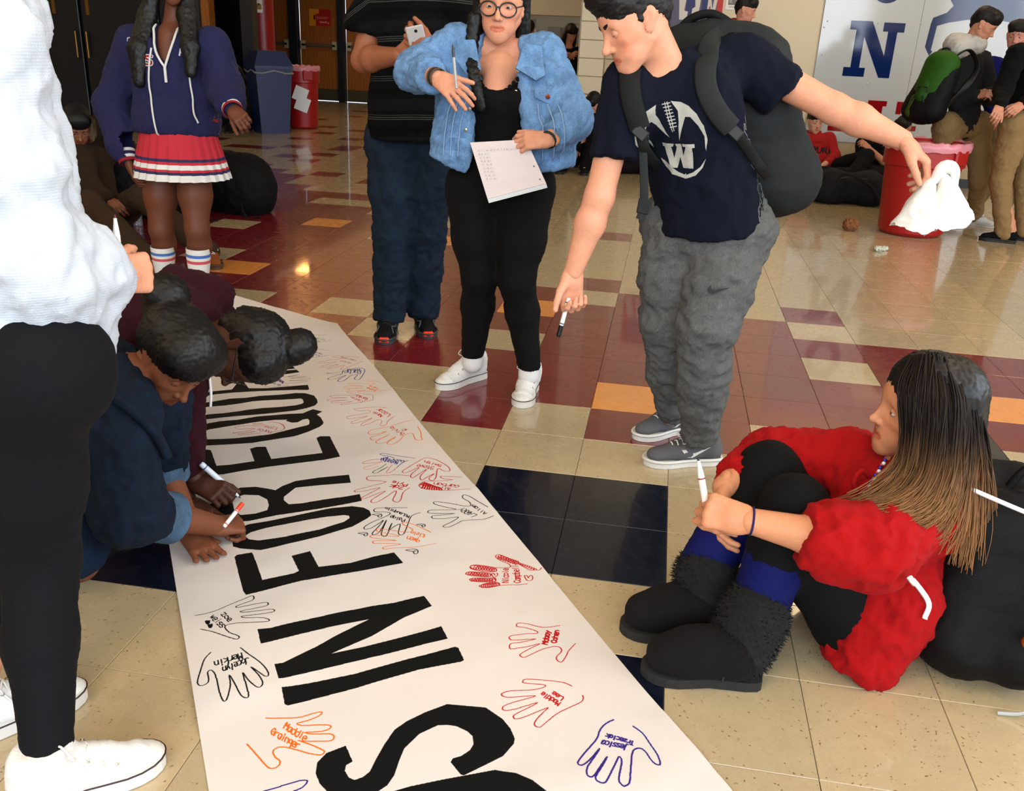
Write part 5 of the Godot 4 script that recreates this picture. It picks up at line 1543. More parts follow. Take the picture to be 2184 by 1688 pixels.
var SEAT := {"toe1": Vector3(0.563, 0.020, 0.964), "heel1": Vector3(0.811, 0.000, 0.939), "toe2": Vector3(0.507, 0.020, 0.817), "heel2": Vector3(0.724, 0.000, 0.777), "top1": Vector3(0.809, 0.163, 0.860), "top2": Vector3(0.690, 0.160, 0.720), "knee1": Vector3(0.863, 0.364, 0.780), "knee2": Vector3(0.820, 0.371, 0.620), "hip1": Vector3(1.054, 0.070, 0.780), "hip2": Vector3(1.056, 0.044, 0.600), "belly": Vector3(1.081, 0.180, 0.700), "chest": Vector3(1.099, 0.337, 0.680), "shN": Vector3(1.125, 0.405, 0.800), "shF": Vector3(1.019, 0.399, 0.560), "elN": Vector3(0.985, 0.360, 0.920), "wrN": Vector3(0.750, 0.393, 0.920), "elF": Vector3(0.829, 0.370, 0.520), "wrF": Vector3(0.713, 0.349, 0.680), "haN": Vector3(0.649, 0.411, 0.900), "neck": Vector3(1.102, 0.460, 0.680), "head": Vector3(1.108, 0.606, 0.680), "nose": Vector3(1.034, 0.553, 0.660), "crown": Vector3(1.108, 0.731, 0.680), "mk0": Vector3(0.628, 0.502, 0.860), "mk1": Vector3(0.661, 0.402, 0.880), "bagTop": Vector3(1.285, 0.457, 0.700), "bagBot": Vector3(1.357, -0.076, 0.750), "hairE": Vector3(1.294, 0.237, 0.800), "bandw": Vector3(0.728, 0.392, 0.920)}
var KD := {"fist": Vector3(-0.599, 0.050, 0.669), "cuffN": Vector3(-0.676, 0.160, 0.824), "elN": Vector3(-0.690, 0.220, 0.951), "shN": Vector3(-0.750, 0.450, 0.856), "shF": Vector3(-0.781, 0.380, 0.622), "cuffF": Vector3(-0.806, 0.160, 0.594), "wrF": Vector3(-0.694, 0.050, 0.679), "handF": Vector3(-0.601, 0.015, 0.772), "head": Vector3(-0.719, 0.520, 0.624), "ear": Vector3(-0.682, 0.500, 0.767), "nose": Vector3(-0.589, 0.470, 0.767), "bun": Vector3(-0.870, 0.580, 0.570), "back": Vector3(-1.073, 0.500, 0.409), "hip": Vector3(-0.926, 0.300, 0.905), "knee": Vector3(-0.829, 0.050, 0.943), "neckb": Vector3(-0.770, 0.500, 0.730), "mk0": Vector3(-0.566, 0.100, 0.631), "mk1": Vector3(-0.593, 0.050, 0.680)}
var KM := {"head": Vector3(-0.679, 0.450, 0.333), "bun": Vector3(-0.615, 0.450, 0.244), "nose": Vector3(-0.626, 0.370, 0.441), "hood": Vector3(-1.055, 0.550, 0.096), "shN": Vector3(-0.795, 0.400, 0.455), "wr": Vector3(-0.798, 0.100, 0.466), "hand": Vector3(-0.736, 0.070, 0.499), "hand2": Vector3(-0.747, 0.015, 0.530), "shF": Vector3(-0.998, 0.400, -0.065), "back": Vector3(-1.167, 0.480, 0.044), "hip": Vector3(-1.291, 0.450, 0.093), "mk0": Vector3(-0.746, 0.130, 0.484), "mk1": Vector3(-0.656, 0.020, 0.451), "el": Vector3(-0.815, 0.220, 0.450)}

# ---------------------------------------------------------------- clothing helpers
func wear(parent: Node3D, called: String, bones: Array, h: float, cuts: Array, folds: Array, m: Material) -> MB:
	var mb := flesh(bones, h, cuts, folds)
	wpart(called, mb.done(), m, parent)
	return mb

# print mapping: texture laid on the front of a garment; u right, v down
func print_uv(mb: MB, o: Vector3, right: Vector3, up: Vector3, size: Vector2, margin := 0.1) -> void:
	var nn := right.cross(up).normalized()
	for j in mb.v.size():
		var p := mb.v[j] - o
		if mb.n[j].dot(nn) > margin:
			mb.uv[j] = Vector2(p.dot(right) / size.x + 0.5, 0.5 - p.dot(up) / size.y)
		else:
			mb.uv[j] = Vector2(0.005, 0.005)

# the point of a garment's surface in direction nn from p, lifted off it
func on_surface(mb: MB, p: Vector3, nn: Vector3, lift := 0.004, reach := 0.016) -> Vector3:
	var best := -1e9
	for q in mb.v:
		var d := q - p
		var a := d.dot(nn)
		if a > best and a < 0.35 and (d - nn * a).length_squared() < reach * reach:
			best = a
	return p + nn * ((best if best > -1e8 else 0.0) + lift)

func drape(mb: MB, pts: Array, nn: Vector3, lift := 0.004) -> Array:
	var out := []
	for p in pts:
		out.append(on_surface(mb, p, nn, lift))
	return out

# flat band (strap, tape) along points, its face turned to nn
func band(mb: MB, pts: Array, half: float, thick: float, nn: Vector3) -> void:
	mb.tube(pts, half, 10, true, nn, thick / half)

# sole outline of a shoe: x along the foot from heel to toe, y sideways
func sole_outline(l: float, w: float) -> PackedVector2Array:
	var prof := [[0.0, 0.12], [0.015, 0.30], [0.05, 0.37], [0.15, 0.40], [0.30, 0.38], [0.45, 0.37], [0.58, 0.43], [0.70, 0.48], [0.80, 0.47], [0.89, 0.40], [0.95, 0.29], [0.985, 0.17], [1.0, 0.05]]
	var p := PackedVector2Array()
	for q in prof:
		p.append(Vector2(q[0] * l, -q[1] * w))
	for j in range(prof.size() - 1, -1, -1):
		p.append(Vector2(prof[j][0] * l, prof[j][1] * w))
	return p

func sole(mb: MB, heel: Vector3, f: Vector3, up: Vector3, l: float, w: float, thick: float) -> void:
	var side := f.cross(up).normalized()
	mb.slab(sole_outline(l, w), heel + up * thick / 2, Basis(f, side, up), thick)

func sole_ring(heel: Vector3, f: Vector3, up: Vector3, l: float, w: float, y: float, out := 0.0) -> Array:
	var side := f.cross(up).normalized()
	var pts := []
	var o := sole_outline(l + out, w + out)
	for q in o:
		pts.append(heel + f * (q.x - out / 2) + side * q.y + up * y)
	pts.append(pts[0])
	return pts

# white canvas high-top with rubber toe, coloured line and laces
func high_top(parent: Node3D, heel: Vector3, dir: Vector3, ankle: Vector3, l: float, line: Color, canvas: Material, star := false) -> void:
	var f := Vector3(dir.x, 0, dir.z).normalized()
	var up := Vector3.UP
	var side := f.cross(up).normalized()
	var P := func(x: float, y: float, z: float) -> Vector3: return heel + f * x * l + up * y + side * z
	var q := [
		bone(P.call(0.16, 0.055, 0), P.call(0.55, 0.050, 0), 0.036, 0.034, 0.03, side, 0.95),
		bone(P.call(0.50, 0.046, 0), P.call(0.80, 0.034, 0), 0.036, 0.032, 0.03, up, 0.85),
		bone(P.call(0.15, 0.05, 0), P.call(0.17, 0.10, 0), 0.037, 0.038, 0.03),
		bone(P.call(0.18, 0.09, 0), ankle + up * 0.035, 0.040, 0.042, 0.03),
		bone(P.call(0.30, 0.09, 0), P.call(0.52, 0.062, 0), 0.028, 0.024, 0.02)]
	var m := flesh(q, 0.0065, [[ankle + up * 0.045, up, 0.09]], [[0.003, Vector3(28, 28, 28)]])
	var sh := wpart("sneaker", m.done(), canvas, parent)
	var s := MB.new()
	sole(s, heel + up * 0.001, f, up, l, 0.098, 0.030)
	wpart("sole", s.done(), mats.rubber_white, sh)
	var t := MB.new()
	t.tube(sole_ring(heel, f, up, l, 0.098, 0.029, 0.003), 0.0016, 5, false)
	wpart("coloured_line", t.done(), std(line, 0.5), sh)
	var c := flesh([bone(P.call(0.80, 0.030, 0), P.call(0.87, 0.026, 0), 0.040, 0.033, 0.02, up, 0.72)], 0.006, [[P.call(0.78, 0.03, 0), -f + up * 0.25, 0.08]])
	wpart("toe_cap", c.done(), mats.rubber_white, sh)
	var la := MB.new()
	for k in 6:
		var x := 0.68 - 0.075 * k
		var y := 0.066 + 0.012 * k + (0.010 * maxf(0.0, k - 3.0))
		var w := 0.022 - 0.0008 * k
		for e in [-1.0, 1.0]:
			la.tube(curve_points([P.call(x, y - 0.010, -e * w), P.call(x - 0.018, y + 0.006, 0), P.call(x - 0.05, y + 0.002, e * w)], 3), 0.0024, 5)
	# bow
	for e in [-1.0, 1.0]:
		la.tube(curve_points([P.call(0.28, 0.125, 0), P.call(0.34, 0.135, e * 0.03), P.call(0.40, 0.11, e * 0.045), P.call(0.36, 0.105, e * 0.02), P.call(0.29, 0.122, 0)], 4), 0.0022, 5)
		la.tube(curve_points([P.call(0.29, 0.124, 0), P.call(0.38, 0.105, e * 0.018), P.call(0.46, 0.075, e * 0.036)], 4), 0.0022, 5)
	wpart("laces", la.done(), mats.lace, sh)
	var ey := MB.new()
	for k in 5:
		for e in [-1.0, 1.0]:
			var c0: Vector3 = P.call(0.66 - 0.085 * k, 0.056 + 0.014 * k, e * 0.030)
			ey.lathe(c0, side * e + up * 0.6, [Vector2(0.0042, 0), Vector2(0.0042, 0.0035), Vector2(0.002, 0.0035)], 8)
	wpart("eyelets", ey.done(), mats.steel, sh)
	if star:
		var st := PackedVector2Array()
		for k in 10:
			st.append(Vector2.from_angle(PI / 2 + k * PI / 5) * (0.0125 if k % 2 == 0 else 0.005))
		var sm := MB.new()
		sm.slab(st, P.call(0.19, 0.098, 0.0435), Basis(f, up, side), 0.002)
		wpart("star_patch", sm.done(), std(Color(0.03, 0.05, 0.25), 0.6), sh)

# low runner: mesh upper, thick pale sole
func runner(parent: Node3D, heel: Vector3, dir: Vector3, ankle: Vector3, l: float, upper: Material, sole_m: Material, lace: Material, called := "sneaker") -> MeshInstance3D:
	var f := Vector3(dir.x, 0, dir.z).normalized()
	var up := Vector3.UP
	var side := f.cross(up).normalized()
	var P := func(x: float, y: float, z: float) -> Vector3: return heel + f * x * l + up * y + side * z
	var q := [
		bone(P.call(0.15, 0.052, 0), P.call(0.50, 0.054, 0), 0.040, 0.040, 0.03, side, 0.95),
		bone(P.call(0.48, 0.050, 0), P.call(0.84, 0.034, 0), 0.042, 0.034, 0.03, up, 0.78),
		bone(P.call(0.13, 0.05, 0), P.call(0.15, 0.085, 0), 0.038, 0.034, 0.02),
		bone(P.call(0.20, 0.07, 0), P.call(0.40, 0.075, 0), 0.036, 0.030, 0.02)]
	var m := flesh(q, 0.0065, [[P.call(0.2, 0.098, 0), up + f * 0.2, 0.12]])
	var sh := wpart(called, m.done(), upper, parent)
	var s := MB.new()
	sole(s, heel + up * 0.001, f, up, l, 0.104, 0.024)
	wpart("sole", s.done(), sole_m, sh)
	var rim := MB.new()
	rim.tube(sole_ring(heel, f, up, l, 0.102, 0.024, 0.0), 0.006, 6, false)
	wpart("sole_edge", rim.done(), sole_m, sh)
	var la := MB.new()
	for k in 5:
		var x := 0.66 - 0.065 * k
		var y := 0.076 + 0.006 * k
		la.tube(curve_points([P.call(x, y - 0.010, -0.024), P.call(x, y + 0.003, 0), P.call(x, y - 0.010, 0.024)], 3), 0.0026, 5)
	for e in [-1.0, 1.0]:
		la.tube(curve_points([P.call(0.42, 0.102, 0), P.call(0.46, 0.112, e * 0.03), P.call(0.54, 0.090, e * 0.042), P.call(0.50, 0.088, e * 0.02), P.call(0.43, 0.100, 0)], 4), 0.0022, 5)
	wpart("laces", la.done(), lace, sh)
	return sh

# marker pen from tail to nib
func marker(a: Vector3, b: Vector3, barrel: Color, cap: Color, label: String, print_: Color, cap_at_nib := false) -> void:
	var t := thing("marker", label, "marker", a)
	var d := (b - a)
	var l := d.length()
	d = d.normalized()
	var r := 0.0072 * l / 0.13
	r = clampf(r, 0.006, 0.0085)
	var m := MB.new()
	m.lathe(a, d, [Vector2(0, 0), Vector2(r * 0.8, 0), Vector2(r, 0.004), Vector2(r, l * 0.68), Vector2(r * 0.92, l * 0.69), Vector2(r * 0.92, l * 0.72)], 18)
	wpart("barrel", m.done(), std(barrel, 0.35), t)
	var c := MB.new()
	if cap_at_nib:
		c.lathe(a, d, [Vector2(r * 1.06, l * 0.70), Vector2(r * 1.06, l * 0.95), Vector2(r * 0.9, l), Vector2(0, l)], 18)
		wpart("cap", c.done(), std(cap, 0.35), t)
	else:
		c.lathe(a, d, [Vector2(r * 0.92, l * 0.72), Vector2(r * 0.5, l * 0.90), Vector2(r * 0.45, l * 0.94)], 18)
		wpart("grip", c.done(), std(barrel, 0.35), t)
		var n := MB.new()
		n.lathe(a, d, [Vector2(r * 0.36, l * 0.93), Vector2(r * 0.30, l * 0.97), Vector2(r * 0.1, l), Vector2(0, l)], 12)
		wpart("nib", n.done(), std(cap, 0.6), t)
	for k in [0.10, 0.64]:
		var g := MB.new()
		g.lathe(a, d, [Vector2(r * 1.01, l * k), Vector2(r * 1.01, l * k + 0.003)], 18)
		wpart("band", g.done(), std(print_, 0.4), t)

func people_materials() -> void:
	mats.rubber_white = std(Color(0.80, 0.79, 0.76), 0.45)
	mats.canvas_white = cloth(Color(0.82, 0.81, 0.79), "knit", 0.85)
	mats.lace = std(Color(0.83, 0.82, 0.80), 0.8)
	mats.hair_black = hair_mat(Color(0.014, 0.012, 0.012), 0.5)
	mats.hair_brown = hair_mat(Color(0.035, 0.024, 0.018), 0.55)
	mats.skin_fair = skin(Color(0.83, 0.575, 0.45))
	mats.skin_tan = skin(Color(0.78, 0.52, 0.37))
	mats.skin_brown = skin(Color(0.40, 0.225, 0.15))
	mats.skin_deep = skin(Color(0.27, 0.145, 0.095))
	for k in ["skin_fair", "skin_tan", "skin_brown", "skin_deep"]:
		mats[k].vertex_color_use_as_albedo = true

func build_near_people() -> void:
	people_materials()
	boy()
	denim_girl()
	polo_man()
	cheerleader()
	white_blouse()
	seated_girl()
	kneeling_pair()

func put_body(p: Node3D, mb: MB, m: Material) -> void:
	wpart("body", mb.done(true), m, p)

# ---------------------------------------------------------------- boy with the backpack
func boy() -> void:
	var J: Dictionary = BOY
	var p := person("boy in navy football shirt and grey sweatpants leaning over banner", Vector3(0.63, 0, -0.25))
	var F := Vector3(-0.28, -0.12, 0.95).normalized()
	var R := F.cross(Vector3.UP).normalized() * -1.0
	# skin: head, arms, hands on a plain core
	var mb := MB.new()
	flesh([bone(J.pelvis, J.chest, 0.10, 0.11, 0.05, F, 0.7), bone(J.shL, J.shR, 0.05, 0.05, 0.04), bone(J.hip1, J.knee1, 0.06, 0.05), bone(J.hip2, J.knee2, 0.06, 0.05), bone(J.knee1, J.ank1, 0.045, 0.035), bone(J.knee2, J.ank2, 0.045, 0.035), bone(J.chest, J.neck, 0.07, 0.05, 0.04)], 0.022, [], [], mb)
	var hz: Vector3 = Vector3(-0.80, -0.46, 0.42).normalized()
	var hb := frame(hz, Vector3(-0.30, 1.0, 0.05))
	head_flesh(mb, J.head, hb, 1.0, J.neck + Vector3(0.02, -0.03, -0.01), {"open": -18.0, "neck": 1.12, "jaw": 1.1, "nose": 1.12, "h": 0.004, "flush": Color(1.0, 0.76, 0.72), "lip": Color(0.86, 0.55, 0.50),
		"more": [bone(J.neck + Vector3(0.02, -0.02, -0.01), J.shL + Vector3(-0.08, 0.0, 0.0), 0.05, 0.04, 0.04), bone(J.neck + Vector3(0.02, -0.02, -0.01), J.shR + Vector3(0.08, 0.02, 0.0), 0.05, 0.04, 0.04), bone(J.neck + Vector3(0.0, -0.03, 0.01), J.chest + Vector3(0.0, 0.07, 0.0), 0.055, 0.055, 0.03)]})
	flesh([bone(J.shL, J.elL, 0.052, 0.043, 0.02), bone(J.elL, J.elL.lerp(J.wrL, 0.35), 0.043, 0.045, 0.02), bone(J.elL.lerp(J.wrL, 0.35), J.wrL, 0.045, 0.029, 0.02)], 0.006, [], [], mb)
	flesh([bone(J.shR, J.elR, 0.050, 0.042, 0.02), bone(J.elR, J.elR.lerp(J.wrR, 0.35), 0.042, 0.044, 0.02), bone(J.elR.lerp(J.wrR, 0.35), J.wrR, 0.044, 0.028, 0.02)], 0.006, [], [], mb)
	flesh(hand_bones(J.wrL, Vector3(0.80, -0.58, 0.10), Vector3(0.55, 0.80, 0.15), 1.0, [0.30, 0.42, 0.45, 0.50, 0.52], 1.08, 0.8), 0.0035, [], [], mb)
	flesh(hand_bones(J.wrR, Vector3(-0.02, -1.0, 0.06), Vector3(-0.45, 0.0, -0.85), -1.0, [0.25, 0.62, 0.72, 0.75, 0.72], 1.0, 0.6), 0.0035, [], [], mb)
	put_body(p, mb, mats.skin_fair)
	face_parts(p, J.head, hb, 1.0, {"look": Vector3(0, -0.7, 1), "hair": mats.hair_brown, "brow_thick": 1.35})
	# hair
	var H := func(v: Vector3) -> Vector3: return J.head + hb * v
	var hair := hair_mass([bone(H.call(Vector3(0, 0.056, -0.040)), H.call(Vector3(0, 0.066, 0.012)), 0.082, 0.078, 0.03), bone(H.call(Vector3(0, 0.0, -0.066)), H.call(Vector3(0, -0.035, -0.062)), 0.050, 0.034, 0.03),
		bone(H.call(Vector3(-0.045, 0.105, 0.050)), H.call(Vector3(0.045, 0.105, 0.050)), 0.032, 0.032, 0.03), bone(H.call(Vector3(-0.03, 0.098, 0.078)), H.call(Vector3(0.035, 0.100, 0.076)), 0.020, 0.022, 0.02),
		bone(H.call(Vector3(0.062, 0.050, -0.02)), H.call(Vector3(0.066, 0.010, 0.006)), 0.024, 0.012, 0.02), bone(H.call(Vector3(-0.062, 0.050, -0.02)), H.call(Vector3(-0.066, 0.010, 0.006)), 0.024, 0.012, 0.02),
		bone(H.call(Vector3(0.055, 0.06, 0.03)), H.call(Vector3(0.050, 0.05, 0.05)), 0.025, 0.016, 0.02), bone(H.call(Vector3(-0.055, 0.06, 0.03)), H.call(Vector3(-0.050, 0.05, 0.05)), 0.025, 0.016, 0.02)], 0.0055, [], hb * Vector3(0.2, 0.3, 1), 0.004)
	wpart("hair", hair.done(), mats.hair_brown, p)
	# sweatpants
	var sweat := cloth(Color(0.36, 0.36, 0.35), "heather", 0.92)
	var pants := wear(p, "sweatpants", [
		bone(J.hip1 + Vector3(0.01, 0.02, 0), J.hip2 + Vector3(-0.0, 0.02, 0), 0.125, 0.120, 0.05, F, 0.9), bone(J.pelvis + Vector3(0, 0.05, 0), J.pelvis, 0.135, 0.14, 0.04, F, 0.85),
		bone(J.hip1, J.hip1.lerp(J.knee1, 0.5), 0.120, 0.110, 0.03), bone(J.hip1.lerp(J.knee1, 0.5), J.knee1, 0.110, 0.088, 0.03), bone(J.knee1, J.knee1.lerp(J.ank1, 0.5), 0.088, 0.080, 0.03), bone(J.knee1.lerp(J.ank1, 0.5), J.ank1 + Vector3(0, 0.03, 0), 0.080, 0.060, 0.03),
		bone(J.ank1 + Vector3(0, 0.05, 0), J.ank1 + Vector3(-0.008, 0.0, 0), 0.062, 0.050, 0.02),
		bone(J.hip2, J.hip2.lerp(J.knee2, 0.5), 0.120, 0.112, 0.03), bone(J.hip2.lerp(J.knee2, 0.5), J.knee2, 0.112, 0.092, 0.03), bone(J.knee2, J.knee2.lerp(J.ank2, 0.5), 0.090, 0.076, 0.03), bone(J.knee2.lerp(J.ank2, 0.5), J.ank2 + Vector3(0, 0.05, 0), 0.076, 0.056, 0.03),
		bone(J.ank2 + Vector3(0, 0.07, 0), J.ank2 + Vector3(0, 0.01, 0), 0.056, 0.044, 0.02)], 0.009,
		[[J.ank1 + Vector3(0, -0.025, 0), Vector3(0, -1, 0), 0.1], [J.ank2 + Vector3(0, -0.02, 0), Vector3(0, -1, 0), 0.1]],
		[[0.016, Vector3(5, 9, 5)], [0.011, Vector3(10, 15, 10), true]], sweat)
	# printed tick on the thigh
	var tk := MB.new()
	var swoosh := v2([-0.030, -0.012, -0.018, -0.016, 0.034, 0.012, -0.012, -0.004, -0.024, -0.002, -0.026, 0.010, -0.034, -0.002])
	var thigh := on_surface(pants, J.hip1.lerp(J.knee1, 0.42) + Vector3(0.03, 0, 0), F, 0.002, 0.03)
	tk.slab(swoosh, thigh, Basis(R, Vector3.UP, F), 0.003)
	wpart("tick_print", tk.done(), std(Color(0.16, 0.16, 0.16), 0.8), p)
	# shirt
	var im := Image.create(512, 512, false, Image.FORMAT_RGB8)
	var navy := Color(0.040, 0.055, 0.105)
	im.fill(navy)
	football_print(im, Color(0.62, 0.61, 0.57))
	var tee := std(Color.WHITE, 0.95)
	tee.albedo_texture = tex(im)
	tee.texture_repeat = false
	tee.metallic_specular = 0.25
	var sm := flesh([
		bone(J.shL + Vector3(-0.05, -0.02, 0), J.shR + Vector3(0.04, -0.03, 0), 0.083, 0.080, 0.05), bone(J.chest + Vector3(0.015, 0.01, 0), J.belly, 0.160, 0.150, 0.06, F, 0.74), bone(J.belly, J.hem, 0.148, 0.158, 0.05, F, 0.8),
		bone(J.hem, J.hem + Vector3(0.005, -0.045, 0), 0.158, 0.162, 0.03, F, 0.82),
		bone(J.shL, J.slL, 0.078, 0.080, 0.04), bone(J.shR, J.slR, 0.074, 0.078, 0.04)], 0.008,
		[[J.slL + (J.slL - J.shL).normalized() * 0.035, J.slL - J.shL + Vector3(0.02, -0.03, 0), 0.11], [J.slR + (J.slR - J.shR).normalized() * 0.02, J.slR - J.shR, 0.10], [J.hem + Vector3(0, -0.05, 0), Vector3(0.12, -1, -0.1), 0.25]],
		[[0.009, Vector3(8, 5, 8), true], [0.006, Vector3(16, 9, 16)]])
	print_uv(sm, J.logoC + Vector3(-0.006, -0.006, 0), R, F.cross(R), Vector2(0.30, 0.30))
	wpart("football_shirt", sm.done(), tee, p)
	# collar rib
	var col := MB.new()
	var ring := []
	for k in 25:
		var a := TAU * k / 24.0
		var q: Vector3 = J.neck + Vector3(0.015, -0.012, 0.0) + R * cos(a) * 0.078 + F * sin(a) * 0.070 + Vector3.UP * (0.012 * cos(a) - 0.022 * sin(a) + 0.01)
		ring.append(q)
	col.tube(ring, 0.009, 8, false)
	wpart("collar", col.done(), std(navy, 0.95), p)
	# shoes
	var mesh_grey := cloth(Color(0.33, 0.33, 0.34), "nylon", 0.8)
	for k in 2:
		var heel: Vector3 = [J.heel1, J.heel2][k]
		var toe: Vector3 = [J.toe1, J.toe2][k]
		var d := (toe - heel).normalized()
		var sh := runner(p, toe - d * 0.272, d, [J.ank1, J.ank2][k], 0.272, mesh_grey, mats.rubber_white, mats.lace)
		var side := d.cross(Vector3.UP).normalized() * -1.0
		var sw := MB.new()
		sw.slab(v2([-0.050, 0.012, -0.028, -0.014, -0.010, -0.016, 0.058, 0.026, 0.000, 0.002, -0.022, 0.000, -0.036, 0.014]), toe - d * 0.165 + Vector3.UP * 0.055 + side * 0.043, Basis(-d, Vector3.UP, side), 0.006)
		wpart("tick_stripe", sw.done(), mats.rubber_white, sh)
	boy_backpack(sm, F, R)
	# marker and bag that he holds
	marker(Vector3(0.250, 0.618, 0.065), Vector3(0.2265, 0.497, 0.075), Color(0.82, 0.82, 0.80), Color(0.02, 0.02, 0.022), "white marker with black cap in the leaning boy's lowered hand", Color(0.03, 0.03, 0.03), true)
	plastic_bag()

func football_print(im: Image, c: Color) -> void:
	# outline of a ball with laces above a block letter, traced in fifths of a pixel grid of 512
	var S := func(a: Array) -> PackedVector2Array:
		var q := v2(a)
		for j in q.size():
			q[j] = (q[j] - Vector2(1430, 292)) * (512.0 / 205.0) + Vector2(256, 256)
		return q
	# from the shirt: left horn, right horn, laces, foot arcs, letter
	fill_poly(im, S.call([1399, 224, 1384, 236, 1373, 256, 1369, 274, 1374, 296, 1388, 314, 1383, 296, 1380, 278, 1384, 262, 1390, 258, 1400, 268, 1424, 288, 1408, 262, 1398, 244]), c)
	fill_poly(im, S.call([1422, 218, 1436, 236, 1440, 256, 1443, 293, 1449, 262, 1452, 246, 1462, 246, 1478, 262, 1489, 282, 1494, 312, 1495, 290, 1488, 262, 1474, 240, 1456, 226, 1440, 220]), c)
	fill_poly(im, S.call([1403, 332, 1412, 350, 1428, 364, 1456, 370, 1476, 362, 1488, 346, 1494, 326, 1484, 344, 1470, 356, 1457, 362, 1456, 359, 1453, 362, 1440, 358, 1424, 347, 1414, 338]), c)
	for k in 8:
		var y := 222.0 + k * 6.2
		draw_line2(im, S.call([1409.0 + k * 2.4, y + 1.5, 1421.0 + k * 2.3, y - 1.0]), 5.0, c)
	draw_line2(im, S.call([1413, 220, 1421, 250, 1430, 275]), 4.0, c)
	draw_line2(im, S.call([1417, 219, 1425, 248, 1433, 273]), 4.0, c)
	fill_poly(im, S.call([1407, 300, 1432, 300, 1430, 306, 1426, 307, 1431, 330, 1437, 307, 1434, 300, 1446, 299, 1450, 324, 1455, 305, 1449, 305, 1448, 299, 1472, 298, 1473, 305, 1468, 306, 1471, 348, 1450, 349, 1444, 326, 1438, 350, 1424, 350, 1412, 308, 1408, 307]), c)

func boy_backpack(shirt: MB, F: Vector3, R: Vector3) -> void:
	var J: Dictionary = BOY
	var t := thing("backpack", "large grey backpack worn by the leaning boy", "backpack", Vector3(0.74, 0.92, -0.42))
	var grey := cloth(Color(0.115, 0.125, 0.125), "nylon", 0.75)
	var dark := cloth(Color(0.050, 0.052, 0.050), "nylon", 0.7)
	var B := -F
	var c0: Vector3 = J.chest + Vector3(0.03, 0.12, 0) + B * 0.235
	var c1: Vector3 = J.belly + Vector3(0.07, -0.03, 0) + B * 0.225
	var m := flesh([bone(c0 + R * 0.11, c0 - R * 0.10, 0.105, 0.105, 0.04), bone(c1 + R * 0.13, c1 - R * 0.10, 0.115, 0.115, 0.04), bone(c0 + R * 0.10, c1 + R * 0.12, 0.105, 0.115, 0.04), bone(c0 - R * 0.10, c1 - R * 0.10, 0.105, 0.115, 0.04), bone(c0, c1, 0.13, 0.14, 0.05)], 0.012, [], [[0.008, Vector3(9, 9, 9)]])
	wpart("bag_body", m.done(), grey, t)
	var h := MB.new()
	var tp: Vector3 = c0 + Vector3.UP * 0.09 - B * 0.03
	h.tube(curve_points([tp - R * 0.14 + Vector3(0, -0.02, 0), tp - R * 0.10 + Vector3(0, 0.035, 0), tp + Vector3(0, 0.055, 0) - R * 0.03, tp + R * 0.045 + Vector3(0, 0.02, 0)], 6), 0.013, 10)
	wpart("grab_handle", h.done(), dark, t)
	# shoulder straps laid over the shirt
	var Z := Vector3(-0.1, 0.15, 1).normalized()
	var left := curve_points([c0 + R * 0.03 + Vector3(0, 0.10, 0), Vector3(0.585, 1.352, -0.16), Vector3(0.585, 1.285, -0.05), Vector3(0.595, 1.215, 0.0), Vector3(0.635, 1.150, 0.0), Vector3(0.700, 1.090, 0.0), Vector3(0.765, 1.020, -0.05), Vector3(0.80, 0.985, -0.16)], 6)
	var right := curve_points([c0 - R * 0.16 + Vector3(0, 0.08, 0), Vector3(0.392, 1.302, -0.10), Vector3(0.385, 1.235, 0.0), Vector3(0.400, 1.165, 0.0), Vector3(0.430, 1.09, 0.0), Vector3(0.452, 1.03, -0.04), Vector3(0.50, 0.97, -0.15)], 6)
	for s in 2:
		var pts: Array = [left, right][s]
		var lay := []
		for j in pts.size():
			var q: Vector3 = pts[j]
			var u := float(j) / pts.size()
			if u > 0.26 and u < 0.86:
				q = on_surface(shirt, Vector3(q.x, q.y, -0.12), Z, 0.010, 0.02)
			lay.append(q)
		# even out
		for turn in 2:
			for j in range(1, lay.size() - 1):
				lay[j] = (lay[j - 1] + lay[j] * 2.0 + lay[j + 1]) / 4.0
		var b := MB.new()
		var k0 := int(lay.size() * 0.68)
		band(b, lay.slice(0, k0), 0.030, 0.009, Z)
		wpart("shoulder_strap", b.done(), [grey, dark][s], t)
		var w := MB.new()
		band(w, lay.slice(k0 - 2), 0.015, 0.004, Z)
		wpart("webbing", w.done(), dark, t)
		var bk := MB.new()
		bk.bbox(lay[k0] + Z * 0.006, frame(Z, Vector3(0.6, 0.8, 0)), Vector3(0.022, 0.016, 0.007), 0.003)
		wpart("buckle", bk.done(), mats.black, t)
	# loose strap ends
	for s in [[Vector3(0.425, 1.075, 0.035), Vector3(0.438, 0.98, 0.03), Vector3(0.445, 0.90, 0.03), Vector3(0.437, 0.862, 0.035)], [Vector3(0.785, 0.905, -0.22), Vector3(0.800, 0.84, -0.22), Vector3(0.806, 0.795, -0.20), Vector3(0.835, 0.80, -0.19)]]:
		var w := MB.new()
		band(w, curve_points(s, 5), 0.012, 0.003, Vector3(0.1, 0, 1))
		w.bbox(s[2], frame(Vector3(0, 0, 1), Vector3(0.1, 1, 0)), Vector3(0.018, 0.022, 0.007), 0.003)
		wpart("hanging_strap", w.done(), grey if s[0].x < 0.6 else dark, t)

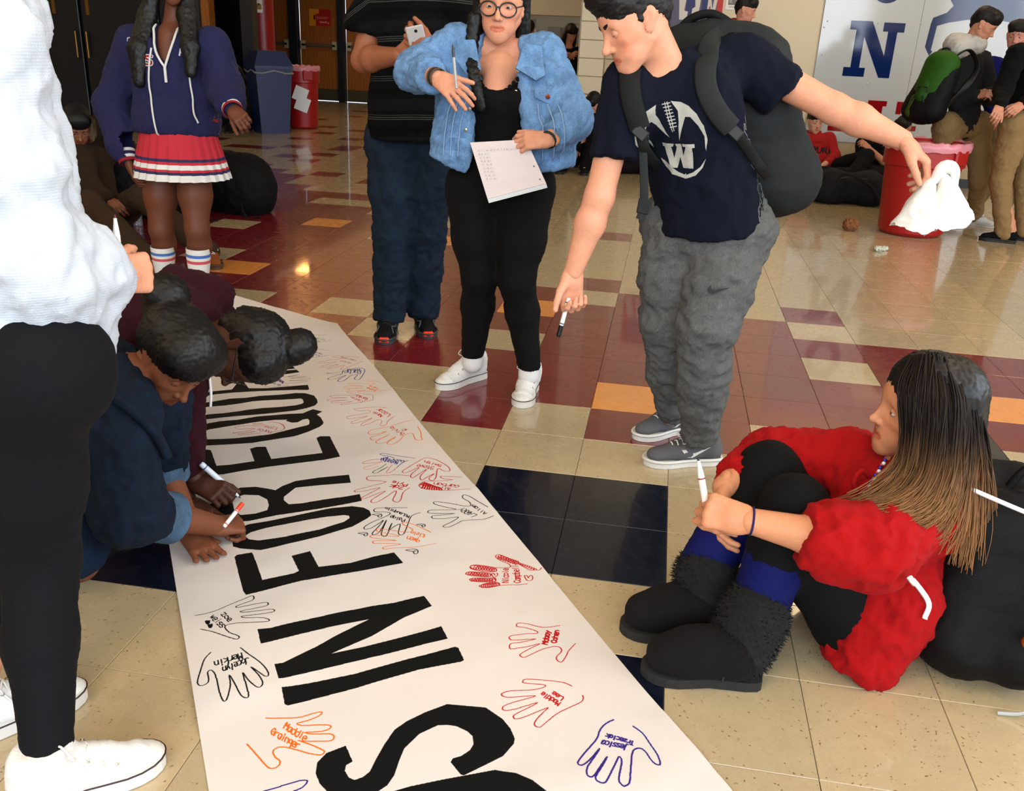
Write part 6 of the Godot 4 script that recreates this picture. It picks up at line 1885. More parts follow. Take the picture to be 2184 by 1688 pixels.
func plastic_bag() -> void:
	var t := thing("plastic_bag", "crumpled thin white plastic bag hanging from the boy's outstretched hand", "plastic bag", Vector3(1.27, 0.88, -0.15))
	var m := MB.new()
	# two crumpled skins gathered at the top, flaring to a ragged hem
	for lobe in 2:
		var top := [Vector3(1.262, 1.020, -0.16), Vector3(1.290, 1.035, -0.15)][lobe] as Vector3
		var foot := [[Vector3(1.165, 0.872, -0.12), Vector3(1.285, 0.868, -0.08)], [Vector3(1.262, 0.858, -0.10), Vector3(1.395, 0.900, -0.14)]][lobe] as Array
		var rows := []
		for j in 15:
			var f := j / 14.0
			var row := []
			for k in 33:
				var a := TAU * k / 32.0
				var c: Vector3 = top.lerp((foot[0] + foot[1]) / 2, f)
				var half: Vector3 = (foot[1] - foot[0]) / 2 * pow(f, 0.75)
				var q := c + half * cos(a) + Vector3(0.1, 0.05, 1) * sin(a) * (0.008 + 0.040 * sin(f * PI * 0.75))
				q += Vector3(noise.get_noise_3dv(q * 22.0), noise.get_noise_3dv(q * 19.0 + Vector3.ONE * 7), noise.get_noise_3dv(q * 24.0 + Vector3.ONE * 3)) * 0.018 * f
				q.y += 0.010 * sin(a * 3.0 + lobe) * f
				row.append(q)
			rows.append(row)
		m.sheet(rows, Vector2.ZERO, Vector2.ONE, true)
	var mat := std(Color(0.88, 0.87, 0.84), 0.35)
	mat.backlight_enabled = true
	mat.backlight = Color(0.35, 0.34, 0.33)
	wpart("film", m.done(), mat, t)
	var k := MB.new()
	k.tube(curve_points([Vector3(1.268, 1.00, -0.15), Vector3(1.285, 1.045, -0.14), Vector3(1.315, 1.035, -0.14), Vector3(1.325, 0.99, -0.14)], 5), [0.012, 0.014, 0.016, 0.018, 0.02, 0.02, 0.02, 0.02, 0.02, 0.018, 0.016, 0.014, 0.012, 0.01, 0.01, 0.008], 8)
	wpart("handle_loop", k.done(), mat, t)

# ---------------------------------------------------------------- girl in the denim jacket
func denim_girl() -> void:
	var J: Dictionary = GIRL
	var p := person("girl in light denim jacket and glasses holding a notebook", Vector3(-0.12, 0, -0.7))
	var F := Vector3(0.05, 0, 1)
	var mb := MB.new()
	flesh([bone(J.hipR, J.hipL, 0.08, 0.08, 0.04), bone(J.waist, J.ribs, 0.09, 0.10, 0.05, F, 0.75), bone(J.ribs, J.neck + Vector3(0, -0.06, 0.0), 0.11, 0.075, 0.05, F, 0.75), bone(J.shR, J.shL, 0.045, 0.045, 0.05)] + chain([J.hipR, J.kneeR, J.ankR], [0.07, 0.045, 0.033]) + chain([J.hipL, J.kneeL, J.ankL], [0.07, 0.045, 0.033]), 0.02, [], [], mb)
	var hb := frame(Vector3(0.06, -0.10, 1), Vector3(0.04, 1, 0))
	head_flesh(mb, J.head, hb, 1.0, J.neck + Vector3(0, -0.02, 0), {"open": 10.0, "wide": 1.03, "h": 0.0042, "flush": Color(1, 0.85, 0.82), "lip": Color(0.80, 0.50, 0.46), "more": [bone(J.neck + Vector3(-0.10, -0.035, 0.03), J.neck + Vector3(0.10, -0.035, 0.03), 0.035, 0.035, 0.04), bone(J.neck + Vector3(0, -0.04, 0.05), J.neck + Vector3(0, -0.13, 0.085), 0.05, 0.06, 0.04)]})
	flesh(chain([J.shR, J.elR, J.wrR], [0.045, 0.04, 0.026]), 0.008, [], [], mb)
	flesh(chain([J.shL, J.elL, J.wrL], [0.045, 0.04, 0.026]), 0.008, [], [], mb)
	flesh(hand_bones(J.wrR, Vector3(0.78, -0.42, 0.45), Vector3(0.1, 0.5, 0.85), -1.0, [0.1, 0.22, 0.16, 0.12, 0.14], 0.92, 1.3), 0.0034, [], [], mb)
	flesh(hand_bones(J.wrL, Vector3(-0.92, -0.06, 0.25), Vector3(0.1, 0.6, 0.8), 1.0, [0.25, 0.35, 0.4, 0.45, 0.5], 0.9, 0.8), 0.0034, [], [], mb)
	put_body(p, mb, mats.skin_fair)
	face_parts(p, J.head, hb, 1.0, {"look": Vector3(0, -0.35, 1)})
	# hair and plait
	var H := func(v: Vector3) -> Vector3: return J.head + hb * v
	var hair := hair_mass([bone(H.call(Vector3(0, 0.05, -0.035)), H.call(Vector3(0, 0.055, 0.0)), 0.088, 0.084, 0.03), bone(H.call(Vector3(-0.072, 0.04, -0.01)), H.call(Vector3(-0.086, -0.10, -0.01)), 0.026, 0.030, 0.02), bone(H.call(Vector3(0.072, 0.04, -0.02)), H.call(Vector3(0.080, -0.10, -0.04)), 0.026, 0.026, 0.02), bone(H.call(Vector3(0, 0.0, -0.08)), H.call(Vector3(0, -0.11, -0.07)), 0.05, 0.05, 0.03)], 0.007, [], Vector3.UP, 0.004)
	wpart("hair", hair.done(), mats.hair_black, p)
	var pb := []
	var path := curve_points([H.call(Vector3(-0.088, -0.05, 0.0)), H.call(Vector3(-0.092, -0.14, 0.03)), Vector3(-0.198, 1.225, -0.585), Vector3(-0.172, 1.145, -0.565), Vector3(-0.158, 1.10, -0.565)], 4)
	for k in path.size() - 1:
		var r := 0.027 - 0.0011 * k
		for e in [-1.0, 1.0]:
			pb.append(bone(path[k] + Vector3(e * 0.010, 0.004, 0.008), path[k + 1] + Vector3(-e * 0.006, 0.0, 0.006), r * 0.72, r * 0.62, 0.004))
	wpart("plait", hair_mass(pb, 0.005, [], Vector3.UP, 0.002).done(), mats.hair_black, p)
	# glasses
	var gl := MB.new()
	for e in [-1.0, 1.0]:
		var ring := []
		for k in 21:
			var a := TAU * k / 20.0
			ring.append(H.call(Vector3(e * 0.034 + cos(a) * 0.029, -0.004 + sin(a) * 0.022 * (1.15 if sin(a) < 0 else 1.0), 0.098 - 0.010 * absf(e * 0.034 + cos(a) * 0.029) / 0.06)))
		gl.tube(ring, 0.0028, 6, false)
		gl.tube([H.call(Vector3(e * 0.062, 0.004, 0.090)), H.call(Vector3(e * 0.079, 0.006, 0.0))], 0.0026, 6)
	gl.tube([H.call(Vector3(-0.008, 0.002, 0.099)), H.call(Vector3(0.008, 0.002, 0.099))], 0.0026, 6)
	wpart("glasses", gl.done(), std(Color(0.015, 0.014, 0.014), 0.25), p)
	# black top and leggings
	var blk := cloth(Color(0.012, 0.012, 0.013), "knit", 0.85)
	wear(p, "top", [bone(J.waist + Vector3(0, -0.06, 0), J.ribs, 0.135, 0.128, 0.05, F, 0.75), bone(J.ribs, J.ribs + Vector3(0, 0.08, 0.015), 0.130, 0.115, 0.05, F, 0.8), bone(J.ribs + Vector3(-0.055, 0.035, 0.07), J.ribs + Vector3(0.06, 0.035, 0.07), 0.060, 0.060, 0.04)], 0.010, [[J.ribs + Vector3(0, 0.105, 0), Vector3(0.0, 1, 0.30), 0.3]], [[0.004, Vector3(14, 8, 14)]], blk)
	var lace := MB.new()
	for k in 13: # scalloped edge of the neckline
		lace.ball(Vector3(-0.195 + 0.0125 * k, 1.195 - 0.055 * sin(PI * k / 12.0) + 0.012, -0.615 + 0.022 * sin(PI * k / 12.0)), Vector3(0.009, 0.009, 0.004), Basis.IDENTITY, 8, 5)
	var lc := wpart("lace_edge", lace.done(), blk, p)
	lc.set_meta("kind", "stuff")
	wear(p, "leggings", [bone(J.hipR + Vector3(0.005, 0.07, 0), J.hipL + Vector3(0.0, 0.07, 0), 0.112, 0.112, 0.05, F, 0.95), bone(J.waist + Vector3(0, -0.04, 0), J.waist + Vector3(0, -0.12, 0), 0.135, 0.150, 0.05, F, 0.8)] + chain([J.hipR + Vector3(0, 0.03, 0), J.hipR.lerp(J.kneeR, 0.5), J.kneeR, J.kneeR.lerp(J.ankR, 0.35) + Vector3(0, 0, -0.02), J.ankR + Vector3(0, 0.02, 0)], [0.112, 0.093, 0.066, 0.064, 0.046], 0.03) + chain([J.hipL + Vector3(0, 0.03, 0), J.hipL.lerp(J.kneeL, 0.5), J.kneeL, J.kneeL.lerp(J.ankL, 0.35) + Vector3(0, 0, -0.02), J.ankL + Vector3(0, 0.02, 0)], [0.112, 0.093, 0.066, 0.064, 0.046], 0.03), 0.009, [[J.ankR + Vector3(0, 0.01, 0), Vector3.DOWN, 0.09], [J.ankL + Vector3(0, 0.01, 0), Vector3.DOWN, 0.09]], [[0.003, Vector3(9, 30, 9)]], blk)
	# jacket: back, open front panels, sleeves
	var den := cloth(Color(0.46, 0.62, 0.80), "denim", 0.85)
	var jk := wear(p, "denim_jacket", [
		bone(J.ribs + Vector3(0, 0.11, -0.05), J.waist + Vector3(0, -0.02, -0.06), 0.150, 0.160, 0.05, F, 0.6), bone(J.shR + Vector3(0.05, -0.01, 0), J.shL + Vector3(-0.05, -0.01, 0), 0.066, 0.066, 0.04),
		bone(Vector3(-0.255, 1.23, -0.665), Vector3(-0.282, 0.95, -0.615), 0.066, 0.088, 0.03, Vector3(-0.35, 0, 1), 0.42), bone(Vector3(-0.245, 1.03, -0.60), Vector3(-0.252, 0.93, -0.585), 0.055, 0.060, 0.03, Vector3(-0.25, 0, 1), 0.32),
		bone(Vector3(0.010, 1.23, -0.650), Vector3(0.062, 0.93, -0.62), 0.066, 0.078, 0.03, Vector3(0.4, 0, 1), 0.5), bone(Vector3(0.09, 1.12, -0.70), Vector3(0.105, 0.93, -0.68), 0.06, 0.065, 0.03),
		bone(Vector3(-0.30, 1.15, -0.72), Vector3(-0.295, 0.95, -0.70), 0.065, 0.07, 0.03)] + chain([J.shR, J.elR + Vector3(0.0, 0.0, -0.01), J.elR.lerp(J.wrR, 0.75)], [0.072, 0.074, 0.058], 0.03) + chain([J.shL, J.elL, J.elL.lerp(J.wrL, 0.8)], [0.072, 0.070, 0.052], 0.03) + [bone(J.neck + Vector3(0, 0.08, 0.03), J.neck + Vector3(0.0, -0.02, 0.07), 0.062, 0.074, 0.015, Vector3.ZERO, 1.0, true), bone(J.neck + Vector3(0, -0.02, 0.08), J.ribs + Vector3(0.0, -0.14, 0.17), 0.070, 0.078, 0.015, Vector3.ZERO, 1.0, true)], 0.008,
		[[J.elR.lerp(J.wrR, 0.78), J.wrR - J.elR, 0.1], [J.elL.lerp(J.wrL, 0.86), J.wrL - J.elL, 0.1], [Vector3(-0.27, 0.895, -0.60), Vector3(-0.35, -1, 0), 0.16], [Vector3(0.08, 0.900, -0.63), Vector3(0.2, -1, 0), 0.2]],
		[[0.009, Vector3(6, 9, 6)], [0.009, Vector3(11, 14, 11), true], [0.002, Vector3(40, 40, 40)]], den)
	# flaps, seams, buttons, collar
	var seam := std(Color(0.50, 0.62, 0.76), 0.9)
	for e in 2:
		var N := Vector3([-0.3, 0.35][e], 0, 1).normalized()
		var X := Vector3.UP.cross(N).normalized()
		var c := on_surface(jk, [Vector3(-0.235, 1.160, -0.66), Vector3(0.045, 1.165, -0.66)][e], N, 0.003)
		var fm := MB.new()
		fm.slab(v2([-0.048, 0.014, 0.048, 0.014, 0.046, -0.014, 0.0, -0.032, -0.046, -0.014]), c, frame(N), 0.007)
		var fl := wpart("pocket_flap", fm.done(), den, p)
		var bt := MB.new()
		bt.lathe(c + N * 0.004 + Vector3(0, -0.010, 0), N, [Vector2(0.0085, 0), Vector2(0.0085, 0.003), Vector2(0.005, 0.005), Vector2(0, 0.005)], 14)
		wpart("button", bt.done(), std(Color(0.50, 0.26, 0.16), 0.35, 0.7), fl)
		var lp := MB.new()
		lp.slab(v2([[-0.060, 0.060, 0.010, 0.065, 0.050, -0.035, 0.002, -0.055, -0.058, 0.0], [-0.010, 0.065, 0.050, 0.055, 0.062, -0.040, 0.030, -0.058, -0.040, -0.020]][e]), on_surface(jk, [Vector3(-0.205, 1.265, -0.66), Vector3(-0.028, 1.262, -0.64)][e], N, 0.012, 0.03), frame(N + Vector3(0, 0.25, 0)), 0.012)
		wpart("collar", lp.done(), den, p)
		for s in 3:
			var line := []
			for k in 9:
				var q := [Vector3(-0.268 + 0.03 * s, 1.13 - 0.024 * k, -0.66), Vector3(0.010 + 0.035 * s + 0.003 * k, 1.13 - 0.024 * k, -0.66)][e] as Vector3
				line.append(on_surface(jk, q, N, 0.0012))
			var sm := MB.new()
			sm.tube(line, 0.0022, 5)
			wpart("seam", sm.done(), seam, p)
	for k in 4:
		var c := on_surface(jk, [Vector3(-0.045, 1.235, -0.65), Vector3(-0.048, 1.165, -0.65), Vector3(-0.21, 1.10, -0.62), Vector3(-0.215, 1.03, -0.62)][k], Vector3(0, 0, 1), 0.002)
		var bt := MB.new()
		bt.lathe(c, Vector3(0, 0, 1), [Vector2(0.007, 0), Vector2(0.006, 0.003), Vector2(0, 0.004)], 12)
		wpart("button", bt.done(), mats.steel, p)
	# bracelets
	for k in 4:
		var w: Vector3 = [J.wrR, J.wrR, J.wrR, J.wrL][k]
		var d: Vector3 = [J.wrR - J.elR, J.wrR - J.elR, J.wrR - J.elR, J.wrL - J.elL][k].normalized()
		var t := MB.new()
		t.lathe(w - d * [0.022, 0.008, -0.004, 0.006][k], d, [Vector2(0.029, 0), Vector2(0.032, 0.003), Vector2(0.032, 0.009), Vector2(0.029, 0.012)], 20)
		wpart("bracelet", t.done(), std([Color(0.30, 0.20, 0.12), Color(0.03, 0.025, 0.02), Color(0.28, 0.22, 0.16), Color(0.05, 0.09, 0.04)][k], 0.8), p)
	for k in 2:
		var heel: Vector3 = [J.heelR, J.heelL][k]
		var toe: Vector3 = [J.toeR, J.toeL][k]
		var d := (toe - heel).normalized()
		high_top(p, toe - d * 0.262, d, [J.ankR, J.ankL][k] + Vector3(0, -0.012, 0.0), 0.262, Color(0.10, 0.02, 0.05), mats.canvas_white)
		wear(p, "sock", [bone([J.ankR, J.ankL][k] + Vector3(0, -0.02, 0), [J.ankR, J.ankL][k] + Vector3(0, 0.05, 0), 0.042, 0.040)], 0.008, [], [], mats.canvas_white)
	# notebook and pen
	var t := thing("notebook", "open white notebook held by the girl in denim", "notebook", J.n4)
	var n: Vector3 = (J.n2 - J.n1).cross(J.n4 - J.n1).normalized() * -1.0
	if n.z < 0:
		n = -n
	var im := Image.create(256, 256, false, Image.FORMAT_RGB8)
	im.fill(Color(0.80, 0.75, 0.74))
	var r := RandomNumberGenerator.new()
	r.seed = 5
	for y in 13:
		var x := 22
		im.fill_rect(Rect2i(0, 30 + y * 16, 256, 1), Color(0.70, 0.70, 0.78))
		while x < [190, 150, 200, 170][y % 4] and y < 9:
			var w := r.randi_range(6, 16)
			write_word(im, "aoenmrs"[r.randi() % 7] + "liuntec"[r.randi() % 7], Vector2(x, 42 + y * 16), Vector2(x + w, 42 + y * 16), Vector2(x, 33 + y * 16), 1.0, Color(0.52, 0.50, 0.54))
			x += w + 6
	for y in [150, 226]:
		fill_poly(im, v2([236, y - 4, 242, y - 4, 242, y + 4, 236, y + 4]), Color(0.35, 0.32, 0.32))
	var pm := std(Color.WHITE, 0.8)
	pm.albedo_texture = tex(im)
	for k in 4:
		var o: Vector3 = n * (0.004 * (1.5 - k)) + (J.n4 - J.n1).normalized() * 0.004 * k
		var q := MB.new()
		var c := [J.n1 + o, J.n2 + o, J.n3 + o, J.n4 + o]
		var e := n * 0.0038
		q.face([c[3], c[2], c[1], c[0]], [Vector2(0, 1), Vector2(1, 1), Vector2(1, 0), Vector2(0, 0)])
		for j in 4:
			q.face([c[j], c[(j + 1) % 4], c[(j + 1) % 4] - e, c[j] - e])
		q.face([c[0] - e, c[1] - e, c[2] - e, c[3] - e])
		wpart("page", q.done(), pm if k == 0 else mats.white, t)
	var pen := thing("pen", "slim silver pen with dark tip in the denim girl's raised hand", "pen", J.pen1)
	var pd: Vector3 = J.pen0 - J.pen1
	var a := MB.new()
	a.lathe(J.pen1, pd, [Vector2(0, 0), Vector2(0.0045, 0.002), Vector2(0.005, 0.09), Vector2(0.005, 0.10)], 12)
	wpart("barrel", a.done(), std(Color(0.62, 0.62, 0.60), 0.3), pen)
	var b := MB.new()
	b.lathe(J.pen1, pd, [Vector2(0.005, 0.10), Vector2(0.0045, 0.125), Vector2(0.001, 0.142), Vector2(0, 0.142)], 12)
	wpart("tip", b.done(), std(Color(0.12, 0.13, 0.15), 0.3), pen)

# ---------------------------------------------------------------- man in the striped polo
func polo_man() -> void:
	var J: Dictionary = MAN
	var p := person("man in dark striped polo shirt and jeans looking at phone", Vector3(-0.63, 0, -1.36))
	var F := Vector3(0.1, 0, 1)
	var mb := MB.new()
	flesh([bone(J.hipR, J.hipL, 0.09, 0.09, 0.04), bone(J.waist, J.chest, 0.11, 0.12, 0.05, F, 0.75), bone(J.shR, J.shL, 0.05, 0.05, 0.05), bone(J.chest, J.neck, 0.09, 0.06, 0.05)] + chain([J.hipR, J.kneeR, J.ankR], [0.08, 0.05, 0.038]) + chain([J.hipL, J.kneeL, J.ankL], [0.08, 0.05, 0.038]), 0.022, [], [], mb)
	var head: Vector3 = J.neck + Vector3(0.02, 0.17, 0.06)
	var hb := frame(Vector3(0.2, -0.45, 1), Vector3.UP)
	head_flesh(mb, head, hb, 1.05, J.neck + Vector3(0, -0.03, 0), {"h": 0.007, "neck": 1.15})
	for s in 2:
		flesh(chain([[J.shR, J.elR, J.elR.lerp(J.wrR, 0.3), J.wrR], [J.shL, J.elL, J.elL.lerp(J.wrL, 0.3), J.wrL]][s], [0.058, 0.052, 0.054, 0.032], 0.02), 0.008, [], [], mb)
	flesh(hand_bones(J.wrR, Vector3(0.82, 0.22, 0.35), Vector3(-0.35, -0.2, 0.95), -1.0, [0.15, 0.45, 0.5, 0.55, 0.55], 1.08, 0.8), 0.0038, [], [], mb)
	flesh(hand_bones(J.wrL, Vector3(-0.75, 0.35, 0.3), Vector3(0.3, -0.3, 0.9), 1.0, [0.3, 0.45, 0.5, 0.55, 0.6], 1.05, 0.8), 0.0038, [], [], mb)
	put_body(p, mb, skin_of(Color(0.60, 0.36, 0.25)))
	face_parts(p, head, hb, 1.05, {"look": Vector3(0, -0.6, 1)})
	var H := func(v: Vector3) -> Vector3: return head + hb * v
	wpart("hair", hair_mass([bone(H.call(Vector3(0, 0.06, -0.04)), H.call(Vector3(0, 0.065, 0.02)), 0.083, 0.078, 0.03), bone(H.call(Vector3(0, 0.0, -0.075)), H.call(Vector3(0, -0.03, -0.07)), 0.05, 0.035, 0.03)], 0.008, [], Vector3(0, 0.2, 1), 0.003).done(), mats.hair_black, p)
	# striped shirt: bands run round the body
	var im := Image.create(16, 512, false, Image.FORMAT_RGB8)
	im.fill(Color(0.035, 0.035, 0.037))
	for y in 512:
		var f := fposmod(y / 512.0 * 4.6, 1.0)
		var c := Color(0.030, 0.030, 0.032)
		if f < 0.30: c = Color(0.055, 0.056, 0.060)
		for k in 3:
			if absf(f - 0.42 - k * 0.055) < 0.012: c = Color(0.21, 0.21, 0.20)
		if f > 0.72 and f < 0.86: c = Color(0.016, 0.016, 0.018)
		im.fill_rect(Rect2i(0, y, 16, 1), c)
	var pm := std(Color.WHITE, 0.95)
	pm.albedo_texture = tex(im)
	pm.metallic_specular = 0.2
	var sm := flesh([bone(J.waist + Vector3(0, -0.02, 0), J.chest, 0.185, 0.180, 0.06, F, 0.78), bone(J.shR + Vector3(0.05, -0.03, 0), J.shL + Vector3(-0.05, -0.03, 0), 0.085, 0.085, 0.05), bone(J.waist + Vector3(0, -0.05, 0.01), J.waist + Vector3(0, 0.10, 0.03), 0.185, 0.19, 0.05, F, 0.85)] + chain([J.shR, J.slR + Vector3(0, 0.03, 0)], [0.088, 0.088], 0.04) + chain([J.shL, J.shL.lerp(J.elL, 0.5)], [0.085, 0.088], 0.04), 0.011,
		[[J.slR + Vector3(0, 0.0, 0), Vector3(-0.15, -1, 0), 0.12], [Vector3(J.waist.x, 0.905, J.waist.z), Vector3.DOWN, 0.3]], [[0.007, Vector3(6, 7, 6)], [0.006, Vector3(14, 10, 14), true]])
	for j in sm.v.size():
		var q := sm.v[j]
		var arm: float = clampf((-0.80 - q.x) / 0.02, 0.0, 1.0)
		sm.uv[j] = Vector2(0.5, (1.55 - q.y) / 0.72 + arm * (q.x + 0.8) * 0.9 + 0.012 * sin(q.x * 9.0))
	wpart("polo_shirt", sm.done(), pm, p)
	wear(p, "jeans", [bone(J.hipR + Vector3(0, 0.05, 0), J.hipL + Vector3(0, 0.05, 0), 0.125, 0.125, 0.05, F, 0.9)] + chain([J.hipR, J.hipR.lerp(J.kneeR, 0.5), J.kneeR, J.kneeR.lerp(J.ankR, 0.5), J.ankR + Vector3(0, 0.0, 0.01)], [0.118, 0.104, 0.085, 0.080, 0.078], 0.03) + chain([J.hipL, J.hipL.lerp(J.kneeL, 0.5), J.kneeL, J.kneeL.lerp(J.ankL, 0.5), J.ankL + Vector3(0, 0.0, 0.01)], [0.118, 0.102, 0.083, 0.078, 0.076], 0.03), 0.010,
		[[J.ankR + Vector3(0, -0.04, 0), Vector3(0, -1, 0.2), 0.13], [J.ankL + Vector3(0, -0.04, 0), Vector3(0, -1, 0.2), 0.13]], [[0.012, Vector3(7, 8, 7)], [0.010, Vector3(11, 16, 11), true]], cloth(Color(0.075, 0.135, 0.195), "denim", 0.9))
	var blk := cloth(Color(0.022, 0.022, 0.024), "nylon", 0.8)
	for k in 2:
		var heel: Vector3 = [J.heelR, J.heelL][k]
		var toe: Vector3 = [J.toeR, J.toeL][k]
		var d := (toe - heel).normalized()
		var side := d.cross(Vector3.UP)
		var base := toe - d * 0.295
		var sh := runner(p, base, d, [J.ankR, J.ankL][k], 0.295, blk, std(Color(0.16, 0.16, 0.17), 0.6), std(Color(0.03, 0.03, 0.03), 0.8))
		var o := MB.new()
		o.bbox(toe - d * 0.012 + Vector3.UP * 0.022, frame(d, Vector3.UP), Vector3(0.024, 0.013, 0.012), 0.006)
		wpart("toe_bumper", o.done(), std(Color(0.86, 0.20, 0.06), 0.5), sh)
		for e in [-1.0, 1.0]:
			var w := MB.new()
			w.tube(curve_points([toe - d * 0.05 + side * e * 0.040 + Vector3.UP * 0.045, toe - d * 0.085 + side * e * 0.030 + Vector3.UP * 0.066, toe - d * 0.12 + side * e * 0.043 + Vector3.UP * 0.058, toe - d * 0.17 + side * e * 0.036 + Vector3.UP * 0.080], 4), 0.004, 6)
			wpart("overlay", w.done(), std(Color(0.24, 0.26, 0.28), 0.5), sh)
	# phone
	var t := thing("phone", "silver white phone held by the man in polo shirt", "phone", J.phone)
	var pb := frame(Vector3(0.30, -0.45, 1), Vector3(-0.18, 1, 0.3))
	var m := MB.new()
	m.bbox(J.phone, pb, Vector3(0.036, 0.064, 0.0045), 0.004)
	wpart("case", m.done(), std(Color(0.68, 0.66, 0.64), 0.2), t)
	var c := MB.new()
	c.lathe(J.phone + pb * Vector3(0.004, 0.044, 0.004), pb.z, [Vector2(0.0065, 0), Vector2(0.0065, 0.002), Vector2(0, 0.002)], 14)
	wpart("camera_lens", c.done(), mats.black, t)

func skin_of(c: Color) -> StandardMaterial3D:
	var m := skin(c)
	m.vertex_color_use_as_albedo = true
	return m

# ---------------------------------------------------------------- cheerleader
func cheerleader() -> void:
	var J: Dictionary = CHEER
	var p := person("cheerleader in blue pullover and red pleated skirt, hands at sides", Vector3(-1.91, 0, -1.58))
	var F := Vector3(0.15, 0, 1)
	var mb := MB.new()
	var ank := [Vector3(-1.815, 0.09, -1.53), Vector3(-2.035, 0.09, -1.58)]
	flesh([bone(J.hipR, J.hipL, 0.09, 0.09, 0.04), bone(J.waist, J.chest, 0.09, 0.10, 0.05, F, 0.75), bone(J.chest, J.neck, 0.10, 0.05, 0.05, F, 0.8), bone(J.shR + Vector3(0.04, 0, 0), J.shL + Vector3(-0.04, 0, 0), 0.05, 0.05, 0.05)], 0.02, [], [], mb)
	flesh(chain([J.hipL, J.hipL.lerp(J.kneeL, 0.5), J.kneeL, J.kneeL.lerp(ank[0], 0.3) + Vector3(0, 0, -0.02), ank[0]], [0.088, 0.080, 0.056, 0.056, 0.036], 0.03) + chain([J.hipR, J.hipR.lerp(J.kneeR, 0.5), J.kneeR, J.kneeR.lerp(ank[1], 0.3) + Vector3(0, 0, -0.02), ank[1]], [0.088, 0.080, 0.056, 0.056, 0.036], 0.03), 0.01, [], [], mb)
	var hb := frame(Vector3(0.2, -0.05, 1), Vector3.UP)
	head_flesh(mb, J.head, hb, 0.98, J.neck + Vector3(0, -0.03, 0), {"h": 0.006, "more": [bone(J.neck + Vector3(0, -0.05, 0.04), J.neck + Vector3(0, -0.17, 0.075), 0.055, 0.05, 0.04), bone(J.neck + Vector3(-0.08, -0.045, 0.01), J.neck + Vector3(0.08, -0.045, 0.01), 0.035, 0.035, 0.03)]})
	flesh(hand_bones(J.wrR, Vector3(0.30, -0.95, 0.12), Vector3(-0.8, -0.2, 0.55), 1.0, [0.3, 0.25, 0.3, 0.35, 0.35], 0.95, 0.6), 0.004, [], [], mb)
	flesh(hand_bones(J.wrL, Vector3(0.75, -0.45, 0.5), Vector3(0.2, 0.5, 0.8), 1.0, [0.3, 0.5, 0.55, 0.6, 0.6], 0.95, 0.6), 0.004, [], [], mb)
	put_body(p, mb, mats.skin_brown)
	face_parts(p, J.head, hb, 0.98)
	var H := func(v: Vector3) -> Vector3: return J.head + hb * v
	wpart("hair", hair_mass([bone(H.call(Vector3(0, 0.05, -0.03)), H.call(Vector3(0, 0.055, 0.0)), 0.088, 0.085, 0.03)] + chain([H.call(Vector3(-0.07, 0.02, 0)), Vector3(-1.985, 1.36, -1.56), Vector3(-2.00, 1.22, -1.485), Vector3(-1.995, 1.08, -1.455)], [0.03, 0.045, 0.048, 0.03], 0.02, F, 0.6) + chain([H.call(Vector3(0.07, 0.02, 0)), Vector3(-1.785, 1.38, -1.56), Vector3(-1.745, 1.24, -1.50), Vector3(-1.735, 1.13, -1.47)], [0.03, 0.042, 0.042, 0.026], 0.02, F, 0.6) + [bone(H.call(Vector3(0, 0, -0.08)), J.chest + Vector3(0, 0.05, -0.16), 0.07, 0.07, 0.03)], 0.008, [], Vector3.UP, 0.005).done(), mats.hair_black, p)
	# pullover with printed chest
	var im := Image.create(512, 512, false, Image.FORMAT_RGB8)
	var blue := Color(0.035, 0.040, 0.230)
	im.fill(blue)
	for pass_ in 2:
		var c := [Color(0.80, 0.80, 0.80), Color(0.55, 0.04, 0.07)][pass_] as Color
		write_word(im, "Ss", Vector2(118, 175), Vector2(205, 175), Vector2(118, 120), [17.0, 9.0][pass_], c)
	write_word(im, "Ali", Vector2(330, 128), Vector2(392, 128), Vector2(330, 92), 6.0, Color(0.80, 0.80, 0.82))
	write_word(im, "r", Vector2(62, 75), Vector2(76, 75), Vector2(62, 52), 4.0, Color(0.7, 0.7, 0.72))
	fill_poly(im, v2([448, 428, 454, 422, 458, 426, 462, 422, 468, 428, 458, 442]), Color(0.6, 0.05, 0.1))
	var bm := std(Color.WHITE, 0.9)
	bm.albedo_texture = tex(im)
	bm.texture_repeat = false
	var X := F.cross(Vector3.UP).normalized() * -1.0
	var jk := flesh([bone(J.chest + Vector3(0, 0.03, 0), J.waist + Vector3(0.01, 0.05, 0), 0.190, 0.205, 0.06, F, 0.72), bone(J.shR + Vector3(0.05, -0.02, 0), J.shL + Vector3(-0.05, -0.02, 0), 0.075, 0.075, 0.05), bone(J.waist + Vector3(0.01, 0.05, 0), J.waist + Vector3(0.01, 0.02, 0), 0.205, 0.195, 0.03, F, 0.75)] + chain([J.shR, J.elR, J.elR.lerp(J.wrR, 0.72), J.elR.lerp(J.wrR, 0.84)], [0.080, 0.088, 0.075, 0.05], 0.04) + chain([J.shL, J.elL, J.elL.lerp(J.wrL, 0.72)], [0.080, 0.088, 0.072], 0.04) + [bone(J.neck + Vector3(0, 0.05, 0.03), J.neck + Vector3(0.01, -0.05, 0.08), 0.062, 0.055, 0.01, Vector3.ZERO, 1.0, true), bone(J.neck + Vector3(0, -0.05, 0.10), J.neck + Vector3(0.02, -0.18, 0.15), 0.060, 0.014, 0.01, Vector3.ZERO, 1.0, true)], 0.010, [[J.waist + Vector3(0, 0.0, 0), Vector3(0, -1, 0.05), 0.26]], [[0.009, Vector3(6, 5, 6)], [0.007, Vector3(12, 7, 12), true]])
	print_uv(jk, J.chest + Vector3(0.01, -0.03, 0), X, Vector3.UP, Vector2(0.50, 0.50))
	wpart("pullover", jk.done(), bm, p)
	var wh := std(Color(0.78, 0.78, 0.77), 0.8)
	var trim := MB.new()
